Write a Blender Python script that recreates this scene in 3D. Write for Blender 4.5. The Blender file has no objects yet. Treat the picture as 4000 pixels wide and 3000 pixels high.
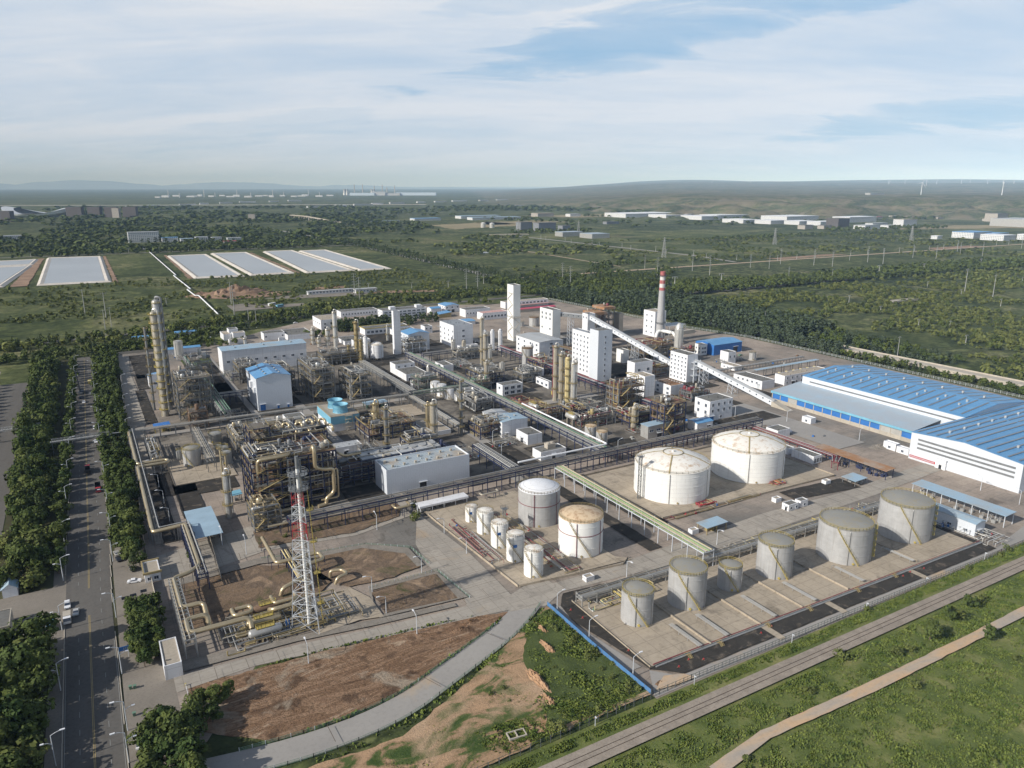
# Aerial view of a chemical plant: Blender 4.5 scene script.
# World axes follow the plant's own street grid: X runs along the racks, Y away from the camera.
# Units are metres; every coordinate below is a ground position in that grid.
import bpy, math, random
import numpy as np
from mathutils import Vector, Matrix
R = math.radians
sc = bpy.context.scene
col = sc.collection
rnd = random.Random(7)

# ------------------------------------------------------------------ mesh builder
class MB:
    def __init__(s):
        s.v = []; s.f = []; s.m = []; s.cur = 0
    def add(s, vs, fs):
        n = len(s.v); s.v += vs
        for f in fs:
            s.f.append([i + n for i in f]); s.m.append(s.cur)
        return s
    def box(s, x0, y0, z0, x1, y1, z1):
        if x0 > x1: x0, x1 = x1, x0
        if y0 > y1: y0, y1 = y1, y0
        if z0 > z1: z0, z1 = z1, z0
        return s.add([(x0,y0,z0),(x1,y0,z0),(x1,y1,z0),(x0,y1,z0),(x0,y0,z1),(x1,y0,z1),(x1,y1,z1),(x0,y1,z1)],
                     [(0,3,2,1),(4,5,6,7),(0,1,5,4),(1,2,6,5),(2,3,7,6),(3,0,4,7)])
    def bar(s, p, q, w=.1, h=None):
        p = Vector(p); q = Vector(q); d = q - p
        if d.length < 1e-6: return s
        d.normalize(); h = h or w
        a = Vector((0,0,1)) if abs(d.z) < .9 else Vector((1,0,0))
        x = d.cross(a).normalized(); y = x.cross(d).normalized()
        c = [x*w/2+y*h/2, -x*w/2+y*h/2, -x*w/2-y*h/2, x*w/2-y*h/2]
        return s.add([tuple(p+k) for k in c] + [tuple(q+k) for k in c], [(0,1,5,4),(1,2,6,5),(2,3,7,6),(3,0,4,7),(3,2,1,0),(4,5,6,7)])
    def tube(s, pts, r, n=8, bend=True, cap=True):
        pts = [Vector(p) for p in pts]
        if bend and len(pts) > 2:
            o = [pts[0]]
            for i in range(1, len(pts)-1):
                a, b, c = pts[i-1], pts[i], pts[i+1]
                k = min(r*2.2, (a-b).length*.45, (c-b).length*.45)
                p0 = b + (a-b).normalized()*k; p2 = b + (c-b).normalized()*k
                for t in (0, .3, .7, 1): o.append(p0*(1-t)**2 + b*2*t*(1-t) + p2*t*t)
            o.append(pts[-1]); pts = o
        rings = []; prev = None
        for i, p in enumerate(pts):
            d = (pts[min(i+1, len(pts)-1)] - pts[max(i-1, 0)])
            if d.length < 1e-6: d = Vector((0,0,1))
            d.normalize()
            if prev is None: prev = d.orthogonal().normalized()
            x = (prev - d*prev.dot(d))
            if x.length < 1e-4: x = d.orthogonal()
            x.normalize(); prev = x; y = d.cross(x)
            rings.append([tuple(p + (x*math.cos(2*math.pi*k/n) + y*math.sin(2*math.pi*k/n))*(r if not isinstance(r, (list,tuple)) else r[i])) for k in range(n)])
        vs = [q for g in rings for q in g]; fs = []
        for i in range(len(rings)-1):
            for k in range(n):
                fs.append((i*n+k, i*n+(k+1)%n, (i+1)*n+(k+1)%n, (i+1)*n+k))
        if cap: fs += [tuple(range(n))[::-1], tuple(range((len(rings)-1)*n, len(rings)*n))]
        return s.add(vs, fs)
    def lathe(s, cx, cy, prof, n=24):
        vs = [(cx + r*math.cos(2*math.pi*k/n), cy + r*math.sin(2*math.pi*k/n), z) for r, z in prof for k in range(n)]
        fs = [(i*n+k, i*n+(k+1)%n, (i+1)*n+(k+1)%n, (i+1)*n+k) for i in range(len(prof)-1) for k in range(n)]
        return s.add(vs, fs)
    def cyl(s, cx, cy, z0, z1, r, n=16, r2=None):
        r2 = r if r2 is None else r2
        return s.lathe(cx, cy, [(.001,z0),(r,z0),(r2,z1),(.001,z1)], n)
    def poly(s, pts, z):
        return s.add([(p[0],p[1],z) for p in pts], [tuple(range(len(pts)))])
    def rail(s, pts, z, hh=1.1, step=2.0, w=.08, close=False):
        P = [Vector((p[0],p[1],0)) for p in pts]
        if close: P.append(P[0])
        for a, b in zip(P, P[1:]):
            for k in (hh, hh*.5): s.bar((a.x,a.y,z+k), (b.x,b.y,z+k), w)
            n = max(1, int((b-a).length/step))
            for i in range(n+1):
                c = a.lerp(b, i/n); s.bar((c.x,c.y,z), (c.x,c.y,z+hh), w)
        return s
    def mesh(s, name, mats, smooth=False):
        me = bpy.data.meshes.new(name)
        me.from_pydata([tuple(v) for v in s.v], [], s.f)
        for m in (mats if isinstance(mats, (list,tuple)) else [mats]): me.materials.append(m)
        if max(s.m, default=0): me.polygons.foreach_set('material_index', s.m)
        if smooth:
            me.polygons.foreach_set('use_smooth', [True]*len(me.polygons))
            me.set_sharp_from_angle(angle=R(40))
        return me
    def build(s, name, mats, parent=None, smooth=False, loc=(0,0,0)):
        return link(name, s.mesh(name, mats, smooth), parent, loc)

def link(name, me, parent=None, loc=(0,0,0)):
    o = bpy.data.objects.new(name, me); col.objects.link(o); o.location = loc
    if parent: o.parent = parent
    return o
def tag(o, label=None, cat=None, group=None, kind=None):
    if label: o['label'] = label
    if cat: o['category'] = cat
    if group: o['group'] = group
    if kind: o['kind'] = kind
    return o
def thing(name, label, cat, loc=(0,0,0), group=None, rz=0):
    o = link(name, None, None, loc); o.rotation_euler = (0,0,R(rz))
    return tag(o, label, cat, group)
def clone(src, loc=None, rz=None, label=None, group=None, parent=None, sc_=None):
    o = src.copy(); col.objects.link(o)
    if parent: o.parent = parent
    if loc: o.location = loc
    if rz is not None: o.rotation_euler = (0,0,R(rz))
    if sc_: o.scale = (sc_,)*3 if not isinstance(sc_, tuple) else sc_
    if label: o['label'] = label
    if group: o['group'] = group
    for ch in [c for c in KIDS.get(src, ())]:
        clone(ch, parent=o)
    return o
KIDS = {}
def kids(root):
    "remember the parts of a prototype so copies take them along"
    for ch in root.children_recursive: KIDS.setdefault(ch.parent, []).append(ch)

# ------------------------------------------------------------------ materials
def NT(name):
    m = bpy.data.materials.new(name); m.use_nodes = True
    return m, m.node_tree, m.node_tree.nodes['Principled BSDF']
def ramp(nt, fac, stops):
    r = nt.nodes.new('ShaderNodeValToRGB'); nt.links.new(fac, r.inputs[0])
    e = r.color_ramp.elements
    while len(e) < len(stops): e.new(.5)
    for el, (p, c) in zip(e, stops):
        el.position = p; el.color = (*c, 1) if len(c) == 3 else c
    return r.outputs[0]
def noise(nt, vec, scale, detail=6, rough=.6, dist=0):
    n = nt.nodes.new('ShaderNodeTexNoise'); nt.links.new(vec, n.inputs['Vector'])
    n.inputs['Scale'].default_value = scale; n.inputs['Detail'].default_value = detail
    n.inputs['Roughness'].default_value = rough; n.inputs['Distortion'].default_value = dist
    return n.outputs['Fac']
def mapping(nt, vec, scale=(1,1,1), loc=(0,0,0), rot=(0,0,0)):
    n = nt.nodes.new('ShaderNodeMapping'); nt.links.new(vec, n.inputs[0])
    n.inputs['Scale'].default_value = scale; n.inputs['Location'].default_value = loc; n.inputs['Rotation'].default_value = rot
    return n.outputs[0]
def mix(nt, fac, a, b, mode='MIX'):
    n = nt.nodes.new('ShaderNodeMix'); n.data_type = 'RGBA'; n.blend_type = mode
    for s, v in ((n.inputs[0], fac), (n.inputs[6], a), (n.inputs[7], b)):
        if isinstance(v, bpy.types.NodeSocket): nt.links.new(v, s)
        else: s.default_value = v if not isinstance(v, tuple) else ((*v, 1) if len(v) == 3 else v)
    return n.outputs[2]
def math_(nt, op, a, b=None, c=None):
    n = nt.nodes.new('ShaderNodeMath'); n.operation = op
    for i, v in enumerate((a, b, c)):
        if v is None: continue
        if isinstance(v, bpy.types.NodeSocket): nt.links.new(v, n.inputs[i])
        else: n.inputs[i].default_value = v
    return n.outputs[0]
def pos(nt, kind='Position'):
    if kind == 'Position': return nt.nodes.new('ShaderNodeNewGeometry').outputs['Position']
    return nt.nodes.new('ShaderNodeTexCoord').outputs[kind]

def shifted(nt, p):
    "move the pattern by a random amount per object, so no two copies wear alike"
    oi = nt.nodes.new('ShaderNodeObjectInfo'); va = nt.nodes.new('ShaderNodeVectorMath'); va.operation = 'ADD'
    nt.links.new(p, va.inputs[0]); q = nt.nodes.new('ShaderNodeCombineXYZ')
    k = math_(nt, 'MULTIPLY', oi.outputs['Random'], 173.0)
    for i in (0, 1): nt.links.new(k, q.inputs[i])
    nt.links.new(q.outputs[0], va.inputs[1]); return va.outputs[0]
def paint(name, c, rough=.5, metal=0, dirt=.25, dirtc=(.25,.18,.1), scale=.25, stretch=(1,1,.25), var=.12, thr=.55, coord='Object', panel=None):
    "painted or metal surface with soft grime that runs down it"
    m, nt, b = NT(name)
    p = shifted(nt, pos(nt, coord))
    a = noise(nt, mapping(nt, p, stretch), scale*4, 7, .65)
    g = noise(nt, p, scale, 4, .6)
    base = mix(nt, ramp(nt, g, [(.3,(0,0,0)),(.7,(1,1,1))]), tuple(k*(1-var) for k in c), tuple(min(1, k*(1+var)) for k in c))
    d = math_(nt, 'MULTIPLY', ramp(nt, a, [(thr,(0,0,0)),(min(.98, thr+.2),(1,1,1))]), dirt)
    out = mix(nt, d, base, dirtc)
    if panel:
        sp = nt.nodes.new('ShaderNodeSeparateXYZ'); nt.links.new(pos(nt, 'Object'), sp.inputs[0])
        h_ = math_(nt, 'ADD', sp.outputs[0], sp.outputs[1]); ln = None
        for src, per, w_ in ((h_, panel[0], .03), (sp.outputs[2], panel[1], .05)):
            q = math_(nt, 'LESS_THAN', math_(nt, 'FRACT', math_(nt, 'DIVIDE', src, per)), w_)
            ln = q if ln is None else math_(nt, 'MAXIMUM', ln, q)
        out = mix(nt, math_(nt, 'MULTIPLY', ln, .35), out, (.3,.3,.3))
        st = noise(nt, mapping(nt, p, (1.6,1.6,.06)), .6, 5, .6)
        out = mix(nt, math_(nt, 'MULTIPLY', ramp(nt, st, [(.58,(0,0,0)),(.75,(1,1,1))]), .4), out, (.36,.33,.29))
    nt.links.new(out, b.inputs['Base Color'])
    b.inputs['Roughness'].default_value = rough; b.inputs['Metallic'].default_value = metal
    return m
def ribbed(name, c, c2, period=1.0, axis='X', rough=.5, dirt=.2, dirtc=(.3,.2,.12)):
    "corrugated sheet: narrow shade bands along one axis, with grime"
    m, nt, b = NT(name)
    p = pos(nt, 'Object')
    sx = nt.nodes.new('ShaderNodeSeparateXYZ'); nt.links.new(p, sx.inputs[0])
    w = math_(nt, 'PINGPONG', math_(nt, 'DIVIDE', sx.outputs[axis], period), .5)
    band = ramp(nt, w, [(.0,(0,0,0)),(.12,(1,1,1))])
    g = noise(nt, p, .12, 6, .6)
    base = mix(nt, band, c2, c)
    base = mix(nt, math_(nt, 'MULTIPLY', ramp(nt, g, [(.45,(0,0,0)),(.7,(1,1,1))]), dirt), base, dirtc)
    fine = noise(nt, p, 1.7, 4, .7)
    nt.links.new(mix(nt, .22, base, ramp(nt, fine, [(.3,(0.3,0.3,0.3)),(.7,(1,1,1))]), 'MULTIPLY'), b.inputs['Base Color'])
    b.inputs['Roughness'].default_value = rough
    return m
def ground(name, stops, scale=.05, fine=.5, fscale=1.5, rough=.95, stretch=(1,1,1), rot=0, dist=.4, bump=0, big=None, sand=None, slab=0, stain=0):
    m, nt, b = NT(name)
    p = mapping(nt, pos(nt), stretch, (0,0,0), (0,0,R(rot)))
    g = noise(nt, p, scale, 10, .62, dist)
    c = ramp(nt, g, stops)
    if big:
        c = mix(nt, ramp(nt, noise(nt, pos(nt), big[0], 5, .55), [(big[2],(0,0,0)),(big[3],(1,1,1))]), c, big[1])
    if sand:
        c = mix(nt, ramp(nt, noise(nt, pos(nt), sand[0], 9, .6, .6), [(sand[2],(0,0,0)),(sand[3],(1,1,1))]), c, sand[1])
    if stain:
        st = ramp(nt, noise(nt, pos(nt), .11, 8, .7, 1.2), [(.56,(0,0,0)),(.66,(1,1,1))])
        c = mix(nt, math_(nt, 'MULTIPLY', st, stain), c, (.10,.09,.078))
        s2 = ramp(nt, noise(nt, mapping(nt, pos(nt), (.15,1,1), (50,9,0)), .5, 6, .6, .5), [(.55,(0,0,0)),(.7,(1,1,1))])
        c = mix(nt, math_(nt, 'MULTIPLY', s2, stain*.5), c, (.15,.13,.11))
    if slab:
        sp_ = nt.nodes.new('ShaderNodeSeparateXYZ'); nt.links.new(pos(nt), sp_.inputs[0])
        ln = None
        for ax in (0, 1):
            q = math_(nt, 'LESS_THAN', math_(nt, 'ABSOLUTE', math_(nt, 'SUBTRACT', math_(nt, 'FRACT', math_(nt, 'DIVIDE', sp_.outputs[ax], slab)), .5)), .022)
            ln = q if ln is None else math_(nt, 'MAXIMUM', ln, q)
        c = mix(nt, math_(nt, 'MULTIPLY', ln, .32), c, (.11,.09,.075))
        # slabs poured at different times differ a little
        vo = nt.nodes.new('ShaderNodeTexWhiteNoise'); vo.noise_dimensions = '2D'
        fl = nt.nodes.new('ShaderNodeVectorMath'); fl.operation = 'FLOOR'
        nt.links.new(mapping(nt, pos(nt), (1/slab,1/slab,0), (.5,.5,0)), fl.inputs[0]); nt.links.new(fl.outputs[0], vo.inputs['Vector'])
        c = mix(nt, .055, c, vo.outputs['Value'], 'OVERLAY')
    f = noise(nt, pos(nt), fscale, 5, .75)
    c = mix(nt, fine, c, ramp(nt, f, [(.3,(.35,.35,.35)),(.52,(1,1,1)),(.75,(1.0,1.0,1.0))]), 'MULTIPLY')
    nt.links.new(c, b.inputs['Base Color'])
    b.inputs['Roughness'].default_value = rough; b.inputs['Specular IOR Level'].default_value = .2
    if bump:
        bp = nt.nodes.new('ShaderNodeBump'); bp.inputs['Distance'].default_value = bump; bp.inputs['Strength'].default_value = 1
        nt.links.new(f, bp.inputs['Height']); nt.links.new(bp.outputs[0], b.inputs['Normal'])
    return m
def leaf(name, c1, c2, c3=None):
    m, nt, b = NT(name)
    oi = nt.nodes.new('ShaderNodeObjectInfo')
    f = noise(nt, pos(nt), .35, 3, .6)
    c = ramp(nt, f, [(.32, c1), (.68, c2)])
    if c3: c = mix(nt, math_(nt, 'MULTIPLY', oi.outputs['Random'], .65), c, c3)
    nt.links.new(c, b.inputs['Base Color'])
    b.inputs['Roughness'].default_value = .7; b.inputs['Specular IOR Level'].default_value = .15
    return m

M = {}
M['white'] = paint('white_paint', (.76,.77,.80), .55, 0, .5, (.42,.38,.33), .12, (1,1,.15), .05, .56, panel=(6,3.3))
M['white_rust'] = paint('white_paint_rusty', (.78,.78,.76), .5, 0, .8, (.42,.24,.12), .13, (1,1,.1), .05, .62)
M['white_shell'] = paint('white_shell', (.82,.82,.80), .45, 0, .55, (.46,.38,.28), .3, (1,1,.06), .04, .57, panel=(50,1.9))
M['dome_rust'] = paint('dome_rust', (.80,.77,.71), .55, 0, .75, (.42,.24,.10), .09, (1,1,1), .08, .5)
M['dome_rusty'] = paint('dome_rusty', (.62,.48,.32), .6, 0, .9, (.30,.15,.07), .11, (1,1,1), .12, .48)
M['grey_shell'] = paint('grey_shell', (.43,.43,.43), .5, .1, .5, (.24,.22,.20), .35, (1,1,.04), .1, .52, panel=(50,1.8))
M['grey_roof_tank'] = paint('grey_tank_roof', (.30,.29,.26), .55, .1, .6, (.33,.27,.15), .12, (1,1,1), .1, .48)
M['galv'] = paint('galvanised', (.42,.42,.41), .4, .35, .5, (.26,.18,.10), .3, (1,1,.5), .12)
M['silver'] = paint('silver_cladding', (.62,.61,.58), .35, .45, .45, (.35,.24,.13), .25, (1,1,.3), .1)
M['tan'] = paint('tan_cladding', (.42,.385,.32), .45, .2, .5, (.27,.17,.09), .25, (1,1,.3), .12)
M['gold'] = paint('golden_cladding', (.52,.43,.28), .33, .55, .5, (.30,.20,.11), .18, (1,1,1), .1)
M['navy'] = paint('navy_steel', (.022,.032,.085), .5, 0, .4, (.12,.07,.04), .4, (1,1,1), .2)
M['steel'] = paint('grey_steel', (.20,.21,.22), .5, .2, .5, (.16,.09,.05), .4, (1,1,1), .2)
M['deck'] = paint('deck_plate', (.17,.155,.135), .8, 0, .6, (.14,.10,.07), .2, (1,1,1), .15, .45)
M['rustdeck'] = paint('rusty_deck', (.20,.125,.08), .85, 0, .7, (.12,.08,.05), .2, (1,1,1), .2, .45)
M['yellow'] = paint('yellow_paint', (.48,.38,.10), .55, 0, .4, (.3,.2,.08), .5, (1,1,1), .1)
M['mustard'] = paint('mustard_steel', (.34,.27,.13), .6, 0, .5, (.2,.12,.05), .5, (1,1,1), .15)
M['green'] = paint('green_paint', (.14,.24,.17), .5, 0, .3, (.1,.12,.08), .5)
M['lime'] = paint('lime_pipe', (.34,.50,.16), .5, 0, .4, (.3,.26,.14), .2)
M['ochre'] = paint('ochre_pipe', (.62,.52,.27), .5, 0, .5, (.36,.28,.16), .2)
M['red'] = paint('red_paint', (.42,.035,.045), .5, 0, .4, (.2,.05,.04), .4)
M['maroon'] = paint('maroon_pipe', (.19,.04,.05), .55, 0, .4, (.1,.04,.03), .3)
M['blue'] = paint('blue_paint', (.035,.16,.46), .5, 0, .3, (.05,.08,.16), .2)
M['paleblue'] = paint('pale_blue_sheet', (.30,.42,.52), .5, 0, .3, (.35,.35,.33), .15)
M['ltblue'] = paint('light_blue_panel', (.18,.42,.56), .5, 0, .3, (.2,.24,.24), .2)
M['black'] = paint('black_rubber', (.015,.015,.017), .6, 0, .1)
M['dark'] = paint('dark_opening', (.02,.023,.03), .5, 0, .1)
M['glass'] = paint('window_glass', (.045,.06,.09), .12, 0, .1, (.1,.1,.1), 1)
M['frame'] = paint('window_frame', (.55,.58,.62), .5, 0, .2)
M['conc'] = paint('concrete_wall', (.42,.38,.32), .9, 0, .5, (.22,.19,.16), .2, (1,1,.4), .1)
M['chimney'] = paint('chimney_concrete', (.40,.40,.41), .85, 0, .6, (.22,.21,.20), .2, (1,1,.06), .1, .5)
M['roofgrey'] = ground('roof_felt', [(.3,(.13,.13,.125)),(.7,(.20,.195,.18))], .12, .35, 1.1)
M['rooftan'] = ground('roof_tan', [(.3,(.33,.29,.24)),(.7,(.42,.37,.30))], .12, .35, 1.1)
M['roofblue'] = ribbed('roof_blue', (.12,.32,.58), (.08,.24,.48), 2.2, 'Y', .45, .5, (.20,.42,.66))
M['roofltblue'] = ribbed('roof_pale_blue', (.34,.48,.60), (.28,.40,.50), 1.5, 'X', .5, .5, (.42,.36,.28))
M['roofsilver'] = ribbed('roof_silver', (.44,.46,.48), (.36,.38,.40), 2.2, 'X', .5, .4, (.40,.36,.30))
M['roofshed'] = ribbed('roof_shed', (.40,.46,.52), (.34,.40,.46), 1.6, 'Y', .55, .6, (.36,.50,.62))
M['rustroof'] = ribbed('roof_rust', (.36,.19,.09), (.22,.10,.05), 1.3, 'Y', .8, .7, (.40,.38,.34))
M['redroof'] = ribbed('roof_red', (.55,.08,.14), (.45,.06,.1), 1.5, 'X', .6, .2)
M['pinkroof'] = ribbed('roof_pink', (.62,.36,.32), (.55,.32,.28), 1.5, 'X', .6, .2)
M['cladwhite'] = ribbed('wall_clad_white', (.72,.76,.82), (.66,.70,.76), 1.1, 'X', .5, .15, (.5,.5,.5))
M['skylight'] = paint('skylight_strip', (.16,.17,.19), .3, 0, .3, (.26,.24,.2), .4)
M['pad'] = ground('plant_concrete', [(.25,(.24,.20,.17)),(.5,(.34,.285,.24)),(.75,(.43,.36,.295))], .035, .4, .9, sand=(.012,(.18,.17,.155),.47,.64), slab=5, stain=.6)
M['process'] = ground('process_area_ground', [(.3,(.10,.09,.078)),(.48,(.19,.17,.145)),(.68,(.30,.265,.22))], .06, .45, .9, sand=(.03,(.07,.065,.058),.52,.62), slab=5, stain=.7)
M['road_c'] = ground('concrete_road', [(.25,(.30,.275,.24)),(.75,(.41,.37,.32))], .05, .25, .8, sand=(.03,(.44,.33,.22),.6,.72), slab=4.5, stain=.35)
M['road_g'] = ground('grey_concrete_road', [(.25,(.28,.265,.25)),(.75,(.36,.34,.315))], .04, .2, .8, sand=(.045,(.43,.33,.23),.58,.70))
M['asphalt'] = ground('asphalt', [(.25,(.10,.095,.09)),(.75,(.155,.145,.132))], .04, .35, .9, stretch=(2.5,.25,1), stain=.35)
M['paving'] = ground('pavement_slabs', [(.25,(.19,.17,.145)),(.75,(.27,.24,.205))], .08, .35, 1.4)
M['farmpad'] = ground('tank_farm_concrete', [(.25,(.34,.29,.225)),(.75,(.46,.39,.305))], .06, .3, .8, sand=(.05,(.25,.21,.16),.60,.70), slab=6, stain=.45)
M['gravel'] = ground('black_gravel', [(.25,(.028,.026,.024)),(.75,(.065,.058,.05))], .15, .6, 2.5, sand=(.25,(.17,.14,.11),.56,.70))
M['brown'] = ground('brown_dirt', [(.3,(.11,.08,.055)),(.45,(.23,.16,.105)),(.53,(.15,.11,.08)),(.68,(.38,.27,.18))], .06, .55, 1.4, sand=(.09,(.07,.08,.03),.56,.68), bump=.3, dist=1.5)
M['tracks'] = ground('churned_dirt', [(.32,(.10,.058,.035)),(.42,(.27,.165,.10)),(.46,(.16,.095,.055)),(.52,(.36,.235,.15)),(.57,(.22,.13,.078)),(.66,(.45,.33,.23))], .11, .6, 1.1, stretch=(.28,1.5,1), rot=-12, dist=2.6, bump=.8, big=(.12,(.13,.08,.05),.54,.62), sand=(.06,(.38,.31,.235),.55,.64))
M['cobble'] = ground('cobble_slope', [(.25,(.19,.17,.145)),(.75,(.30,.27,.235))], .3, .6, 2.2)
M['sandy'] = ground('sandy_scrub', [(.38,(.05,.085,.02)),(.455,(.10,.13,.04)),(.50,(.33,.22,.13)),(.58,(.47,.31,.19)),(.72,(.38,.22,.115))], .10, .45, 1.5, dist=.7, bump=.4, stretch=(.6,1.3,1), sand=(.03,(.50,.35,.23),.52,.62))
M['verge'] = ground('grass_verge', [(.30,(.07,.10,.026)),(.5,(.135,.165,.045)),(.70,(.26,.25,.10))], .08, .6, 1.3, sand=(.06,(.20,.16,.10),.66,.78), bump=.3)
M['lushgrass'] = ground('tall_grass_ground', [(.28,(.045,.065,.02)),(.72,(.11,.14,.042))], .12, .6, 1.5, bump=.3)
M['ballast'] = ground('rail_ballast', [(.25,(.24,.205,.17)),(.75,(.38,.325,.27))], .3, .55, 2.2)
M['dirtroad'] = ground('sandy_track', [(.3,(.36,.325,.29)),(.46,(.44,.36,.28)),(.6,(.54,.38,.24))], .10, .25, 1.0, stretch=(.5,1.6,1))
M['orange'] = ground('orange_earth', [(.3,(.26,.15,.085)),(.7,(.48,.31,.19))], .3, .5, 1.4)
M['oldroof'] = ribbed('roof_weathered', (.40,.47,.52), (.32,.34,.34), 1.3, 'X', .6, .95, (.40,.31,.21))
M['silt'] = ground('pond_bank', [(.25,(.48,.44,.39)),(.75,(.66,.62,.57))], .03, .35, .3)
M['soil'] = ground('belt_soil', [(.3,(.05,.045,.03)),(.7,(.08,.085,.035))], .1, .5, 1.5)  # dark green soil and grass, its own colour
M['tanfield'] = ground('tan_field', [(.3,(.22,.19,.11)),(.7,(.34,.28,.17))], .004, .4, .03)
M['hillsand'] = ground('excavated_earth', [(.3,(.20,.13,.09)),(.7,(.38,.26,.18))], .05, .5, .4)
# open country: scrub, dark woods, dry patches, finer and finer towards the plant
def country(name, hill=False):
    m, nt, b = NT(name); p = pos(nt)
    big = noise(nt, mapping(nt, p, (1,1.6,1)), .0011, 8, .6, .6)
    mid = noise(nt, p, .009, 9, .68, .7)
    fin = noise(nt, p, .07, 8, .75, .4)
    spk = noise(nt, p, .16, 6, .8)
    c = ramp(nt, mid, [(.34,(.042,.058,.022)),(.44,(.095,.115,.042)),(.54,(.155,.17,.068)),(.67,(.28,.26,.135))])
    wood = ramp(nt, fin, [(.46,(1,1,1)),(.58,(0,0,0))])
    wf = math_(nt, 'MULTIPLY', wood, ramp(nt, big, [(.38,(.9,.9,.9)),(.62,(.3,.3,.3))]))
    c = mix(nt, wf, c, (.024,.036,.018))
    dry = ramp(nt, noise(nt, mapping(nt, p, (1,1,1), (900,300,0)), .0032, 8, .65, .8), [(.62,(0,0,0)),(.70,(1,1,1))])
    c = mix(nt, math_(nt, 'MULTIPLY', dry, .55), c, (.26,.21,.13))
    c = mix(nt, .75, c, ramp(nt, spk, [(.38,(.35,.38,.35)),(.54,(1,1,1))]), 'MULTIPLY')
    if hill:
        er = ramp(nt, noise(nt, mapping(nt, p, (1,1,5)), .0045, 9, .75, 1.2), [(.46,(0,0,0)),(.56,(1,1,1))])
        c = mix(nt, .35, c, (.085,.10,.06)); c = mix(nt, math_(nt, 'MULTIPLY', er, .5), c, (.26,.20,.15))
    nt.links.new(c, b.inputs['Base Color']); b.inputs['Roughness'].default_value = 1; b.inputs['Specular IOR Level'].default_value = .1
    return m
M['country'] = country('open_country'); M['hill'] = country('eroded_hills', True)
M['mount'] = ground('hazed_mountain', [(.3,(.20,.25,.28)),(.7,(.26,.31,.33))], .0004, .2, .001)  # pale haze blue mixed into the rock colour so far ridges fade
M['leaf'] = leaf('broadleaf_foliage', (.020,.040,.010), (.06,.095,.024), (.135,.155,.040))
M['leafpop'] = leaf('poplar_foliage', (.020,.038,.014), (.050,.075,.026), (.085,.105,.045))
M['leafbush'] = leaf('bush_foliage', (.038,.058,.016), (.11,.135,.034), (.19,.20,.06))
M['leafgrey'] = leaf('silver_poplar_foliage', (.035,.055,.028), (.10,.125,.075))
M['grassblade'] = leaf('grass_blades', (.065,.105,.022), (.19,.225,.055))
M['bark'] = paint('bark', (.13,.10,.075), .9, 0, .4)
def water():
    m, nt, b = NT('pond_water')
    n = noise(nt, pos(nt), .01, 4, .5)
    nt.links.new(ramp(nt, n, [(.3,(.30,.32,.34)),(.7,(.36,.38,.40))]), b.inputs['Base Color'])
    b.inputs['Roughness'].default_value = .35
    return m
M['water'] = water()
from mathutils import noise as mn
# ------------------------------------------------------------------ camera, light, sky
H = 140.0
cam = bpy.data.cameras.new('camera'); co = bpy.data.objects.new('camera', cam); col.objects.link(co)
cam.sensor_width = 36; cam.lens = 26.28; cam.clip_start = 1; cam.clip_end = 200000
co.location = (0, 0, H); co.rotation_euler = (R(90) - math.atan(773/2920), 0, R(-30)); sc.camera = co
sc.view_settings.view_transform = 'Standard'; sc.view_settings.look = 'None'; sc.view_settings.exposure = 0
sc.cycles.use_denoising = True
sc.cycles.max_bounces = 5; sc.cycles.volume_bounces = 0; sc.cycles.diffuse_bounces = 2; sc.cycles.glossy_bounces = 2
sc.cycles.caustics_reflective = False; sc.cycles.caustics_refractive = False

SUN_AZ, SUN_EL = 2.5, 29.7        # direction the light travels in plan, height of the sun
sl = bpy.data.lights.new('sun', 'SUN'); sl.energy = 5.0; sl.angle = R(.53); sl.color = (1, .955, .88)
so = bpy.data.objects.new('sun', sl); col.objects.link(so)
dv = Vector((math.cos(R(SUN_AZ))*math.cos(R(SUN_EL)), math.sin(R(SUN_AZ))*math.cos(R(SUN_EL)), -math.sin(R(SUN_EL))))
so.rotation_euler = dv.to_track_quat('-Z', 'Y').to_euler(); so.location = (-300, 0, 300)

w = bpy.data.worlds.new('World'); sc.world = w; w.use_nodes = True
nt = w.node_tree; bg = nt.nodes['Background']
sky = nt.nodes.new('ShaderNodeTexSky'); sky.sky_type = 'NISHITA'; sky.sun_disc = False
sky.sun_elevation = R(SUN_EL); sky.sun_rotation = R(-90 - SUN_AZ + 5); sky.air_density = 1.0; sky.dust_density = 1.2; sky.ozone_density = 1.6
tc = nt.nodes.new('ShaderNodeTexCoord')
vr = nt.nodes.new('ShaderNodeVectorRotate'); vr.rotation_type = 'Z_AXIS'; vr.inputs['Angle'].default_value = R(30)
nt.links.new(tc.outputs['Generated'], vr.inputs['Vector'])
V = vr.outputs[0]
# cirrus veil: the layer sits on a flat ceiling, so the pattern tightens towards the horizon
sx = nt.nodes.new('ShaderNodeSeparateXYZ'); nt.links.new(V, sx.inputs[0])
zz = math_(nt, 'MAXIMUM', sx.outputs[2], .0)
dn = math_(nt, 'ADD', zz, .16)
cx = nt.nodes.new('ShaderNodeCombineXYZ')
nt.links.new(math_(nt, 'DIVIDE', sx.outputs[0], dn), cx.inputs[0]); nt.links.new(math_(nt, 'DIVIDE', sx.outputs[1], dn), cx.inputs[1])
P = cx.outputs[0]
n1 = noise(nt, mapping(nt, P, (.30,1.0,1), (3.1,.4,0), (0,0,R(-14))), 1.3, 10, .58, .5)
n2 = noise(nt, mapping(nt, P, (.8,1.4,1), (1.2,7.7,0), (0,0,R(-14))), 2.6, 8, .62, .6)
veil = math_(nt, 'ADD', math_(nt, 'MULTIPLY', n1, .74), math_(nt, 'MULTIPLY', n2, .26))
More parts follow.
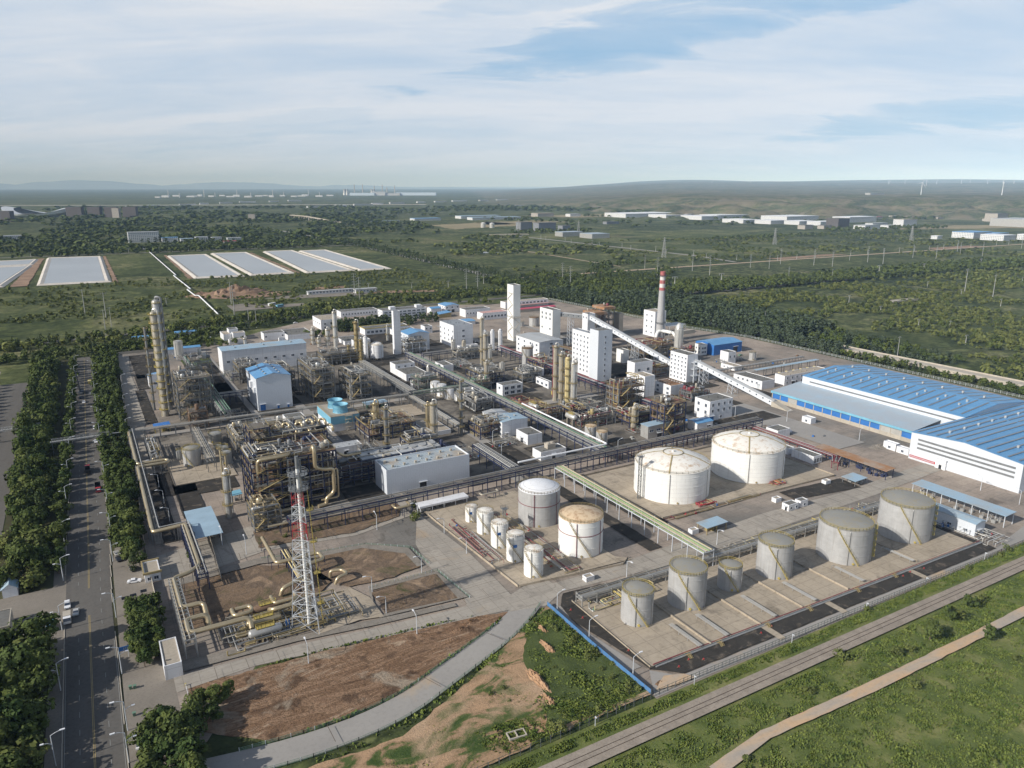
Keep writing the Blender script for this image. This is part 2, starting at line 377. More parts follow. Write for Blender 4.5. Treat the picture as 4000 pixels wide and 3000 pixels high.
# a long clear gap runs up to the right in the middle of the view, another sits low at the right
n3 = noise(nt, mapping(nt, P, (.7,1.6,1), (4.2,1.7,0), (0,0,R(-20))), 2.2, 10, .62, .8)
def gap(ax, ay, bx, by, wd, amt):
    L = math.hypot(bx-ax, by-ay); ux, uy = (bx-ax)/L, (by-ay)/L
    az = math_(nt, 'DIVIDE', sx.outputs[0], math_(nt, 'MAXIMUM', sx.outputs[1], .05)); el = math_(nt, 'DIVIDE', sx.outputs[2], math_(nt, 'MAXIMUM', sx.outputs[1], .05))
    dx = math_(nt, 'SUBTRACT', az, (ax+bx)/2); dy = math_(nt, 'SUBTRACT', el, (ay+by)/2)
    al = math_(nt, 'ADD', math_(nt, 'MULTIPLY', dx, ux), math_(nt, 'MULTIPLY', dy, uy))
    ac = math_(nt, 'SUBTRACT', math_(nt, 'MULTIPLY', dx, -uy), math_(nt, 'MULTIPLY', dy, -ux))
    q = math_(nt, 'ADD', math_(nt, 'POWER', math_(nt, 'DIVIDE', math_(nt, 'ABSOLUTE', al), L/2), 2), math_(nt, 'POWER', math_(nt, 'DIVIDE', math_(nt, 'ABSOLUTE', ac), wd), 2))
    q = math_(nt, 'ADD', q, math_(nt, 'MULTIPLY', math_(nt, 'SUBTRACT', n3, .5), 5.0))
    return math_(nt, 'MULTIPLY', ramp(nt, q, [(.0,(1,1,1)),(.5,(.75,.75,.75)),(1.6,(0,0,0))]), amt)
g1 = gap(-.10, .130, .52, .25, .036, .62); g2 = gap(.30, .066, .80, .105, .020, .55); g3 = gap(-.50, .050, -.15, .085, .02, .22); g4 = gap(-.12, .205, .12, .225, .012, .3)
cov = math_(nt, 'SUBTRACT', math_(nt, 'SUBTRACT', math_(nt, 'SUBTRACT', ramp(nt, veil, [(.34,(.55,.55,.55)),(.58,(1,1,1))]), g1), g2), g3)
cov = math_(nt, 'MAXIMUM', math_(nt, 'SUBTRACT', cov, g4), .0)
cloud = mix(nt, ramp(nt, zz, [(.0,(0,0,0)),(.30,(1,1,1))]), (7.4,8.2,9.7), mix(nt, ramp(nt, veil, [(.38,(0,0,0)),(.60,(1,1,1))]), (7.2,8.0,9.2), (9.2,9.35,9.6)))
clear = mix(nt, .8, sky.outputs[0], (3.5,6.0,9.0))
# the veil only lies low over the plain in front; high up the sky is clear
high = ramp(nt, zz, [(.28,(0,0,0)),(.42,(1,1,1))])
low = mix(nt, cov, clear, cloud)
nt.links.new(mix(nt, math_(nt, 'MULTIPLY', high, .9), low, sky.outputs[0]), bg.inputs['Color'])
bg.inputs['Strength'].default_value = .092

# ------------------------------------------------------------------ land
RAG = {}
def sheet(name, pts, z, mat, kind='structure', label=None):
    if mat.name in ('churned_dirt','brown_dirt','sandy_scrub','tall_grass_ground','black_gravel','open_field','tan_field','excavated_earth','sandy_track'):
        amp, stp = {'black_gravel': (.35,2), 'tan_field': (30,25), 'excavated_earth': (3,6), 'sandy_track': (.35,3)}.get(mat.name, (.9,2)); q = []
        for a, b in zip(pts, pts[1:]+pts[:1]):
            n = max(1, int(math.dist(a,b)/stp))
            for i in range(n):
                x, y = a[0]+(b[0]-a[0])*i/n, a[1]+(b[1]-a[1])*i/n
                q.append((x+amp*mn.noise(Vector((x/stp/1.7,y/stp/1.7,1))), y+amp*mn.noise(Vector((x/stp/1.7,y/stp/1.7,8)))))
        pts = q
    o = MB().poly(pts, z).build(name, mat); o['kind'] = kind
    if label: o['label'] = label
    return o
def strip(pts, w0, w1=None):
    "polygon along a centre line"
    w1 = w1 or w0; L = []; Rr = []
    for i, p in enumerate(pts):
        a = Vector(pts[max(i-1,0)]); b = Vector(pts[min(i+1,len(pts)-1)]); d = (b-a).normalized(); n = Vector((-d.y, d.x))
        L.append(tuple(Vector(p)+n*w0/2)); Rr.append(tuple(Vector(p)-n*w1/2))
    return L + Rr[::-1]
def rect(a, b, c, d): return [(a,b),(c,b),(c,d),(a,d)]
def bez(p, q, r, n=10): return [tuple(Vector(p)*(1-t)**2 + Vector(q)*2*t*(1-t) + Vector(r)*t*t) for t in [i/n for i in range(n+1)]]
K = 150000
g = MB()
for i in range(8):
    for j in range(8):
        xs = [-K,-20000,-4000,-900,500,2600,9000,40000,K]; g.add([(xs[i],xs[j],0),(xs[i+1],xs[j],0),(xs[i+1],xs[j+1],0),(xs[i],xs[j+1],0)], [(0,1,2,3)])
tag(g.build('ground', M['country']), kind='structure')
zc = [.02]
def Z():
    zc[0] += .012; return zc[0]
# soils round the plant
sheet('belt_ground', [(-41,60),(9,60),(13,475),(20,715),(-36,715),(-41,400)], Z(), M['soil'])  # soil and grass below the roadside tree belts
sheet('rail_verge', [(60,60),(900,60),(900,136.2),(548,136.2),(140,137),(78,137),(20,137),(20,60)], Z(), M['verge'])
sheet('side_lot', [(-140,300),(-62,300),(-62,690),(-160,690)], Z(), M['paving'])
PADZ = Z()
sheet('plant_ground', [(9,176),(8.5,215),(9,320),(12,400),(13,475),(19,646),(20,712),(100,712),(150,760),(240,820),(345,835),(440,800),(515,800),(530,560),(545,495),(545,136),(126,136.5),(125,192),(113,196),(76,202.5),(31,208.5),(12,180)], PADZ, M['pad'])
sheet('process_ground', [(24,376),(60,376),(60,312),(172,300),(230,312),(345,312),(345,400),(420,480),(420,600),(250,640),(88,640),(60,500),(24,470)], Z(), M['process'])
sheet('roadside_pavement', [(-5.7,100),(9,100),(9,320),(-1,320),(-3,300)], Z(), M['paving'])
sheet('gate_apron', rect(-42,255,-18.9,292), Z(), M['paving'])
sheet('sidewalk', [(-24,100),(-19.8,100),(-18,330),(-22,330)], Z(), M['paving'])
MR = sheet('main_road', [(-19.8,100),(-5.7,100),(-4.6,272),(-3,320),(-1.6,576),(0,715),(-10,715),(-12.3,582),(-18,330)], Z(), M['asphalt'])
sheet('service_road', [(-60,100),(-41.6,100),(-41.2,640),(-60,640)], Z(), M['asphalt'])
sheet('cross_road', [(-700,744),(350,832),(900,842),(900,852),(350,842),(-700,756)], Z(), M['asphalt'])
mk = MB()
def dash(x0, y0, x1, y1, w=.16): mk.add([(x0-w/2,y0,ZM),(x0+w/2,y0,ZM),(x1+w/2,y1,ZM),(x1-w/2,y1,ZM)], [(0,1,2,3)])
ZM = Z()
def rx(t, y):   # lateral position t in 0..1 across the main road
    l = np.interp(y, [100,330,582,715], [-19.8,-18,-12.3,-10]); r = np.interp(y, [100,272,320,576,715], [-5.7,-4.6,-3,-1.6,0])
    return l + (r-l)*t
y = 105
while y < 700:
    for t in (.27, .76):
        if not 255 < y < 285 or t > .5: dash(rx(t,y), y, rx(t,y+2.6), y+2.6, .15)
    y += 8
mw = mk
for t, c in ((.02,0), (.98,0)): [dash(rx(t,y), y, rx(t,y+20), y+20, .15) for y in range(105,240,20)]
mk.build('road_marking_white', paint('road_white', (.26,.26,.25), .7, 0, .7, (.2,.2,.18), .5))['kind'] = 'structure'
mk = MB()
for y in range(105, 690, 20):
    if not 255 < y < 280:
        for t in (.488, .512): dash(rx(t,y), y, rx(t,y+20), y+20, .13)
mk.build('road_marking_yellow', paint('road_yellow', (.42,.32,.14), .7, 0, .4, (.2,.18,.14), .5))['kind'] = 'structure'
kb = MB()
for y in range(100, 700, 10):
    if not 255 < y < 292: kb.box(rx(0,y)-.35, y, 0, rx(0,y)-.1, y+10, .3)
    if not (180 < y < 200 or 240 < y < 262): kb.box(rx(1,y)+.1, y, 0, rx(1,y)+.35, y+10, .3)
kb.build('kerb', M['conc'])['kind'] = 'structure'

# roads inside and in front of the plant
cr = bez((23,169.2),(50,164.8),(68,171.2),8) + bez((68,171.2),(88,179.5),(100,184.6),7)[1:] + bez((100,184.6),(112,190),(124,200),6)[1:]
cr = [(-8,175)] + cr
sheet('curved_road', strip(cr, 9.0), Z(), M['road_g'])
sheet('churned_ground', [(13,186)] + [(p[0]-1.0,p[1]+5.2) for p in cr[2:18]] + [(112,196),(100,199.5),(70,203.5),(45,206),(12,208)], Z(), M['tracks'])
sheet('front_road', [(9,207),(31,208.6),(45,206.6),(76,202.3),(100,199.0),(113,197),(135,203),(135,212),(118,205.2),(95,206.8),(70,209.5),(45,213),(9,215)], Z(), M['road_c'])
sheet('junction_road', [(112,196),(125,193),(135,198),(180,193.5),(310,196.5),(372,200),(372,210),(300,206),(250,208.5),(200,206),(150,203.5),(122,205)], Z(), M['road_c'])
sheet('yard_road', [(12,272),(50,282.5),(86,277.5),(104,282),(112,284),(112,276),(104,258),(101,240),(103,212),(100,203),(118,203),(119.5,240),(116.5,281),(120,300),(120,310),(60,311),(12,299)], Z(), M['road_c'])
sheet('farm_side_road', [(126,137.5),(132.5,147.5),(138.7,140.8),(300,138.5),(372,150),(372,136.8),(126,137)], Z(), M['road_g'])
sheet('farm_lane', [(125.6,150),(131.5,150),(127.2,178),(131,190),(125.4,191)], Z(), M['road_g'])
sheet('perimeter_lane', [(13,310),(20,310),(22.5,480),(26,504),(25,640),(28,700),(20.5,708),(18,640),(13.5,470)], Z(), M['road_c'])
for nm, a in (('lane', rect(112,300,118,600)), ('lane', rect(24,456.5,182,463)), ('lane', rect(172,292,179,300)), ('lane', rect(84,466,88,700)),
              ('lane', rect(184,300,190,440)), ('lane', rect(240,400,300,408)), ('lane', rect(316,300,322,420)), ('lane', rect(230,300,236,345)),
              ('lane', rect(348,246,372,400)), ('lane', rect(400,395,520,402)), ('lane', rect(240,520,246,680)), ('lane', rect(312,470,318,700)),
              ('lane', rect(270,296,372,303)), ('lane', rect(390,420,396,700))):
    sheet('plant_lane', a, Z(), M['road_g'])
# earth, grass and gravel beds
GZ = Z()
for a in ([(127.5,180),(129,190),(134,196.5),(178,191.6),(303,188.5),(303,138.5),(140,141.2),(133,147.5)],
          rect(181.5,206,188.3,288), rect(196,222,206,286), rect(28,610,50,700), rect(26.5,575,34,622), rect(24,486,30,572),
          rect(68,470,84,590), rect(90,466,110,479), rect(64,600,86,640), [(272,211.5),(312,205.5),(313,218),(273,221)], rect(256,300,300,304),
          rect(236,304,262,318), rect(231,349,238,390), rect(325,303,370,318), rect(330,336,372,350), rect(345,352,372,392), rect(362,378,392,398),
          rect(186,376,198,392), rect(200,318,222,334), rect(176,306,196,352), rect(186,484,230,500), rect(196,512,200,560), rect(188,500,198,540),
          rect(246,440,268,478), rect(270,440,300,452), rect(296,470,300,500), rect(396,440,430,520), rect(400,330,408,392), rect(330,420,372,440),
          rect(440,480,512,492), rect(120,505,124,560), rect(142,360,154,372), rect(16,309,22,395), rect(26,330,36,374), rect(36,356,54,372), rect(20,360,36,392),
          rect(224,640,260,690), rect(300,600,312,660), rect(250,610,280,640), rect(92,484,118,505), rect(140,520,158,556), rect(206,404,222,436), rect(230,470,240,520), rect(246,480,268,515), rect(322,480,340,513), rect(345,430,372,470), rect(246,412,262,438), rect(124,433,150,446), rect(190,560,222,584), rect(94,300,112,328), rect(150,300,170,309), rect(236,360,240,398), rect(402,420,430,440), rect(352,520,380,556), rect(60,540,84,566)):
    o = sheet('gravel_bed', a, GZ, M['gravel'])
sheet('tank_farm_slab', [(134.3,190.3),(300,188),(300,145.2),(250,146.4),(185,148.2),(133.6,148.4)], Z(), M['farmpad'])
for x_ in (178.5,209,255): sheet('bed_crossing', rect(x_,138.4,x_+2.6,148.4), Z(), M['farmpad'])
sheet('white_tank_slab', [(119,285),(166,285),(167,209),(172,204),(123,208),(119,272)], Z(), M['farmpad'])
sheet('large_tank_slab', [(203,283),(312,283),(314,222),(205,227)], Z(), M['farmpad'])
sheet('fan_slab', rect(159,420,180,445), Z(), M['farmpad'])
sheet('small_tank_slab', rect(27,372,56,412), Z(), M['farmpad'])
BZ = Z()
for a in ([(76,232),(101,231.5),(100.5,212),(88,212.5),(75,215)], [(66,267),(84,266),(97,252),(99,240),(85,237),(70,238.5),(62,250)],
          [(50,303),(112,300),(112,294),(108,286),(86,280),(48,286)], [(14,270),(45,271),(62,262),(66,246),(52,232),(14,236)]):
    sheet('sunken_earth', a, BZ, M['brown'])
sheet('weedy_bank', [(12,216),(45,214.4),(70,210.5),(98,207.6),(98,210),(74,213.5),(45,217.5),(12,222)], Z(), M['cobble'])
CZ = Z()
sheet('cobble_slope', [(14,275),(47,277),(66,271),(86,268),(100,256),(100,240),(97,240),(97,252),(84,265),(64,266.5),(46,272),(14,270)], CZ, M['cobble'])
sheet('cobble_slope', [(72,216),(75,232),(76,234),(102,233),(104,211),(72,214),(75,215.5),(100.5,212),(101,231.5),(76,232.2)], CZ, M['cobble'])
sheet('flare_yard_slab', [(52,214.5),(66,216),(74,214),(74,228),(70,238),(52,236)], Z(), M['farmpad'])
sheet('grass_bed', rect(64,640,86,660), Z(), M['lushgrass'])
sheet('grass_bed', [(255,690),(262,686),(272,690),(268,698),(258,698)], Z(), M['lushgrass'])
# waste ground in front, railway and track
sheet('waste_ground', [(22,160),(58,158),(85,170),(104,181),(124.8,192),(125.3,138.5),(78,138),(0,136.5),(-5,163)], Z(), M['sandy'])
sheet('overgrown_ground', [(101,168),(106,176),(113,186),(122,189.8),(124.6,190),(125.2,140),(92,140.5),(100,155)], Z(), M['lushgrass'])
sheet('railway_bed', [(-60,125.6),(900,120.0),(900,125.6),(300,129.4),(-60,131.8)], Z(), M['ballast'])
sheet('sandy_track', [(120,106),(141,109.2),(185,107.2),(235,106.8),(300,106.5),(500,104),(500,108),(300,110.2),(235,110),(185,110.8),(141,112.4),(120,110)], Z(), M['dirtroad'])
sheet('sand_spill', [(128,139),(134,138),(142,137.6),(140,140.5),(134,143)], Z(), M['dirtroad'])
# rails and sleepers
tr = thing('railway_track', 'single railway line on grey ballast outside the plant fence', 'railway', (0,0,0))
tr['kind'] = 'structure'
def ry(x): return 128.7 - (x+60)*.0060
rl = MB()
for s_ in (-.75, .75):
    for x in range(-60, 880, 20): rl.bar((x,ry(x)+s_,.62),(x+20,ry(x+20)+s_,.62),.12,.2)
rl.build('rail', paint('rail_rust', (.05,.03,.022), .7, .2, .2), tr)
sp = MB(); x = -60
while x < 640:
    sp.box(x, ry(x)-1.35, .2, x+.42, ry(x)+1.35, .52); x += .8
tag(sp.build('sleeper', paint('sleeper_concrete', (.80,.74,.64), .9, 0, .3), tr), kind='stuff')
# hills to the right and mountains beyond
def relief(name, az0, az1, na, ds, fn, mat):
    vs = []; fs = []
    for i in range(na+1):
        a = R(60 - (az0 + (az1-az0)*i/na))
        for j, d in enumerate(ds): vs.append((math.cos(a)*d, math.sin(a)*d, fn(az0+(az1-az0)*i/na, d)))
    m = len(ds)
    for i in range(na):
        for j in range(m-1): fs.append((i*m+j, (i+1)*m+j, (i+1)*m+j+1, i*m+j+1))
    o = MB().add(vs, fs).build(name, mat, smooth=True); o['kind'] = 'structure'
    return o
def sst(a, b, x): t = max(0, min(1, (x-a)/(b-a))); return t*t*(3-2*t)
def hillh(az, d):
    a = R(60-az); x, y = math.cos(a)*d, math.sin(a)*d
    d0 = 3900 + max(0,12-az)*90 + 350*mn.noise(Vector((x/1800, y/1800, 0)))
    k = sst(-4, 14, az)
    gul = abs(mn.noise(Vector((x/420, y/420, 3)))) + .5*abs(mn.noise(Vector((x/170, y/170, 9))))
    esc = sst(0, 1100, d - d0 + gul*900)
    h = 82*esc*k*(1 - .25*min(1, gul)*(1-sst(1000, 2600, d-d0))) + 10*mn.noise(Vector((x/900,y/900,5)))*esc
    h += (d-5500)/10000*(105*k*sst(5500, 15000, d) + 6)*sst(5500, 9000, d)*(1 + .35*mn.noise(Vector((x/3500,y/3500,1))))
    return h*sst(-9,3,az) - 8*(1-esc) - 10*(1-sst(-9,2,az))
ds = [2300+i*60 for i in range(75)] + [6800*1.045**i for i in range(30)]
relief('hills', -9, 42, 330, ds, hillh, M['hill'])
def mounth(az, d):
    t = sst(38000, 44000, d)*(1-.3*sst(46000, 52000, d))
    e = 0
    for c, wd, hh in ((-29,5,640),(-36,7,480),(-20,5.5,540),(-12,5,330),(-5,4,180),(31,8,600),(24,5,450),(38,7,640)):
        e = max(e, hh*math.exp(-((az-c)/wd)**2))
    return t*(e*.72 + 55*mn.noise(Vector((az*.9, d/9000, 2)))) - 40
relief('mountains', -44, 48, 220, [37500,39500,41500,43500,45500,49000], mounth, M['mount'])
# haze: a thin real air layer over the whole plain
hz = MB().box(-70000,-70000,-60,70000,70000,900)
hm = bpy.data.materials.new('haze_air'); hm.use_nodes = True; hn = hm.node_tree
for n_ in list(hn.nodes):
    if n_.type == 'BSDF_PRINCIPLED': hn.nodes.remove(n_)
vs_ = hn.nodes.new('ShaderNodeVolumeScatter'); vs_.inputs['Color'].default_value = (.44,.67,1,1); vs_.inputs['Density'].default_value = 4.2e-5; vs_.inputs['Anisotropy'].default_value = -.38
va_ = hn.nodes.new('ShaderNodeVolumeAbsorption'); va_.inputs['Color'].default_value = (.3,.80,1,1); va_.inputs['Density'].default_value = 7e-6
ad_ = hn.nodes.new('ShaderNodeAddShader'); hn.links.new(vs_.outputs[0], ad_.inputs[0]); hn.links.new(va_.outputs[0], ad_.inputs[1])
hn.links.new(ad_.outputs[0], hn.nodes['Material Output'].inputs['Volume'])
hz.build('haze', hm)['kind'] = 'structure'
# settling ponds
def pond(pts, bank=4.5):
    b = MB(); n = len(pts); c = Vector((sum(p[0] for p in pts)/n, sum(p[1] for p in pts)/n)); L = [[],[],[]]
    for p in pts:
        q = Vector(p); d = Vector((1 if q.x < c.x else -1, 1 if q.y < c.y else -1))
        for k in range(3): L[k].append(tuple(q - d*bank*k))
    vs = [(*p,1.2) for p in L[0]] + [(*p,2.6) for p in L[1]] + [(*p,.3) for p in L[2]]; fs = []
    for k in range(n):
        k2 = (k+1) % n; fs += [(k,n+k,n+k2,k2),(n+k,2*n+k,2*n+k2,n+k2)]
    b.add(vs, fs).build('pond_bank', M['silt'])['kind'] = 'structure'
    MB().poly(L[0], 1.5).build('pond_water', M['water'])['kind'] = 'structure'
pond([(-46,1291),(33,1287),(38,1748),(-42,1760)])
pond([(-230,1300),(-104,1298),(-78,1600),(-260,1590)]); pond([(-230,1615),(-78,1640),(-72,1735),(-240,1720)])
pond([(164,1270),(222,1263),(232,1690),(170,1690)])
pond([(248,1267),(303,1267),(315,1699),(257,1707)])
pond([(335,1257),(402,1256),(414,1700),(364,1700)])
pond([(424,1251),(466,1251),(482,1676),(436,1678)])
for pts, m_ in (([(-66,1284),(-88,1284),(-66,1770),(-56,1770)], 'hillsand'), ([(44,1270),(50,1268),(53,1770),(48,1770)], 'hillsand'),
                ([(148,1262),(154,1262),(164,1730),(159,1730)], 'hillsand'), ([(313,1262),(320,1262),(330,1700),(325,1700)], 'hillsand')):
    sheet('bank_path', pts, Z(), M[m_])
# ------------------------------------------------------------------ buildings
_win = {}
def win_mesh(w, h, blank=False):
    "window: dark panes in a pale frame, facing -Y, origin at its lower left corner"
    k = (round(w,2), round(h,2))
    if k not in _win:
        b = MB(); b.cur = 0; b.box(0,-.06,0,w,.02,h); b.cur = 1
        t = .09
        b.box(-t,-.12,-t,w+t,-.0,0); b.box(-t,-.12,h,w+t,0,h+t); b.box(-t,-.12,0,0,0,h); b.box(w,-.12,0,w+t,0,h)
        if w > 1.2: b.box(w/2-.05,-.1,0,w/2+.05,0,h)
        b.box(-.15,-.25,-t-.08,w+.15,0,-t)
        _win[k] = b.mesh('window', [M['glass'], M['frame']])
    return _win[k]
def put_window(root, face, a, z, w, h, W, D):
    if face == 'f': loc, rz = (a, 0, z), 0
    elif face == 'l': loc, rz = (0, a + w, z), -90
    o = link('window', win_mesh(w, h), root, loc); o.rotation_euler = (0,0,R(rz))
def windows(root, W, D, face, cols, rows, w=1.6, h=1.5, z0=1.4, dz=3.6, m=1.2, skip=()):
    L = W if face == 'f' else D
    for r in range(rows):
        for c in range(cols):
            if (r, c) in skip: continue
            a = m + (L - 2*m - w)*(c/(cols-1) if cols > 1 else .5)
            put_window(root, face, a, z0 + r*dz, w, h, W, D)
def bld(bx, name, label, cat='building', roof='flat', wm='white', rm='roofgrey', wins=(), doors=(), group=None, rise=1.6, par=.7, z0=0, vents=0, strips=0, band=None):
    u, v, W, D, h = bx; h -= z0
    if roof == 'flat': vents = max(vents, min(6, int(W*D/55)))
    t = thing(name, label, cat, (u, v, z0), group)
    b = MB()
    if roof == 'flat':
        b.box(0,0,0,W,D,h-.25)
        q = .28
        b.box(0,0,h-.25,W,q,h+par*.3); b.box(0,D-q,h-.25,W,D,h+par*.3); b.box(0,q,h-.25,q,D-q,h+par*.3); b.box(W-q,q,h-.25,W,D-q,h+par*.3)
        b.build('wall', M[wm], t)
        r = MB().box(q,q,h-.25,W-q,D-q,h-.1)
        for k in range(vents):
            x = W*(.15+.7*((k*.618)%1)); y = D*(.2+.6*((k*.37)%1)); r.box(x,y,h-.1,x+.6,y+.6,h+.5)
        r.build('roof', M[rm], t)
    else:
        o = .35
        if roof == 'gx':      # ridge along X
            b.box(0,0,0,W,D,h); b.add([(0,0,h),(0,D,h),(0,D/2,h+rise),(W,0,h),(W,D,h),(W,D/2,h+rise)], [(0,2,1),(3,4,5)])
            b.build('wall', M[wm], t); r = MB()
            for s_, y0, y1 in ((0,-o,D/2),(1,D+o,D/2)):
                zl = h - o*rise/(D/2)+.02
                r.add([(-o,y0,zl),(W+o,y0,zl),(W+o,y1,h+rise+.02),(-o,y1,h+rise+.02),(-o,y0,zl+.14),(W+o,y0,zl+.14),(W+o,y1,h+rise+.16),(-o,y1,h+rise+.16)], [(4,5,6,7),(0,1,5,4),(1,2,6,5),(2,3,7,6),(3,0,4,7),(3,2,1,0)])
            r.build('roof', M[rm], t)
        elif roof == 'gy':
            b.box(0,0,0,W,D,h); b.add([(0,0,h),(W,0,h),(W/2,0,h+rise),(0,D,h),(W,D,h),(W/2,D,h+rise)], [(0,1,2),(3,5,4)])
            b.build('wall', M[wm], t); r = MB()
            for x0, x1 in ((-o,W/2),(W+o,W/2)):
                zl = h - o*rise/(W/2)+.02
                r.add([(x0,-o,zl),(x1,-o,h+rise+.02),(x1,D+o,h+rise+.02),(x0,D+o,zl),(x0,-o,zl+.14),(x1,-o,h+rise+.16),(x1,D+o,h+rise+.16),(x0,D+o,zl+.14)], [(4,5,6,7),(0,1,5,4),(1,2,6,5),(2,3,7,6),(3,0,4,7),(3,2,1,0)])
            r.build('roof', M[rm], t)
        elif roof == 'shed':   # falls towards -X
            b.box(0,0,0,W,D,h); b.add([(W,0,h),(W,D,h),(W,D,h+rise),(W,0,h+rise),(0,0,h),(0,D,h)], [(0,1,2,3),(4,0,3),(5,2,1)])
            b.build('wall', M[wm], t)
            MB().add([(-o,-o,h+.03),(W+o,-o,h+rise+.03),(W+o,D+o,h+rise+.03),(-o,D+o,h+.03),(-o,-o,h+.2),(W+o,-o,h+rise+.2),(W+o,D+o,h+rise+.2),(-o,D+o,h+.2)], [(4,5,6,7),(0,1,5,4),(1,2,6,5),(2,3,7,6),(3,0,4,7),(3,2,1,0)]).build('roof', M[rm], t)
        for k in range(vents):
            n = max(1, (vents+1)//2); vb = MB()
            if roof == 'gx': x = W*(.5+k//2)/n; y = D*(.3 if k % 2 else .7); z = h + rise*.6
            else: y = D*(.5+k//2)/n; x = W*(.3 if k % 2 else .7); z = h + rise*.6
            vb.box(x-.5,y-.7,z-.2,x+.5,y+.7,z+.5).add([(x-.7,y-.9,z+.5),(x+.7,y-.9,z+.5),(x,y-.9,z+.95),(x-.7,y+.9,z+.5),(x+.7,y+.9,z+.5),(x,y+.9,z+.95)], [(0,1,2),(3,5,4),(0,2,5,3),(1,4,5,2),(0,3,4,1)])
            vb.build('roof_vent', M['galv'], t)
    for wv in wins:
        windows(t, W, D, *wv[:3], **(wv[3] if len(wv) > 3 else {}))
    for f, a, ww, hh, mm in doors:
        d = MB()
        if f == 'f': d.box(a,-.1,0,a+ww,.02,hh); d.cur = 1; d.box(a-.4,-1.0,hh+.15,a+ww+.4,.0,hh+.32)
        else: d.box(-.1,a,0,.02,a+ww,hh); d.cur = 1; d.box(-1.0,a-.4,hh+.15,0,a+ww+.4,hh+.32)
        d.build('door', [M[mm], M['frame']], t)
    return t
W_ = dict
# near and middle plant buildings
b = bld((111.7,309.9,43,15.5,12.3), 'compressor_house', 'long white windowless hall with a rust stained vented roof behind the low pipe rack', 'factory hall', 'flat', 'cladwhite', 'oldroof', (), [('f',16.5,3.4,3.6,'dark')], par=2)
for k in range(14):
    MB().box(-.45,-.45,0,.45,.45,.9).box(-.6,-.6,.9,.6,.6,1.05).build('roof_vent', M['conc'], b, loc=(3.4+(k//2)*5.8+(1.4 if k%2 else 0), 4.2 if k % 2 else 11, 12.2))
b = bld((89.1,480.2,21.9,31.6,21.5), 'compressor_house', 'tall white hall with a bright blue gabled roof and rows of small roof ventilators', 'factory hall', 'gy', 'cladwhite', 'roofblue', (), [('f',1.4,3.2,4.2,'blue'),('f',12,1.3,2.3,'blue'),('f',18.4,1.2,2.0,'blue')], rise=2.6, vents=10)
for a_ in ((-1.6,12,13,0,16,17),(-1.4,3,11.5,0,6.5,15),(-1,20,8,0,23,11)): MB().box(*a_).build('wall_duct', M['white'], b)
b = bld((87.1,594.5,64.4,18.7,17.9), 'compressor_house', 'long white workshop with pale blue roof at the back left of the plant', 'factory hall', 'gx', 'white', 'roofltblue', [('f',9,1,W_(z0=8.5,w=2.2,h=1.4,m=3))], rise=1.2, vents=6)
bld((96.2,431.5,11,13.5,6), 'switch_house', 'low white block with plain grey flat roof behind the curved golden pipes', 'building')
bld((106.3,374,15.3,7.6,4.4), 'switch_house', 'low pale block squeezed in front of the blue cooling tower', 'building', rm='roofsilver', doors=[('f',6,1.6,2.4,'dark')])
bld((199.4,368.8,12.4,11.9,9), 'control_building', 'white building with grey sheet roof touching its pale blue roofed neighbour', 'building', 'gy', rm='roofsilver', wins=[('l',3,2,W_(dz=4))], rise=.8, doors=[('l',.6,2,3,'blue')])
bld((198.9,355.7,16.9,12.5,9.3), 'control_building', 'white two storey building with pale blue roof beside the long green pipe rack', 'building', 'gy', rm='roofltblue', wins=[('l',2,3,W_(z0=1.2,dz=2.8))], rise=.8, doors=[('f',2,1.8,2.6,'dark')], vents=2)
bld((205,337.5,9.5,12.7,5.8), 'pump_house', 'small white house with dark felt roof below the green pipe rack', 'building', wins=[('l',1,1)], doors=[('l',5,2.6,3,'dark')])
b = bld((198.3,313,15.9,8.5,4.6), 'pump_house', 'small white house carrying a grey cooling unit on its roof', 'building', wins=[('f',2,1,W_(m=1.5))], doors=[('f',7,2,2.6,'dark')], z0=0)
MB().box(0,0,0,5,3.4,2.6).cyl(1.3,1.7,2.6,3.1,.9,12).cyl(3.7,1.7,2.6,3.1,.9,12).build('cooling_unit', M['conc'], b, loc=(6,3,4.6))
bld((200.4,503.6,16.6,21.8,5), 'laboratory', 'low white annex with dark grey roof joined to a taller white block', 'building', doors=[('f',2,2,2.4,'dark')], wins=[('f',3,1,W_(m=4))])
bld((200.6,525.7,16.1,11.3,8), 'laboratory', 'taller white block with three upper windows behind its low grey roofed annex', 'building', wins=[('f',3,1,W_(z0=5.4,w=1.5,h=1.3,m=2))])
bld((236.2,515.6,8.6,15.4,5.1), 'pump_house', 'small white house with two dark doors beside the inner pipe rack', 'building', doors=[('l',3,2.6,3,'dark'),('l',8,2.6,3,'dark')])
bld((197.1,482.7,13.1,5.3,4.8), 'guard_house', 'low white cabin with wide dark windows beside the four small white tanks', 'building', wins=[('f',4,1,W_(w=1.8,h=1.8))])
bld((241.7,599.5,20,19,14.8), 'compressor_house', 'pale metal hall with mid blue roof beside the slim white cold box', 'factory hall', 'gy', 'cladwhite', 'roofblue', [('l',3,3,W_(z0=5.5,dz=3,w=1.6,h=1.4,m=2))], rise=2)
bld((282.8,593.7,19.2,29.5,19.8), 'silo_building', 'boxy white tower block with a dark ribbed roof', 'building', 'flat', 'white', 'skylight', [('f',1,2,W_(z0=9,dz=5,w=2.4)),('l',4,3,W_(z0=5,dz=4.4)),('f',3,1,W_(z0=5.2,m=9.6))])
b = bld((283.1,582.2,18,5.4,3.3), 'lean_to', 'low lean-to shed at the foot of the dark roofed block', 'shed', rm='roofsilver')
t = bld((226.4,593.3,6.2,4,37.5), 'cold_box', 'slim plain white tower rising left of the pale blue roofed hall', 'tower')
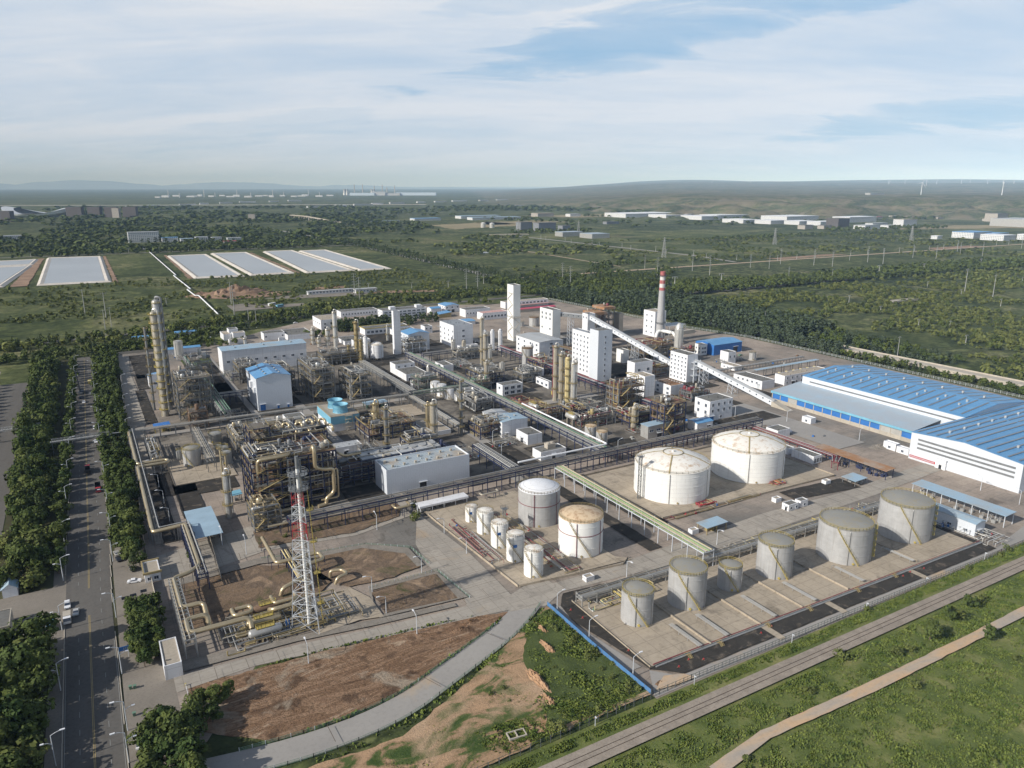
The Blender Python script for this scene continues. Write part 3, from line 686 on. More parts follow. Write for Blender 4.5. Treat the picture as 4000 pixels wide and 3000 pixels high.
t = bld((139.9,637,5.3,2.7,15.5), 'cold_box', 'short slim cream tower in front of the long pale blue roof', 'tower')
b = bld((343.3,592.2,7.6,11.2,52.1), 'cold_box', 'tallest plain white square tower with rust marks near its foot', 'tower', wm='white_rust')
st = MB()
for k in range(9):
    z = 3+k*5.2; st.bar((-.5,1+(k%2)*8,z),(-.5,1+((k+1)%2)*8,z+5.2 if k<8 else z),.5,.15)
st.rail([(-.9,0),(-.9,11)],22,1.2,2,.12); st.box(-1.6,-1.2,21.8,8.4,0,22); st.rail([(-1.6,-1.2),(8.4,-1.2)],22,1.2,2,.12)
for k in range(4): st.bar((1+k*.1+(k%2)*5,-.6,3+k*4.5),(6-(k%2)*5,-.6,7.5+k*4.5),.5,.15)
st.build('stair', M['conc'], b)
MB().box(-.05,4.2,44.0,.0,7.4,44.9).build('name_plate', M['silver'], b)
bld((364.4,558.2,8.6,21.2,32.1), 'transfer_tower', 'white tower with six small windows high up and rust streaks below', 'tower', wm='white_rust', wins=[('l',3,2,W_(z0=23,dz=4,w=2,h=2,m=3)),('l',2,1,W_(z0=14,w=2,h=1.5,m=3))])
bld((322.5,513.4,23.7,37.7,14.9), 'silo_building', 'broad white hall with low grey gabled roof under the six window tower', 'factory hall', 'gy', rm='roofsilver', wins=[('l',4,3,W_(z0=3,dz=4.2,w=2.2,m=3)),('f',1,4,W_(z0=1.8,dz=3.4,w=2.6,m=10.5))], rise=1)
bld((326,443.2,5.7,27.7,33.1), 'process_building', 'tall white slab block with many small windows beside the steel columns', 'tower', wins=[('l',6,8,W_(z0=3,dz=3.7,w=1.3,h=1.4,m=2))], rm='skylight')
bld((321.7,431.4,12.7,10.5,38.2), 'process_building', 'highest stair block of the windowed white slab, pale blue side', 'tower', wins=[('f',1,8,W_(z0=3,dz=4.2,w=1.3,h=1.6,m=8.5))], wm='cladwhite')
b = bld((376.8,396.5,10.1,18.4,20.7), 'transfer_tower', 'white block with a grid of tiny windows where the two conveyor galleries meet', 'tower', wins=[('l',5,6,W_(z0=2,dz=3.1,w=1.2,h=1.1,m=1.2))])
fr = MB()
for x, y in ((4,-3.2),(9.8,-3.2)):
    fr.bar((x,y,0),(x,y,17),.6)
for z in (5,10,15): fr.box(3.5,-3.4,z,10.1,0,z+.2); fr.rail([(3.6,-3.3),(10,-3.3)],z+.2,1.1,2,.1)
fr.build('stair', M['frame'], b)
bld((342.8,414.6,16.8,8.7,15.3), 'process_building', 'white block with two windows standing behind the rusty tower frame', 'building', wins=[('f',2,1,W_(z0=8.5,w=2.4,h=2,m=3))])
bld((325,381.8,8.9,12.9,14.4), 'process_building', 'blank white block with greenish roof right beside the rusty tower frame', 'building', rm='rooftan')
b = bld((342.2,374.5,11.5,16.5,7.3), 'process_building', 'low white building with brown beams across its open roof', 'building', wins=[('l',2,2,W_(z0=1,dz=3.2,w=2.2,m=2)),], rm='rustroof')
bm = MB()
for k in range(6): bm.bar((0,2+k*2.6,8.6),(11.5,2+k*2.6,8.6),.3); bm.bar((1,2+k*2.6,7),(1,2+k*2.6,8.6),.25); bm.bar((10.5,2+k*2.6,7),(10.5,2+k*2.6,8.6),.25)
bm.build('roof_beam', M['rustdeck'], b)
bld((324.5,319.5,19.2,13.2,12.3), 'office', 'white three storey cube with square windows beside the black gravel lawn', 'building', wins=[('f',4,2,W_(z0=5.2,dz=3.8,w=1.7,h=1.9,m=1.6)),('l',2,2,W_(z0=4.2,dz=4.2,w=1.7,h=1.9,m=2.6)),('f',1,1,W_(z0=1,w=1.7,m=9))], doors=[('f',.6,3.0,3,'blue')])
bld((409.8,355.1,12.9,27,6), 'workshop', 'low white workshop with big dark grey roof under the long conveyor gallery', 'building', wins=[('l',5,1,W_(z0=3.4,w=1.5,h=1.3,m=4))], doors=[('l',2,2.5,3.4,'frame')])
bld((432.7,354.9,46.2,8.9,7.1), 'workshop', 'long two storey white office strip with an outside stair next to the blue roofed depot', 'building', wins=[('f',9,2,W_(z0=1.2,dz=3.3,w=1.6,m=2,skip=((0,1),(0,4))))], doors=[('f',8,3,2.6,'dark'),('f',20,3,2.6,'dark')], rm='rooftan')
bld((448.4,425.2,8.4,9.1,9.5), 'pump_house', 'small white tower house with two windows behind the conveyor gallery', 'building', wins=[('f',2,1,W_(z0=4.6,w=1.6,h=2,m=1))])
bld((434.9,404.7,7.8,15,3.5), 'pump_house', 'very low white shed with tan roof in front of the small tower house', 'shed', wins=[('l',3,1,W_(w=1.4,h=.8,m=3))], rm='rooftan')
b = bld((460.7,453.8,33.2,22.1,8.9), 'warehouse', 'dark blue walled warehouse with bright blue roof at the tree edge', 'warehouse', 'gx', 'blue', 'roofblue', doors=[('f',23,5,5.5,'dark')], rise=1.8)
bld((451.1,459.4,7.2,7.3,9.3), 'control_building', 'cream three storey block left of the dark blue warehouse', 'building', wins=[('f',3,2,W_(z0=2,dz=3.4,w=1.2)),('l',2,2,W_(z0=2,dz=3.4,w=1.2))], wm='white_rust')
bld((470.3,541.8,13.4,16.8,24.2), 'boiler_house', 'tall white boiler house standing behind the striped chimney', 'tower', wins=[('l',2,4,W_(z0=3,dz=5.4,m=4)),('f',2,4,W_(z0=3,dz=5.4,m=3))], rm='rooftan')
bld((443,562,5,9,22), 'boiler_house', 'grey narrow block between boiler house and rusty boiler frames', 'tower', wm='conc')
b = bld((431,762,60,12,7.5), 'office', 'long white office with window row behind the tall white tower', 'building', wins=[('f',11,1,W_(z0=4.4,w=3,h=1.6,m=3))], rm='rooftan')
MB().box(6,-3.5,3.0,60,-.02,3.4).build('canopy', M['pinkroof'], b)
bld((425,730,56,10,3.4), 'arcade', 'long low shed with crimson roof in front of the pink awning', 'shed', 'gx', 'conc', 'redroof', rise=.8)
bld((371.4,706.4,31.1,13.3,7.4), 'workshop', 'white workshop with faded pink roof and wide windows', 'building', wins=[('f',7,1,W_(z0=2.6,w=2.4,h=2,m=2))], rm='pinkroof')
bld((363.3,731.5,30.8,14.7,8.2), 'workshop', 'white workshop with dark flat roof and small blue windows', 'building', wins=[('f',8,1,W_(z0=3.4,w=1.2,h=1.6,m=2))])
bld((357.5,771.3,17.4,19.8,7.8), 'garage', 'white two storey garage with mid blue roof near the back fence', 'building', 'gy', rm='roofblue', wins=[('f',3,1,W_(z0=5)),('l',4,1,W_(z0=5,m=2))], doors=[('f',2,3.4,3.4,'dark'),('f',8,3.4,3.4,'dark')], rise=1.2)
bld((339.3,770,12.4,11.6,6.2), 'garage', 'small white garage with blue roof left of the larger blue roofed garage', 'building', 'gx', rm='roofblue', rise=1.2)
bld((336,742,15,13,4), 'shelter', 'open shed with deep blue roof and yellow side wall', 'shed', 'shed', 'mustard', 'roofblue', rise=1.6)
bld((330,690,24,16,3.6), 'shelter', 'flat deep blue roof behind the dark ribbed block', 'shed', 'gx', 'white', 'roofblue', rise=.7)
bld((244,798.5,42.3,15.8,6.2), 'office', 'long low wing of the white office block, with a row of small windows', 'building', wins=[('f',12,1,W_(z0=2.6,w=1.4,h=1.5,m=2))])
b = bld((272.9,746.4,50.1,14.5,12.5), 'office', 'five storey white office block with ribbon windows and roof turrets', 'building', wins=[('f',9,4,W_(z0=1.2,dz=2.8,w=3.6,h=1.3,m=2)),('l',2,4,W_(z0=1.2,dz=2.8,w=1.4,h=1.3,m=3))])
MB().box(10,3,12.4,16,9,15.4).box(40,3,12.4,46,9,15.4).build('stair_turret', M['white'], b)
bld((204.3,737.2,20.9,30.3,10), 'canteen', 'white building with cyan edged roof left of the dark poplars', 'building', wins=[('f',3,2,W_(z0=1.6,dz=3.6,w=2,m=3)),('l',4,1,W_(z0=5,m=4))], rm='rooftan')
b = bld((232.8,687.5,45.1,15.4,6.1), 'office', 'low office with mustard roof edge half hidden by poplars', 'building', wins=[('f',10,1,W_(z0=2,w=2.6,h=2,m=2))])
MB().box(-.6,-.6,6.3,45.7,0,6.9).box(-.6,15.4,6.3,45.7,16,6.9).box(-.6,0,6.3,0,15.4,6.9).build('roof_edge', M['yellow'], b)
bld((142.5,710.6,19.3,12.5,6.6), 'gate_office', 'white stepped block with dark roof behind the pale blue roofed workshop', 'building', wins=[('f',2,1,W_(z0=3))])
bld((162,700,24,32,5), 'gate_office', 'long dark roofed wing running back from the stepped white block', 'building')
bld((109.9,729.4,7.1,19.3,5.7), 'substation', 'left wing of the stacked white cubes', 'building', rm='rooftan')
bld((117.8,724.9,10.8,9.4,7), 'substation', 'right hand cube of the stacked white cubes', 'building', rm='rooftan')
bld((111.3,708,14.8,5.9,4.2), 'substation', 'lowest front step of the stacked white cubes', 'building', rm='rooftan')
bld((116,736,8.3,10,9), 'substation', 'highest rear cube of the stacked white cubes', 'building')
bld((72.5,769.9,19.5,9,4.3), 'gate_office', 'low white cabin with blue roof and dark doors behind the back left trees', 'building', 'gx', rm='roofblue', wins=[('f',3,1,W_(w=1.4,z0=1.4,m=2))], doors=[('f',9,2,2.4,'dark'),('f',13,2,2.4,'dark')], rise=.8)
bld((35.4,770,22,8,3), 'shelter', 'long low blue roofed shed left of the tall distillation columns', 'shed', 'gx', rm='roofblue', rise=.8)
bld((34.4,574.7,6.7,2.7,10.2), 'control_building', 'narrow white house with bright blue roof beside the tall distillation columns', 'building', 'flat', rm='roofblue', wins=[('f',1,1,W_(z0=3,w=1.6,m=3))])
bld((33.7,578,7,8,8.4), 'control_building', 'white house with bright blue lean roof behind its narrow neighbour', 'building', 'shed', rm='roofblue', rise=.8)
bld((50,690,34,9,4.4), 'shelter', 'blue roofed shed behind the silver drum tank', 'shed', 'gx', rm='roofblue', rise=.9)
bld((201.4,652.3,24.2,24.8,3.4), 'workshop', 'wide low white building with dark roof and three roof boxes', 'building', vents=3)
bld((200.3,623.4,14.4,6,9.5), 'workshop', 'plain white wall block behind the scaffolded column', 'building')
bld((256,668,22,14,5.4), 'workshop', 'low grey roofed block behind the pale blue roofed metal hall', 'building')
bld((287,668,8,10,7), 'switch_house', 'small white block with two windows left of the dark roofed block', 'building', wins=[('f',2,1,W_(z0=4,m=1))])
bld((282.3,466.9,15.4,8.9,5.5), 'switch_house', 'two storey white house with dark roof at the foot of the dark silo', 'building', wins=[('f',3,2,W_(z0=.9,dz=2.4,w=1.8,h=1.2,m=2))], doors=[('l',3,2.5,2.4,'blue')])
bld((242.1,432.3,16.1,8.5,7.6), 'switch_house', 'two storey white house with six dark windows beside the rusty platform', 'building', wins=[('f',3,2,W_(z0=1,dz=3.4,w=3,h=2,m=1.6)),('l',1,1,W_(z0=4.4,w=2))])
bld((280,432.9,2.7,17,5.1), 'switch_house', 'low white row with three windows behind the dark red mast', 'building', wins=[('l',3,1,W_(z0=1.6,w=2.4,m=1.6))])
bld((269.9,312.2,15.4,6.5,7.4), 'pump_house', 'grey metal clad house with rusty pale roof beside the navy frame', 'building', 'shed', 'galv', 'roofltblue', wins=[('f',3,1,W_(z0=4,w=3,h=1.2,m=1))], doors=[('f',7,3,2.6,'dark')], rise=.4)
bld((303.6,308,12.5,8,5), 'pump_house', 'low pale walled house with blue roof and dark doorway in front of the white cube', 'building', 'gx', rm='roofblue', doors=[('f',8,2.6,3,'dark')], rise=.8)
bld((335,275.9,10.3,8.6,4.4), 'switch_house', 'white block with dark felt roof behind the farther large dome tank', 'building')
bld((318.2,237.9,6.6,14,4.1), 'foam_station', 'long white shed with a glazed front beside the large dome tank', 'building', wins=[('f',3,1,W_(w=1.6,h=2.2,z0=.8,m=.4))])
bld((318.4,254.4,5,6,3.3), 'foam_station', 'small blank white shed just behind the glazed one', 'shed')
for i, (bx, lb) in enumerate((((373.5,284.1,4.5,6.6,3.5),'white cabin with one window standing near the left end of the depot'), ((373.4,228.7,3.6,7.3,3.9),'white cabin beside the gravel heap, left one of the pair at the depot corner'), ((373.1,221.1,3.4,6.9,3.3),'lower white cabin touching the depot corner'))):
    bld(bx, 'site_cabin', lb, 'cabin', rm='white', wins=[('l',1,1,W_(w=1.4,h=1.2,z0=1,m=1))])
bld((259.6,204,6.4,3.8,3), 'control_building', 'small white hut with two windows between tank rows', 'hut', wins=[('f',2,1,W_(w=1.2,h=1.1,z0=1,m=.8))], doors=[('l',1,1,2.2,'dark')])
bld((267.4,204.1,4.9,3.2,3.2), 'control_building', 'smaller square hut attached behind the two window hut', 'hut', wins=[('f',1,1,W_(w=1.2,h=1,z0=1,m=1))])
bld((306.5,149.1,7,21.2,5.5), 'pump_house', 'long narrow white shed with pale blue roof beside the largest grey tank', 'shed', 'gy', 'cladwhite', 'roofltblue', wins=[('l',3,1,W_(w=1.6,h=.9,z0=1.2,m=3))], doors=[('f',1.5,2.4,2.6,'dark')], rise=.7)
for x, y, lb in ((262.3,213.4,'small white box hut on the black bed, left one'), (300,216,'small white box hut on the black bed near the rack corner'), (206.5,208.2,'low white shed beside the blue canopy near the big dome tank'), (146,198.6,'tiny white meter hut on the kerb below the white tanks')):
    bld((x,y,3.6,2.6,1.9), 'meter_hut', lb, 'hut', rm='rooftan')
# gate houses on the main road
b = bld((6.9,214.6,4.8,14.6,4.6), 'gate_house', 'white framed gate portal with gravel roof at the lower plant entrance', 'gatehouse', rm='rooftan')
b = bld((6.8,278.5,5.2,10,3.6), 'gate_house', 'small gatehouse with mustard roof edge at the upper plant entrance', 'gatehouse', rm='rooftan', wins=[('f',2,1,W_(w=1.4,h=1.2,z0=1,m=.8))])
MB().box(-.5,-.5,3.5,5.7,0,4.3).box(-.5,10,3.5,5.7,10.5,4.3).box(-.5,0,3.5,0,10,4.3).build('roof_edge', M['mustard'], b)
b = bld((-40.5,263,7,12,4.2), 'gate_house', 'dark flat roofed gatehouse on the left side of the main road', 'gatehouse', wm='conc')
bld((-37.5,292,4.6,5.2,3.4), 'kiosk', 'tiny kiosk with pale blue gabled roof hidden in the roadside trees', 'kiosk', 'gy', rm='roofltblue', rise=1.6)
# depot with blue roofs on the right
b = bld((370,164,118,55,14.6), 'depot_hall', 'large white front hall with three louvre bands and blue roof', 'warehouse', 'gx', 'cladwhite', 'roofblue', rise=2.4, vents=0)
for k, z in enumerate((11.2, 8.9, 6.6)): MB().box(-.12,3,z,.02,51,z+1.0).build('louvre_band', M['steel'], b)
MB().box(-.14,40.5,1.2,.0,54.5,2.4).build('banner', [M['red']], b)
w_ = MB()
for k in range(22): w_.box(-.18,41.2+k*.6,1.5,-.14,41.55+k*.6,2.1)
w_.build('banner_lettering', M['frame'], b)
MB().box(-1.4,34.5,0,0,39.8,5.0).box(-1.6,34.3,5,0,40,5.2).build('porch', M['white'], b)
MB().box(-1.5,36.4,0,-1.42,37.8,2.4).build('door', M['dark'], b)
for k in range(11):
    for s_ in (0,1):
        o_ = MB(); y = 3+k*5
        if s_ == 0 and y < 26: yy = y
        rs = 2.4*(1-abs(y-27.5)/27.5)+15.0
        x0, x1 = (2, 58) if s_ == 0 else (60, 116)
        o_.bar((x0,y,rs),(x1,y,rs),1.0,.1).build('skylight_strip', M['skylight'], b)
for k in range(12): MB().box(-.5,-.5,0,.5,.5,.7).cyl(0,0,.7,1.1,.7,10).build('roof_vent', M['silver'], b, loc=(12+k*6.6, 12 if k % 2 else 42, 15.9))
b = bld((419,219,64,110,15), 'depot_hall', 'long blue roofed main hall with white side wall behind the open shed', 'warehouse', 'gy', 'cladwhite', 'roofblue', rise=3.2)
MB().box(-.12,3,11.6,.02,104,12.5).build('louvre_band', M['steel'], b)
for k in range(17):
    y = 4+k*6.4
    for s_ in (0,1):
        xa, za, xb, zb = (3,15.45,30,18.15) if s_ == 0 else (34,18.15,61,15.45)
        MB().bar((xa,y+s_*1.2,za+.12),(xb,y+s_*1.2,zb+.12),1.1,.1).build('skylight_strip', M['skylight'], b)
    if k % 2: 
        for x, z in ((16,16.7),(24,17.5),(42,17.4)): MB().box(-.5,-.5,0,.5,.5,.7).cyl(0,0,.7,1.1,.75,10).build('roof_vent', M['silver'], b, loc=(x,y+2.5,z))
t = thing('open_shed', 'long grey roofed open shed with blue panels along the front of the depot', 'shed', (393.5,232,0))
MB().add([(-1,0,7.1),(27,0,9.8),(27,100,9.8),(-1,100,7.1),(-1,0,7.4),(27,0,10.1),(27,100,10.1),(-1,100,7.4)], [(4,5,6,7),(0,1,5,4),(1,2,6,5),(2,3,7,6),(3,0,4,7),(3,2,1,0)]).build('roof', M['roofshed'], t)
MB().box(-1.15,0,6.1,-.95,100,7.5).build('fascia', M['ltblue'], t)
for k in range(16):
    y = k*6.6
    MB().box(-.3,y,0,.3,y+.5,7).build('post', M['conc'], t)
    if k < 15:
        pm = 'blue' if k not in (1,2,12) else 'silver'
        MB().box(-.1,y+.5,2.4,.05,y+6.6,6.9).build('wall_panel', M[pm], t)
        MB().box(-.15,y+.5,0,.1,y+6.6,2.4).build('plinth', M['conc'], t)
MB().box(.05,99.8,0,25.5,100,7.2).build('end_wall', M['galv'], t)

# cooling tower with two fan stacks
t = thing('cooling_tower', 'blue and white box cooling tower with two flared fan stacks on top', 'cooling tower', (116.8,414.2,0))
MB().box(.2,.2,0,17.2,27.8,4.6).build('basin_wall', M['white'], t)
MB().box(0,0,4.6,17.4,28,9.2).build('louvre_wall', M['ltblue'], t)
MB().box(0,0,9.2,17.4,28,9.45).build('top_deck', M['rooftan'], t)
for (x, y) in ((8.6,8.5),(8.8,19.5)):
    fs = MB().lathe(x, y, [(4.6,9.4),(3.9,11.0),(3.9,12.6),(4.6,14.2),(4.4,14.2),(3.7,12.6),(3.7,11),(3.7,9.5)], 32)
    for k in range(32):
        a = k*math.pi/16; fs.bar((x+4.5*math.cos(a),y+4.5*math.sin(a),9.6),(x+4.0*math.cos(a),y+4.0*math.sin(a),12.4),.12)
    s_ = fs.build('fan_stack', M['ltblue'], t, True)
    f = MB().cyl(x,y,10.6,11.1,.5,12)
    for k in range(6):
        a = k*math.pi/3; f.bar((x,y,10.9),(x+2.9*math.cos(a),y+2.9*math.sin(a),10.95),.5,.06)
    f.build('fan', M['galv'], s_)
s_ = MB()
for k in range(4): s_.bar((9+(k%2)*3,-.9,k*2.3),(12-(k%2)*3,-.9,k*2.3+2.3),.5,.12); s_.box(8.4,-1.4,k*2.3+2.2,12.6,-.1,k*2.3+2.3)
for x in (8.4,12.6): s_.bar((x,-1.4,0),(x,-1.4,10.4),.18)
s_.build('stair', M['tan'], t)
MB().rail([(0,0),(17.4,0),(17.4,28),(0,28)], 9.4, 1.1, 2.5, .07, True).build('railing', M['mustard'], t)
# flat water basin
t = thing('settling_basin', 'flat topped concrete basin between the blue walkway rack and the tan columns', 'basin', (163,378,0))
MB().box(0,0,0,14,24,2.6).build('basin_wall', M['white'], t)
MB().box(.5,.5,2.6,13.5,23.5,2.7).build('cover', M['rooftan'], t)
# open canopies
def canopy(u, v, W, D, h, rm, label, n, pm='steel', slope=.5, name='canopy', cat='canopy', clutter=0, cm='steel'):
    t = thing(name, label, cat, (u,v,0))
    MB().add([(0,0,h),(W,0,h+slope),(W,D,h+slope),(0,D,h),(0,0,h+.18),(W,0,h+slope+.18),(W,D,h+slope+.18),(0,D,h+.18)], [(4,5,6,7),(0,1,5,4),(1,2,6,5),(2,3,7,6),(3,0,4,7),(3,2,1,0)]).build('roof', M[rm], t)
    for k in range(n):
        for x, z in ((.6,h+.05),(W-.6,h+slope-.05)):
            y = .6+(D-1.2)*k/(n-1) if D >= W else None
            if y is None: X = .6+(W-1.2)*k/(n-1); Y = .6 if x == .6 else D-.6; Zt = h
            else: X, Y, Zt = x, y, z
            MB().box(X-.14,Y-.14,0,X+.14,Y+.14,Zt).build('post', M[pm], t)
    for k in range(clutter):
        x = rnd.uniform(1,W-2); y = rnd.uniform(1,D-2); c = MB()
        c.box(x,y,0,x+1.2,y+1.6,1.4).tube([(x,y,.6),(x,y,2.6),(x+1.6,y,2.6),(x+1.6,y+1.2,2.6),(x+1.6,y+1.2,0)],.12,6)
        c.build('loading_pipework', M[cm], t)
    return t
canopy(325,147,8,42,5.4,'roofltblue','long blue grey canopy on white posts at the right end of the tank farm',7,'frame',.4,'loading_canopy','canopy',9,'galv')
canopy(330,205,7,42,4.8,'rustroof','long loading canopy with rusty and grey roof sheets in front of the depot',7,'navy',.4,'loading_canopy','canopy',10,'navy')
b = canopy(211,204.5,12,6.5,3.4,'roofltblue','small pale blue canopy over pumps near the end of the yellow pipe rack',3,'mustard',.3,'pump_canopy','canopy',4,'mustard')
canopy(309.5,207,9,8,3.0,'roofltblue','small square canopy with blue and tan roof beside the pipe corner',3,'steel',.3,'pump_canopy','canopy',4,'galv')
canopy(26,296,11,30,5.2,'paleblue','big plain pale blue canopy roof with a torn corner in the left yard',5,'navy',.2,'shelter_roof','canopy',4,'tan')
canopy(26.5,463,9,7,4.2,'blue','small bright blue canopy beside the foot of the tall columns',3,'yellow',.3,'pump_canopy','canopy',3,'yellow')
canopy(47,336,5,6,4,'ltblue','tiny blue canopy left of the big navy process frame',2,'steel',.2,'pump_canopy','canopy',1)
canopy(150,448,15,8,3.2,'paleblue','pale blue canopy below the process block behind the cooling tower',3,'green',.3,'pump_canopy','canopy',4,'green')
b = canopy(116.8,283.5,24,5,3.4,'white','long white canopy at the head of the white tank yard',5,'white',.1,'pump_canopy','canopy',7,'galv')
MB().box(0,-.1,2.7,24,.1,3.5).box(-.1,0,2.7,.1,5,3.5).build('fascia', M['white'], b)
b = canopy(432,380,70,3.4,6.2,'roofltblue','long thin pale blue walkway roof behind the low workshop',8,'steel',.1,'walkway_roof','canopy')
canopy(487,540,22,14,9,'roofsilver','silver box roof on stilts at the edge of the poplars',3,'frame',.3,'shelter_roof','canopy')
for i in range(6):
    t = tag(MB().box(0,0,0,.9,17,1.9).box(-.2,0,1.9,1.1,17,2.2).build('basin_divider', M['ochre'], loc=(455+i*8,363,0)), 'ochre topped divider wall of the open basins beside the thin blue walkway', 'wall', 'basin divider walls')
tag(MB().box(0,0,0,52,.6,2.4).build('basin_wall', M['white'], loc=(452,362,0)), 'low white wall in front of the ochre divided basins', 'wall')

t = thing('air_cooler', 'grey ribbed air cooler deck on the dark frame right of the navy process frame', 'air cooler', (108,333,0), None)
MB().box(0,0,10.2,42,11,11.2).build('fan_box', M['roofsilver'], t)
for k in range(8):
    MB().cyl(2.8+k*5.2,5.5,11.2,11.7,2.1,20).build('fan_ring', M['galv'], t)
    MB().bar((2.8+k*5.2,.4,0),(2.8+k*5.2,.4,10.2),.3).bar((2.8+k*5.2,10.6,0),(2.8+k*5.2,10.6,10.2),.3).build('support', M['navy'], t)
# ------------------------------------------------------------------ tanks
def tank(tk, label, shell='white_shell', roofm='dome_rust', rise=.12, name='storage_tank', group=None, stair=True, railm='mustard', ring=None, pipes=2, base=True, sa=200, legs=0, cone=False, crown=False):
    u, v, r, h = tk
    t = thing(name, label, 'tank', (u,v,0), group)
    n = 40 if r > 4 else 24
    b = MB(); b.lathe(0,0,[(r,0 if not legs else 1.6),(r,h)],n)
    nr = 3 if h > 9 else 1
    for k in range(nr):
        z = h*(.86 - .3*k) if nr > 1 else h*.8
        b.lathe(0,0,[(r,z-.07),(r+.09,z-.07),(r+.09,z+.07),(r,z+.07)],n)
    b.build('shell', M[shell], t, True)
    d = MB(); R_ = r*1.01; k = 8
    prof = [(R_, h-.05),(R_, h+.08)] + [(R_*(1-i/k) if i < k else .01, h+.08 + r*rise*2*((i/k) if cone else (1-(1-i/k)**2))) for i in range(1, k+1)]
    d.lathe(0,0,prof,n)
    if crown:
        zt = h + r*rise*2
        d.lathe(0,0,[(.6,zt-.3),(.6,zt+.9),(.01,zt+.9)],10)
        d.cur = 1
        rr = r*.26; zr = h + r*rise*2*(1-.26**2)
        d.lathe(0,0,[(rr,zr+.1),(rr+.2,zr+.1),(rr+.2,zr+.4),(rr,zr+.4)],32)
        for a in (.9, 2.3, 3.9, 5.4):
            pr = None
            for i in range(7):
                q = rr + (r-rr)*i/6; z = h+.25 + r*rise*2*(1-(q/r)**2); p = (q*math.cos(a), q*math.sin(a), z)
                if pr: d.bar(pr, p, .55, .12)
                pr = p
    d.build('roof', [M[roofm], M['mustard']], t, True)
    pts = [((r-.1)*math.cos(2*math.pi*i/n), (r-.1)*math.sin(2*math.pi*i/n)) for i in range(n)]
    MB().rail(pts, h+.05, 1.1, 3, .09 if r > 4 else .07, True).build('railing', M[railm], t)
    if stair:
        s_ = MB(); turn = min(150, 34*h/r); m = int(h/.5); pv = None; sa = min(sa, 232 - turn*.45)
        for i in range(m+1):
            a = R(sa + turn*i/m); z = h*(1-i/m); c, q = math.cos(a), math.sin(a)
            s_.bar(((r+.05)*c,(r+.05)*q,z),((r+.8)*c,(r+.8)*q,z),.3,.06)
            p = ((r+.8)*c,(r+.8)*q,z+1.0)
            if pv: s_.bar(pv, p, .07); s_.bar((pv[0],pv[1],pv[2]-1), (p[0],p[1],p[2]-1), .1)
            if i % 3 == 0: s_.bar((p[0],p[1],z), p, .07)
            pv = p
        s_.build('stair', M[railm], t)
    for i in range(pipes):
        a = R(225 + i*67); c, q = math.cos(a)*(r+.25), math.sin(a)*(r+.25)
        MB().tube([(c,q,.3),(c,q,h*.97),(c*.9,q*.9,h*.97+.4)],.12,6).build('pipe', M[ring or 'galv'], t)
    if ring:
        MB().lathe(0,0,[(r+.02,h*.62),(r+.18,h*.62),(r+.18,h*.62+.2),(r+.02,h*.62+.2)],n).build('spray_ring', M[ring], t)
    if base: MB().lathe(0,0,[(r+.45,0),(r+.45,.4),(r,.4)],n).build('base', M['conc'], t)
    for i in range(legs):
        a = 2*math.pi*i/legs; x, y = (r-.4)*math.cos(a), (r-.4)*math.sin(a)
        MB().box(x-.3,y-.3,0,x+.3,y+.3,1.7).build('leg', M['conc'], t)
    if h > 5:
        mh = MB(); a = R(238); c, q = math.cos(a), math.sin(a)
        mh.tube([(r*c,r*q,1.2),((r+.3)*c,(r+.3)*q,1.2)],.45,10); mh.build('manhole', M[railm], t)
    return t
G_ = W_(shell='grey_shell', roofm='grey_roof_tank', railm='yellow', rise=.07)
tank((146.7,170.9,5.3,11.3), 'first small grey tank at the left end of the front tank row', **G_)
tank((168.7,170.9,6.5,13.4), 'medium grey tank second from the left in the front tank row', **G_)
tank((189,170.7,4.2,8.8), 'smallest and lowest grey tank in the front row', **G_)
tank((211.2,170,6.4,13.1), 'medium grey tank just right of the smallest one', **G_)
for tk, lb in (((245.9,166.2,9.9,14.6),'large grey tank with yellow side platforms, left one of the big pair'), ((283.4,165.5,10.1,15.4),'large grey tank with yellow side platforms at the far right of the front row')):
    t = tank(tk, lb, **G_)
    p = MB(); r = tk[2]
    for k in range(6):
        z = 2.2+k*2.3; a0 = -62
        for a in range(a0, a0+24, 6):
            c, q = math.cos(R(a)), math.sin(R(a)); c2, q2 = math.cos(R(a+6)), math.sin(R(a+6))
            p.bar(((r+.7)*c,(r+.7)*q,z),((r+.7)*c2,(r+.7)*q2,z),1.0,.1); p.bar(((r+1.2)*c,(r+1.2)*q,z+1),((r+1.2)*c2,(r+1.2)*q2,z+1),.1); p.bar(((r+1.2)*c,(r+1.2)*q,z),((r+1.2)*c,(r+1.2)*q,z+1),.08)
    p.build('platform', M['yellow'], t)
tank((230.9,248.8,17.5,15), 'very large white dome roofed tank standing nearest the yellow pipe rack', 'white_shell', 'dome_rust', .13, stair=False, pipes=3, crown=True, name='dome_tank')
tank((280.9,248.6,17.8,15.5), 'very large white dome roofed tank, the farther right one of the two', 'white_shell', 'dome_rust', .13, stair=False, pipes=3, crown=True, name='dome_tank')
tank((159.5,252.9,9,15.4), 'grey tank with a clean white dome and red spray pipe', 'grey_shell', 'white', .14, ring='maroon', stair=False)
tank((159.5,221.8,8.8,15), 'white tank with heavily rusted dome and red spray pipe', 'white_rust', 'dome_rusty', .12, ring='maroon', sa=250)
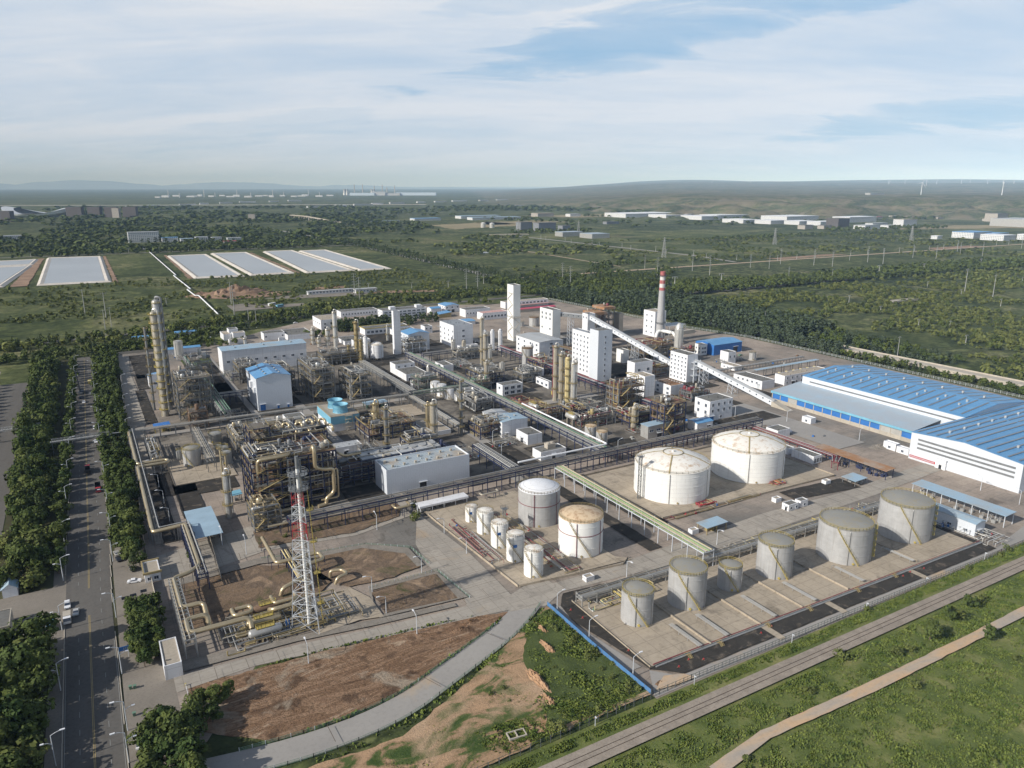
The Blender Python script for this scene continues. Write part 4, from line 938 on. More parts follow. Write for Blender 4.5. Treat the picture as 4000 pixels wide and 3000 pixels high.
for i, (tk, lb) in enumerate((((133.5,266.1,2.7,7.0),'shortest white tank at the far end of the slim white tank row'), ((133.5,253.6,3.5,9.9),'second from the far end of the slim white tank row, beside the small lattice mast'), ((132.7,239.8,3.5,10.5),'middle tank of the slim white tank row'),
        ((132.6,227,3.5,11.0),'fourth slim white tank with rusty cone roof, second nearest the road'), ((132.5,213.5,3.6,10.7),'slim white tank nearest the road with rusty cone roof'))):
    t = tank(tk, lb, 'white_shell', 'dome_rust', .09, sa=230)
    if i in (0,2,3): MB().box(-1.0,-.02,0,1.0,.08,1.2).build('sign_plate', M['blue'], t, loc=(-tk[2]*.5,-tk[2]*.93,tk[3]*.62))
tank((244.3,332.3,3.5,6.7), 'squat grey tank with rusty yellow top, farther one of the pair by the wide lane', 'grey_shell', 'dome_rusty', .08)
tank((243.3,320.3,3.2,6.9), 'squat grey tank with rusty yellow top, nearer one of the pair by the wide lane', 'grey_shell', 'dome_rusty', .08)
for tk, lb in (((205.8,463.7,3.4,8),'tallest and farthest of four white tanks in the middle yard'), ((206.5,454.5,3.3,8.1),'second farthest of four white tanks in the middle yard'), ((208.4,446.2,3.2,6.8),'third of four white tanks in the middle yard'), ((211.8,438.8,2.9,5.2),'smallest nearest of four white tanks in the middle yard')):
    tank(tk, lb, 'white', 'white', .08, railm='mustard', pipes=1)
tank((207.7,585.9,5.5,12.4), 'fat white tank on concrete legs with a rust ringed dome', 'white', 'dome_rust', .2, legs=10, stair=False, base=False)
tank((200.6,592.7,1.9,17.8), 'slim tall white cylinder standing against the fat white tank on legs', 'white', 'white', .4, stair=False, pipes=0)
tank((304.2,502.5,4.5,14.4), 'dark stained silo with a white band near its foot', 'grey_shell', 'rustdeck', .06, sa=180)
tank((401.2,649.5,5.1,9.1), 'grey rusty tank behind the tall white tower', 'grey_shell', 'rustdeck', .06, stair=False)
tank((389,655,3.2,4.6), 'low grey tank left of the rusty one behind the white tower', 'grey_shell', 'grey_roof_tank', .06, stair=False)
tank((38.8,398.8,4.4,9.1), 'grey tank with pale yellow base band in the left tank yard', 'grey_shell', 'grey_roof_tank', .12, railm='yellow')
for tk, lb in (((34,410,1.6,5),'small silver tank left behind the banded grey tank'), ((39,413,2.0,5.4),'small silver tank directly behind the banded grey tank'), ((53,409,2.1,5),'small silver tank on the right side of the left tank yard, farther one'), ((55,403,2.6,5.6),'silver tank on the right side of the left tank yard, middle one'), ((54.5,392,2.7,6.4),'silver tank on the right side of the left tank yard, nearest one'), ((55,431,3.6,5.2),'broad low silver tank beyond the left tank yard')):
    tank(tk, lb, 'galv', 'galv', .08, railm='yellow', stair=False, pipes=1)
tank((476.6,425.5,2.8,6.3), 'lone grey tank behind the small white tower house', 'grey_shell', 'grey_roof_tank', .05, stair=False)
for x, lb in ((0,'left'),(1,'middle'),(2,'right')):
    tank((300.5+x*7,568.5-x*1.5,1.9,17), lb+' one of three slim white pressure cylinders', 'white', 'white', .5, stair=False, pipes=1, railm='steel')
for x, y, lb in ((270,500,'left one of two horizontal looking silver drums by the inner rack'),(278,497,'right one of two silver drums by the inner rack')):
    tank((x,y,2.3,6.4), lb, 'silver', 'silver', .2, stair=False)
tank((222,512,1.6,7), 'silver capsule tank between the white houses, left one', 'silver', 'silver', .6, stair=False, pipes=0)
tank((229,509,1.6,7), 'silver capsule tank between the white houses, right one', 'silver', 'silver', .6, stair=False, pipes=0)
tank((65.5,680,3.6,13), 'silver drum tank in front of the blue roofed shed', 'silver', 'silver', .1, stair=False)
tank((424,458,3.6,26), 'silver domed scrubber column beside the chimney duct', 'silver', 'silver', .7, stair=False, railm='mustard')
tank((266,560,1.8,14), 'silver vessel beside the dark ribbed block, left one', 'silver', 'silver', .5, stair=False)
tank((274,556,1.8,13), 'tan vessel beside the dark ribbed block, right one', 'tan', 'tan', .5, stair=False)

# ------------------------------------------------------------------ columns and vessels
def column(cl, label, mat='tan', group=None, plat=5, railm='mustard', pm='steel', head=True, name='distillation_column', lad=True, side=210, np_=1):
    u, v, r, h = cl
    t = thing(name, label, 'column', (u,v,0), group)
    n = 20
    b = MB().lathe(0,0,[(r*1.12,0),(r*1.12,1.6),(r,2.4),(r,h),(r*.85,h+r*.35),(r*.45,h+r*.6),(.01,h+r*.68)],n)
    for z in np.arange(6, h, 4.2): b.lathe(0,0,[(r,z-.06),(r+.07,z-.06),(r+.07,z+.06),(r,z+.06)],n)
    b.build('shell', M[mat], t, True)
    for k in range(plat):
        z = h*(k+1)/(plat+.3) if k < plat-1 else h-.4
        p = MB(); a0 = (side - 90 + (k%3)*50)
        pts = [((r+1.15)*math.cos(R(a0+i*20)), (r+1.15)*math.sin(R(a0+i*20))) for i in range(11)]
        for q0, q1 in zip(pts, pts[1:]):
            i0 = Vector(q0).normalized()*r; i1 = Vector(q1).normalized()*r
            p.add([(*q0,z),(*q1,z),(*i1,z),(*i0,z),(*q0,z+.12),(*q1,z+.12),(*i1,z+.12),(*i0,z+.12)], [(4,5,6,7),(3,2,1,0),(0,1,5,4)])
        p.rail(pts, z+.1, 1.1, 2, .09)
        p.build('platform', M[railm], t)
    if lad:
        l = MB(); a = R(side); c, q = math.cos(a), math.sin(a)
        for s_ in (-.3,.3): l.bar(((r+.35)*c-s_*q,(r+.35)*q+s_*c,.5),((r+.35)*c-s_*q,(r+.35)*q+s_*c,h),.09)
        for z in np.arange(1, h, .9): l.bar(((r+.35)*c-.3*q,(r+.35)*q+.3*c,z),((r+.35)*c+.3*q,(r+.35)*q-.3*c,z),.07)
        l.build('ladder', M[railm], t)
    if head:
        q = r*.28
        for k in range(np_):
            a = R(-35 + k*95); x, y = (r+q+.2)*math.cos(a), (r+q+.2)*math.sin(a)
            MB().tube([(0,0,h+r*.4),(0,0,h+r*.7+1.3),(x,y,h+r*.7+1.3),(x,y,2.5)],q,8).build('overhead_pipe', M[pm], t, True)
    return t
column((36.1,499.2,2.0,65.1), 'front one of the two tallest grey columns, slightly shorter', 'tan', plat=14, railm='yellow', pm='silver', np_=1)
column((39.5,514,2.5,70), 'rear one of the two tallest grey columns, with the highest pipe bend', 'galv', plat=12, railm='yellow', pm='steel', np_=2)
column((31.4,516,.7,54), 'thin pole like column on the left side of the two tallest columns', 'steel', plat=9, railm='mustard', head=False, name='riser_column')
for cl, m_, lb, pl in (((267.1,404.7,1.5,37.6),'tan','left slim beige column of the tall four column cluster',4), ((266.6,397.3,1.4,33.4),'tan','second beige column of the tall four column cluster',4),
        ((269.1,393.3,1.6,31.4),'ochre','yellowish column of the four column cluster with orange platforms',6), ((261.1,375.1,1.5,33),'silver','rightmost silver column of the four column cluster',3),
        ((273.4,522.5,1.3,37.9),'tan','tall thin tan column left of the three white cylinders',3), ((266.2,503.1,1.5,28.8),'tan','tan column right beside the tall thin one',3), ((274.2,511,1.3,16.6),'silver','shorter silver column by the tan pair',2),
        ((242.7,457.4,1.3,18.4),'tan','stout tan column rising from the rusty pipe yard',3), ((137.6,396.2,1.4,19.4),'gold','rusty golden column right of the cooling tower',5), ((133.7,368.2,1,24.6),'steel','dark narrow column next to the rusty golden one',5),
        ((165.9,386.3,0.9,17),'gold','golden slim column of the pair in front of the flat basin',2), ((163.3,372.5,1.6,21.6),'tan','thick beige column of the pair in front of the flat basin',2),
        ((190.4,644.8,1.6,32.5),'silver','tall silver column behind the left process block',3), ((190.5,585.7,1.5,32.6),'mustard','rust yellow scaffolded column near the fat white tank',7), ((191.3,577.5,1.1,19.3),'mustard','short rust yellow column beside the scaffolded one',7),
        ((182.5,582.5,0.9,14.7),'mustard','thin yellow column left of the scaffolded one',5), ((177.3,671,1.4,14.2),'silver','silver column with hooked top pipe, left of the rear three',3), ((179.7,660.1,1.4,7.7),'silver','low silver column, middle of the rear three',2),
        ((187.8,660.2,1.7,14.5),'silver','silver column, right of the rear three',3), ((242.4,652.9,1,14.1),'silver','thin silver column left of the white cold box',2), ((111.2,631.5,1.1,19.1),'silver','silver column in front of the long pale blue roof',2),
        ((276.6,333.2,1.6,12.4),'tan','stubby rusty tan column in the pump yard by the white cube',3), ((292.9,340.7,1.1,7.2),'tan','short column with bulging top in the pump yard by the white cube',3), ((150,477.5,1.4,10.4),'galv','grey column in a small cage behind the cooling tower',3),
        ((43.5,322.1,1.3,20.7),'galv','grey reactor drum at the foot of the twin slender stacks',3)):
    column(cl, lb, m_, plat=pl, pm='galv' if m_ != 'gold' else 'gold')
column((270.7,413.1,0.4,36.3), 'tall dark red mast with a bent head beside the four column cluster', 'maroon', plat=0, lad=False, name='vent_mast')
column((181.1,372.4,0.9,32.7), 'grey latticed looking vent stack with platforms right of the beige pair', 'steel', plat=6, head=False, name='vent_stack')
for cl, lb in (((44.2,335.3,0.4,28.3),'left one of the twin slender golden stacks'), ((46.4,337.1,0.4,24.4),'right one of the twin slender golden stacks')):
    column(cl, lb, 'gold', plat=1, lad=False, head=False, name='slender_stack')

# ------------------------------------------------------------------ process frames full of pipework
def pipe_run(rr, x0, y0, z0, x1, y1, z1, n=3):
    p = [rr.uniform(x0,x1), rr.uniform(y0,y1), rr.uniform(z0,z1)]; pts = [tuple(p)]; ax = rr.choice([0,1,2])
    for _ in range(n):
        lo, hi = ((x0,x1),(y0,y1),(z0,z1))[ax]
        q = rr.uniform(lo, hi)
        if abs(q-p[ax]) < 1.2: q = lo + (hi-lo)*(.9 if p[ax] < (lo+hi)/2 else .1)
        p[ax] = q; pts.append(tuple(p)); ax = rr.choice([a for a in (0,1,2) if a != ax])
    return pts
PAL = {'tan': ['tan','tan','galv','galv','steel','gold','mustard'], 'grey': ['galv','galv','steel','steel','silver','tan'], 'gold': ['gold','gold','gold','tan','galv','steel'], 'dark': ['steel','galv','silver','tan','navy','dark','steel','gold'], 'rust': ['tan','galv','rustdeck','steel','steel','maroon','mustard'], 'green': ['galv','green','tan','steel']}
def frame(u, v, W, D, h, levels, label, nx=4, ny=3, cm='steel', dm='deck', rm='mustard', pal='tan', npipe=30, nves=6, deckp=.8, name='process_unit', brace=True, stair=True, top=0, seed=1, pr=(.12,.35)):
    rr = random.Random(seed*31+int(u))
    t = thing(name, label, 'process unit', (u,v,0))
    cme = MB().box(-.22,-.22,0,.22,.22,h).mesh('column', M[cm])
    xs = [W*i/(nx-1) for i in range(nx)]; ys = [D*i/(ny-1) for i in range(ny)]
    for x in xs:
        for y in ys:
            link('column', cme, t, (x,y,0))
    zs = [h*(i+1)/levels for i in range(levels)]
    for li, z in enumerate(zs):
        b = MB()
        for x in xs: b.bar((x,0,z-.2),(x,D,z-.2),.28,.4)
        for y in ys: b.bar((0,y,z-.2),(W,y,z-.2),.28,.4)
        b.build('floor_beams', M[cm], t)
        d = MB(); any_ = False
        cells = [(i, j if i % 2 == 0 else ny-2-j) for i in range(nx-1) for j in range(ny-1)]
        if li % 2: cells = cells[::-1]
        for i, j in cells[:max(1, round(deckp*len(cells)))]:
                any_ = True; d.box(xs[i],ys[j],z+.01,xs[i+1],ys[j+1],z+.1)
        if any_: d.build('deck', M[dm], t)
        MB().rail([(0,0),(W,0),(W,D),(0,D)], z+.1, 1.15, 2.2, .1, True).build('railing', M[rm], t)
    if brace:
        b = MB()
        for i in range(levels):
            z0 = 0 if i == 0 else zs[i-1]; k = i % (nx-1)
            b.bar((xs[k],-.05,z0),(xs[k+1],-.05,zs[i]),.16); b.bar((xs[k+1],-.05,z0),(xs[k],-.05,zs[i]),.16)
            k = i % (ny-1); b.bar((-.05,ys[k],z0),(-.05,ys[k+1],zs[i]),.16)
        b.build('bracing', M[cm], t)
    if stair:
        b = MB()
        for i in range(levels):
            z0 = 0 if i == 0 else zs[i-1]; x0, x1 = (W*.08, W*.38) if i % 2 else (W*.38, W*.08)
            b.bar((x0,-.9,z0),(x1,-.9,zs[i]),.8,.15); b.bar((x0,-1.3,z0+1),(x1,-1.3,zs[i]+1),.1); b.box(min(x0,x1)-1,-1.4,zs[i]-.1,max(x0,x1)+1,-.1,zs[i]) if 0 else b.box(x1-.9,-1.4,zs[i]-.1,x1+.9,-.1,zs[i])
        b.build('stair', M[rm], t)
    for k in range(nves):
        z = rr.choice([0]+zs[:-1]) if k % 2 else zs[-1]
        x, y = rr.uniform(1.5,W-1.5), rr.uniform(1.5,D-1.5); r = rr.uniform(.6,1.3); b = MB(); hh = rr.uniform(2,4.2)
        if rr.random() < .5: b.lathe(x,y,[(.01,z+.4),(r*.7,z+.5),(r,z+1),(r,z+hh),(r*.7,z+hh+.5),(.01,z+hh+.6)],14); b.bar((x-.7*r,y,z),(x-.7*r,y,z+.9),.15); b.bar((x+.7*r,y,z),(x+.7*r,y,z+.9),.15)
        else:
            L = min(hh*1.4, W*.4); b.tube([(x-L/2,y,z+r+.6),(x-L/2+.4,y,z+r+.6),(x+L/2-.4,y,z+r+.6),(x+L/2,y,z+r+.6)],[r*.5,r,r,r*.5],14,False)
            b.box(x-L*.3,y-r*.6,z,x-L*.3+.3,y+r*.6,z+.8).box(x+L*.3-.3,y-r*.6,z,x+L*.3,y+r*.6,z+.8)
        b.build('vessel', M[rr.choice(PAL[pal])], t, True)
    for k in range(npipe):
        side = rr.random()
        if side < .45: pts = pipe_run(rr, 0, .2, .6, W, 2.2, h+top, rr.choice([2,3,4]))
        elif side < .65: pts = pipe_run(rr, .2, 0, .6, 2.2, D, h+top, 3)
        else: pts = pipe_run(rr, 0, 0, h-.5, W, D, h+top+.8, rr.choice([3,4]))
        MB().tube(pts, rr.uniform(*pr), 7).build('pipe', M[rr.choice(PAL[pal])], t, True)
    return t
frame(53.3,315.7,37.1,22.3,25,6,'big navy blue process frame packed with pipes behind the striped flare stack',7,5,'navy','rustdeck','mustard','dark',90,26,.5,top=3,seed=2,pr=(.14,.4))
frame(60,338,33,27,27,5,'rear part of the navy frame carrying curled golden pipes on its roof',6,5,'navy','rustdeck','mustard','dark',70,14,.5,top=2,seed=3)
frame(58,339,9,9,33,7,'slim navy stair tower at the left back of the big navy frame',2,2,'navy','deck','mustard','tan',6,0,.6,seed=4)
frame(124.9,481.6,15.3,36,22.3,5,'grey five level process block with zigzag stairs behind the cooling tower',3,5,'steel','deck','mustard','grey',40,14,.85,top=3,seed=5)
frame(147.5,470,14.3,26,17,4,'grey process block with open bays right of the zigzag stair block',3,4,'steel','deck','mustard','grey',28,10,.8,top=3,seed=6)
frame(105,520,18,30,14,3,'low pipe crowded platform behind the bright blue roofed hall',4,4,'steel','deck','mustard','grey',40,14,.9,stair=False,top=4,seed=7)
frame(160.5,580,30,18,8.4,2,'beige deck on tall legs in front of the rear columns',5,3,'steel','deck','mustard','grey',34,14,1,stair=False,top=4,seed=8)
frame(43,482,19,26,26,6,'pipe filled frame right beside the two tallest columns',4,4,'steel','deck','mustard','grey',50,16,.6,top=2,seed=9)
frame(54,498,12,20,33,5,'taller grey frame with crane beam behind the tall columns',3,3,'steel','deck','mustard','grey',20,6,.6,top=1,seed=10)
frame(46,460,10,9,11,3,'small square rusty frame wrapped round a stubby drum at the pipe rack',2,2,'rustdeck','deck','rustdeck','rust',6,3,.5,seed=11)
frame(229,367,19,34,5.2,1,'long rusty platform with big drums below the four column cluster',5,6,'steel','rustdeck','mustard','rust',44,16,1,stair=False,top=4,seed=12)
frame(250,360,11,16,7,2,'lower pump deck at the foot of the four column cluster',3,3,'navy','rustdeck','mustard','rust',20,6,.8,stair=False,top=2,seed=13)
frame(284,357.7,20.7,13,17,4,'rusty frame with a crown of bent pipes in front of the blank white block',4,3,'steel','rustdeck','mustard','rust',44,10,.8,top=6,seed=14)
frame(279.8,310.3,16,12,19,4,'navy blue open tower frame with red sign beside the grey metal house',3,3,'navy','rustdeck','mustard','rust',26,8,.7,top=2,seed=15)
frame(300,330,12,16,9,2,'rusty low frame with round basins behind the navy open tower',3,3,'navy','rustdeck','mustard','rust',16,6,.7,top=2,seed=16)
frame(186,358,20,15,8,2,'dark low unit with pipes round the beige column pair',4,3,'navy','rustdeck','mustard','tan',40,10,.7,stair=False,top=3,seed=17)
frame(246,345,26,12,5.5,1,'ground level pump yard crammed with pipes in front of the columns',5,3,'steel','rustdeck','steel','rust',48,14,.15,stair=False,top=3,seed=18)
frame(274,334,22,14,6.5,2,'pump yard with red notice board behind the grey metal house',4,3,'navy','rustdeck','mustard','rust',44,12,.3,stair=False,top=3,seed=19)
frame(130,386,28,24,8,2,'dark pipe unit between cooling tower and beige columns',5,4,'navy','rustdeck','mustard','tan',46,12,.35,stair=False,top=3,seed=20)
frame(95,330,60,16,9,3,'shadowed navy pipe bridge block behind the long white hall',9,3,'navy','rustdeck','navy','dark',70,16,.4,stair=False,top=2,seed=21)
frame(196,470,14,14,9,2,'small platform with green pipes near the four white tanks',3,3,'steel','deck','green','green',22,6,.7,stair=False,top=2,seed=22)
frame(240,462,20,22,9,2,'dark open unit beneath the tan column pair',4,4,'navy','deck','mustard','grey',44,12,.7,stair=False,top=3,seed=23)
frame(230,452,14,10,6,2,'knot of rusty pipes around the stout tan column',3,3,'steel','rustdeck','mustard','green',30,5,.4,stair=False,top=3,seed=24)
frame(414,446,18,12,9,2,'dark machinery frame below the scrubber column',4,3,'navy','rustdeck','mustard','rust',34,8,.6,top=2,seed=25)
frame(234,588,20,14,10,2,'white piping skid between fat white tank and cold box',4,3,'frame','deck','mustard','grey',34,12,.5,stair=False,top=3,seed=26)
frame(262,545,28,10,6,1,'piping yard behind the tan columns and slim white cylinders',5,2,'steel','deck','mustard','grey',34,8,.4,stair=False,top=3,seed=27)
fbl = frame(410,556,12,18,25,5,'dark boiler frame with rust brown roof, left one of two',3,3,'steel','rustdeck','steel','rust',26,8,.9,seed=28)
fbr = frame(425,562,12,18,28,5,'dark boiler frame with rust brown roof, right one of two',3,3,'steel','rustdeck','steel','rust',26,8,.9,seed=29)
frame(336,470,14,34,12,3,'scaffold work under the long conveyor gallery near the chimney',3,5,'steel','rustdeck','mustard','rust',34,8,.5,seed=30)
frame(398,470,34,22,10,2,'ductwork and fans at the foot of the striped chimney',5,4,'steel','rustdeck','mustard','rust',40,12,.5,top=3,seed=31)
frame(50,300,11,14,9,3,'small unit with drums at the foot of the twin slender stacks',3,3,'steel','deck','mustard','gold',24,8,.6,top=3,seed=32)
frame(300,470,16,26,8,2,'steel unit between the dark silo and the windowed slab',3,4,'navy','deck','mustard','rust',34,8,.6,stair=False,top=3,seed=33)
frame(96,612,20,10,9,2,'row of silver cylinders in a cage by the long pale blue roof',5,2,'steel','deck','mustard','grey',20,10,.5,stair=False,top=1,seed=34)
for fb, h in ((fbl,25), (fbr,28)):
    (MB().box(0,0,0,13,19,.4).box(-.2,-.2,-2,13.2,-.0,.2).box(-.2,0,-2,0,19,.2).build('roof', M['rustroof'], fb, loc=(-.5,-.5,h+1.2)))
frame(90,392,18,14,9,2,'dark pipe frame squeezed between the golden roof pipes and the low grey roofed block',4,3,'navy','deck','mustard','dark',50,10,.5,stair=False,top=3,seed=41)
frame(140,352,18,12,8,2,'low dark frame in front of the flat settling basin',4,3,'navy','deck','mustard','dark',46,10,.4,stair=False,top=3,seed=42)
frame(208,408,14,30,6,1,'ground level equipment row right of the inner white tanks',3,5,'steel','deck','steel','grey',50,14,.2,stair=False,top=3,seed=43)
frame(270,452,16,14,8,2,'small frame of silver pipes between the pair of tan columns and the dark silo house',3,3,'steel','deck','mustard','grey',40,8,.5,stair=False,top=3,seed=44)
frame(344,356,16,12,6,1,'equipment beds behind the white office cube',4,3,'steel','deck','steel','rust',36,8,.2,stair=False,top=2,seed=45)
frame(20,400,5,40,5,1,'narrow row of piping along the left edge rack',2,6,'steel','deck','steel','tan',40,6,.2,stair=False,top=2,seed=46)
frame(62,404,22,30,7,2,'pale steel frame with silver vessels right of the left tank yard',4,4,'steel','deck','mustard','tan',60,14,.35,stair=False,top=3,seed=47)
frame(92,556,14,24,12,3,'tall pipe frame between the two left white halls',3,4,'steel','deck','mustard','grey',50,10,.6,stair=False,top=3,seed=48)
frame(196,596,14,18,7,2,'skid of pipes by the foot of the rust yellow scaffolded column',3,3,'steel','deck','mustard','tan',40,8,.4,stair=False,top=3,seed=49)
frame(366,420,14,20,7,2,'brown pipe frame beyond the tiny windowed block',3,3,'steel','rustdeck','mustard','rust',40,8,.4,stair=False,top=2,seed=50)
# curled golden pipes on the roof of the navy frame
for k in range(6):
    x = 64+k*5.6; y = 349 - (k % 2)*2
    o = MB().tube([(x,y,27),(x,y,30.5),(x+2.2,y,30.5),(x+2.2,y-3.4,30.5),(x+2.2,y-3.4,28.2),(x+4.6,y-3.4,28.2),(x+4.6,y-7,28.2),(x+4.6,y-7,26)],.62,12).build('golden_pipe', M['gold'], smooth=True)
    tag(o, 'curled golden pipe on the roof of the navy process frame', 'pipe', 'curled golden roof pipes')
for pts, r, lb in (([(56,316,20),(56,314.6,26.6),(66,314.6,26.6),(70,316,26.6),(70,322,26.6)],.75,'fat golden pipe bending along the front roof edge of the navy frame'),
        ([(80,318,26),(80,314.5,29),(80,313.4,27),(80,313.4,19),(84.4,313.4,17.4),(88,313.4,17.4),(88,313.4,6),(84,313.2,3.6),(84,313.2,1.0),(80,312.6,.9)],.85,'huge golden duct hanging in steps down the front of the navy frame'),
        ([(58,312.5,1.2),(54.5,312.5,1.2),(54.5,311,3),(66,311,3),(70,311,3.2)],.85,'golden duct lying low in front of the navy frame'),
        ([(90,316,16),(90,314,16),(90,314,3),(82,314,3)],.45,'thin golden pipe dropping beside the stepped duct'),
        ([(93,330,21),(93,322,21),(96,322,19),(104,322,19)],.6,'golden pipe leaving the right side of the navy frame')):
    tag(MB().tube(pts, r, 14).build('golden_duct', M['gold'], smooth=True), lb, 'pipe')
# ------------------------------------------------------------------ pipe racks
def rack(pts, w, z, label, n=8, pal=('galv','silver','tan'), pm='steel', step=7.5, levels=1, gap=2.2, hang=True, rr=(.09,.24), name='pipe_rack', post2=True):
    t = thing(name, label, 'pipe rack', (pts[0][0], pts[0][1], 0))
    ox, oy = pts[0]; rd = random.Random(int(ox*7+oy))
    P = [(p[0]-ox, p[1]-oy) for p in pts]
    post = MB()
    for s_ in (-1,1):
        post.bar((s_*w/2,0,0),(s_*w/2,0,z+gap*(levels-1)+.2),.3)
    for l in range(levels): post.bar((-w/2-.2,0,z-.25+gap*l),(w/2+.2,0,z-.25+gap*l),.28,.35)
    pme = post.mesh('support_frame', M[pm])
    for a, b in zip(P, P[1:]):
        L = math.dist(a, b); k = max(1, int(L/step)); rz = 0 if abs(b[0]-a[0]) < abs(b[1]-a[1]) else 90
        for i in range(k+1):
            o = link('support_frame', pme, t, (a[0]+(b[0]-a[0])*i/k, a[1]+(b[1]-a[1])*i/k, 0)); o.rotation_euler = (0,0,R(rz))
        bm = MB(); dx, dy = (b[0]-a[0])/L, (b[1]-a[1])/L
        for s_ in (-1,1):
            for l in range(levels):
                X, Y = -dy*s_*w/2, dx*s_*w/2; zz = z-.3+gap*l
                bm.bar((a[0]+X,a[1]+Y,zz),(b[0]+X,b[1]+Y,zz),.22,.4)
        bm.build('side_beam', M[pm], t)
    for l in range(levels):
        for i in range(n):
            if l == 0 and n > 5 and i % 3 == 1: continue
            if l == 1 and i % 2 == 0 and i: continue
            off = -w/2+.4 + (w-.8)*i/max(1,n-1); r = rd.uniform(*rr); q = []
            for k, p in enumerate(P):
                d0 = Vector(P[k])-Vector(P[k-1]) if k else Vector(P[1])-Vector(P[0]); d1 = Vector(P[k+1])-Vector(P[k]) if k < len(P)-1 else d0
                d0.normalize(); d1.normalize()
                n_ = Vector((-d0.y,d0.x)); n2 = Vector((-d1.y,d1.x)); o = (n_+n2)/2 if k and k < len(P)-1 else n_
                if (n_-n2).length > .1 and k and k < len(P)-1: o = n_+n2
                q.append((p[0]+o.x*off, p[1]+o.y*off, z+gap*l+r+.0))
            MB().tube(q, r, 7).build('pipe', M[rd.choice(pal)], t, True)
    return t
rack([(192,286),(192,184.5)],5.2,7.2,'yellow and green topped pipe rack on white posts running down to the tank farm',11,('ochre','ochre','lime','galv','ochre','galv'),'frame',8,1)
rack([(62,291),(336,291)],5,6.2,'low navy rack with many thin pipes passing in front of the long white hall',9,('tan','tan','galv','maroon','steel','gold'),'navy',7.5,2,2)
rack([(225,560),(225,294)],5.2,6.4,'long straight rack with green pipes through the middle of the plant',11,('galv','galv','steel','green','silver','tan','steel','galv'),'navy',7.5,2,2.2)
rack([(182,548),(182,447)],5.5,7,'broad rack with silver pipes right of the grey process blocks',11,('galv','silver','steel','tan'),'steel',7.5,2,2)
rack([(13,455.5),(182,449)],4,6.4,'silver rack crossing the plant behind the left tank yard',7,('silver','galv','galv','tan'),'steel',8,1)
rack([(182,447),(228,446)],4,6,'short rack linking the two central racks by the four white tanks',8,('galv','tan','green'),'steel',7.5,2,2)
rack([(181,447),(181,372)],4,5.6,'rack from the central crossing down to the beige column pair',8,('tan','galv','steel'),'steel',7.5,1)
rack([(304,548),(304,342)],4.6,6,'blue grey rack running below the tall windowed slab',9,('galv','steel','silver','maroon'),'navy',7.5,2,2)
rack([(157,433),(157,374)],3,5.2,'narrow rack with closely spaced blue posts beside the flat basin',7,('ochre','tan','galv'),'navy',3.6,1)
rack([(66,628),(66,458)],6,7.6,'rack with thick silver pipes running back beside the tall columns',8,('silver','galv','green'),'steel',8,2,2.2,rr=(.15,.42))
rack([(46,438),(46,382)],4,6,'narrow mesh of pipes over the left tank yard',8,('tan','galv'),'steel',6,2,2)
rack([(171,333),(171,294)],5.5,6.4,'short rack with bundled grey pipes right of the long white hall',10,('galv','silver','steel'),'navy',7,2,2)
rack([(228,296),(330,296),(330,233),(322,228)],3.6,4.2,'low rack of dark red pipes behind the two dome tanks',7,('maroon','maroon','galv','red'),'maroon',7.5,1)
rack([(135,187.5),(300,184)],3.6,3.0,'low rack with yellow cross bars behind the grey tank row',8,('galv','galv','tan'),'galv',6,2,1.2)
rack([(88,560),(118,560)],4,6,'little bridge rack between the tall column unit and the blue roofed hall',6,('galv','silver'),'navy',6,2,2)
rack([(64,505),(88,505)],4,6.5,'lattice bridge rack reaching the blue roofed hall wall',6,('galv','silver'),'navy',4,2,2)
rack([(236,556),(300,556)],4,5.5,'rear rack behind the dark ribbed block yard',7,('galv','tan'),'navy',7,2,2)
rack([(400,404),(512,404)],3,3.4,'low rack behind the small tower house',6,('galv','silver','tan'),'steel',7,1)
rack([(304,400),(342,400)],4,6.2,'short rack joining the slab tower with the blank white block',7,('galv','rustdeck','steel'),'navy',6,2,2)
def route(pts, r, mat, label, supp=6, sm='steel', name='pipeline', zoff=0):
    "single line on its own supports; the supports are parts of it"
    t = thing(name, label, 'pipeline', (pts[0][0], pts[0][1], 0)); ox, oy = pts[0][:2]
    P = [(p[0]-ox, p[1]-oy, p[2]) for p in pts]
    MB().tube(P, r, 12).build('pipe', M[mat], t, True)
    if supp:
        for a, b in zip(P, P[1:]):
            A, B = Vector(a), Vector(b); L = (B-A).length
            if L < supp*.6 or abs(a[2]-b[2]) > 1: continue
            n = max(1, int(L/supp)); d = (B-A).normalized(); s = Vector((-d.y,d.x,0))*(r+.5)
            for i in range(n):
                c = A.lerp(B, (i+.5)/n); m = MB()
                for q in (-1,1): m.bar((c.x+s.x*q,c.y+s.y*q,0),(c.x+s.x*q,c.y+s.y*q,c.z-r),.18)
                m.bar((c.x-s.x,c.y-s.y,c.z-r-.1),(c.x+s.x,c.y+s.y,c.z-r-.1),.2); m.build('support', M[sm], t)
    return t
route([(225.4,378,11.2),(225.4,292,11.2),(172,292,11.2)],.45,'white','straight white pipe lying on top of the central rack and turning left at its end',0)
route([(13,455,6.2),(13,396,6.2),(27,396,6.2),(27,391.5,6.2),(13,391.5,6.2),(12.4,309,6.2),(24.5,309,6.8),(24.5,270,6.8),(21,266,6.8),(15.2,265,6.4),(15.2,243,6.4),(22,243,6.4),(22,235.5,3.0)],.78,'gold','big golden pipe following the left plant edge with a sideways loop',6)
route([(15,456.5,7.3),(15,310,7.3),(26,310,7.6),(26,270,7.6)],.22,'galv','thin silver pipe beside the big golden edge pipe',8)
t = rack([(13.6,454),(13.6,310)],3,5.2,'lattice walkway rack carrying the left edge pipes',4,('galv','tan'),'steel',5,1)
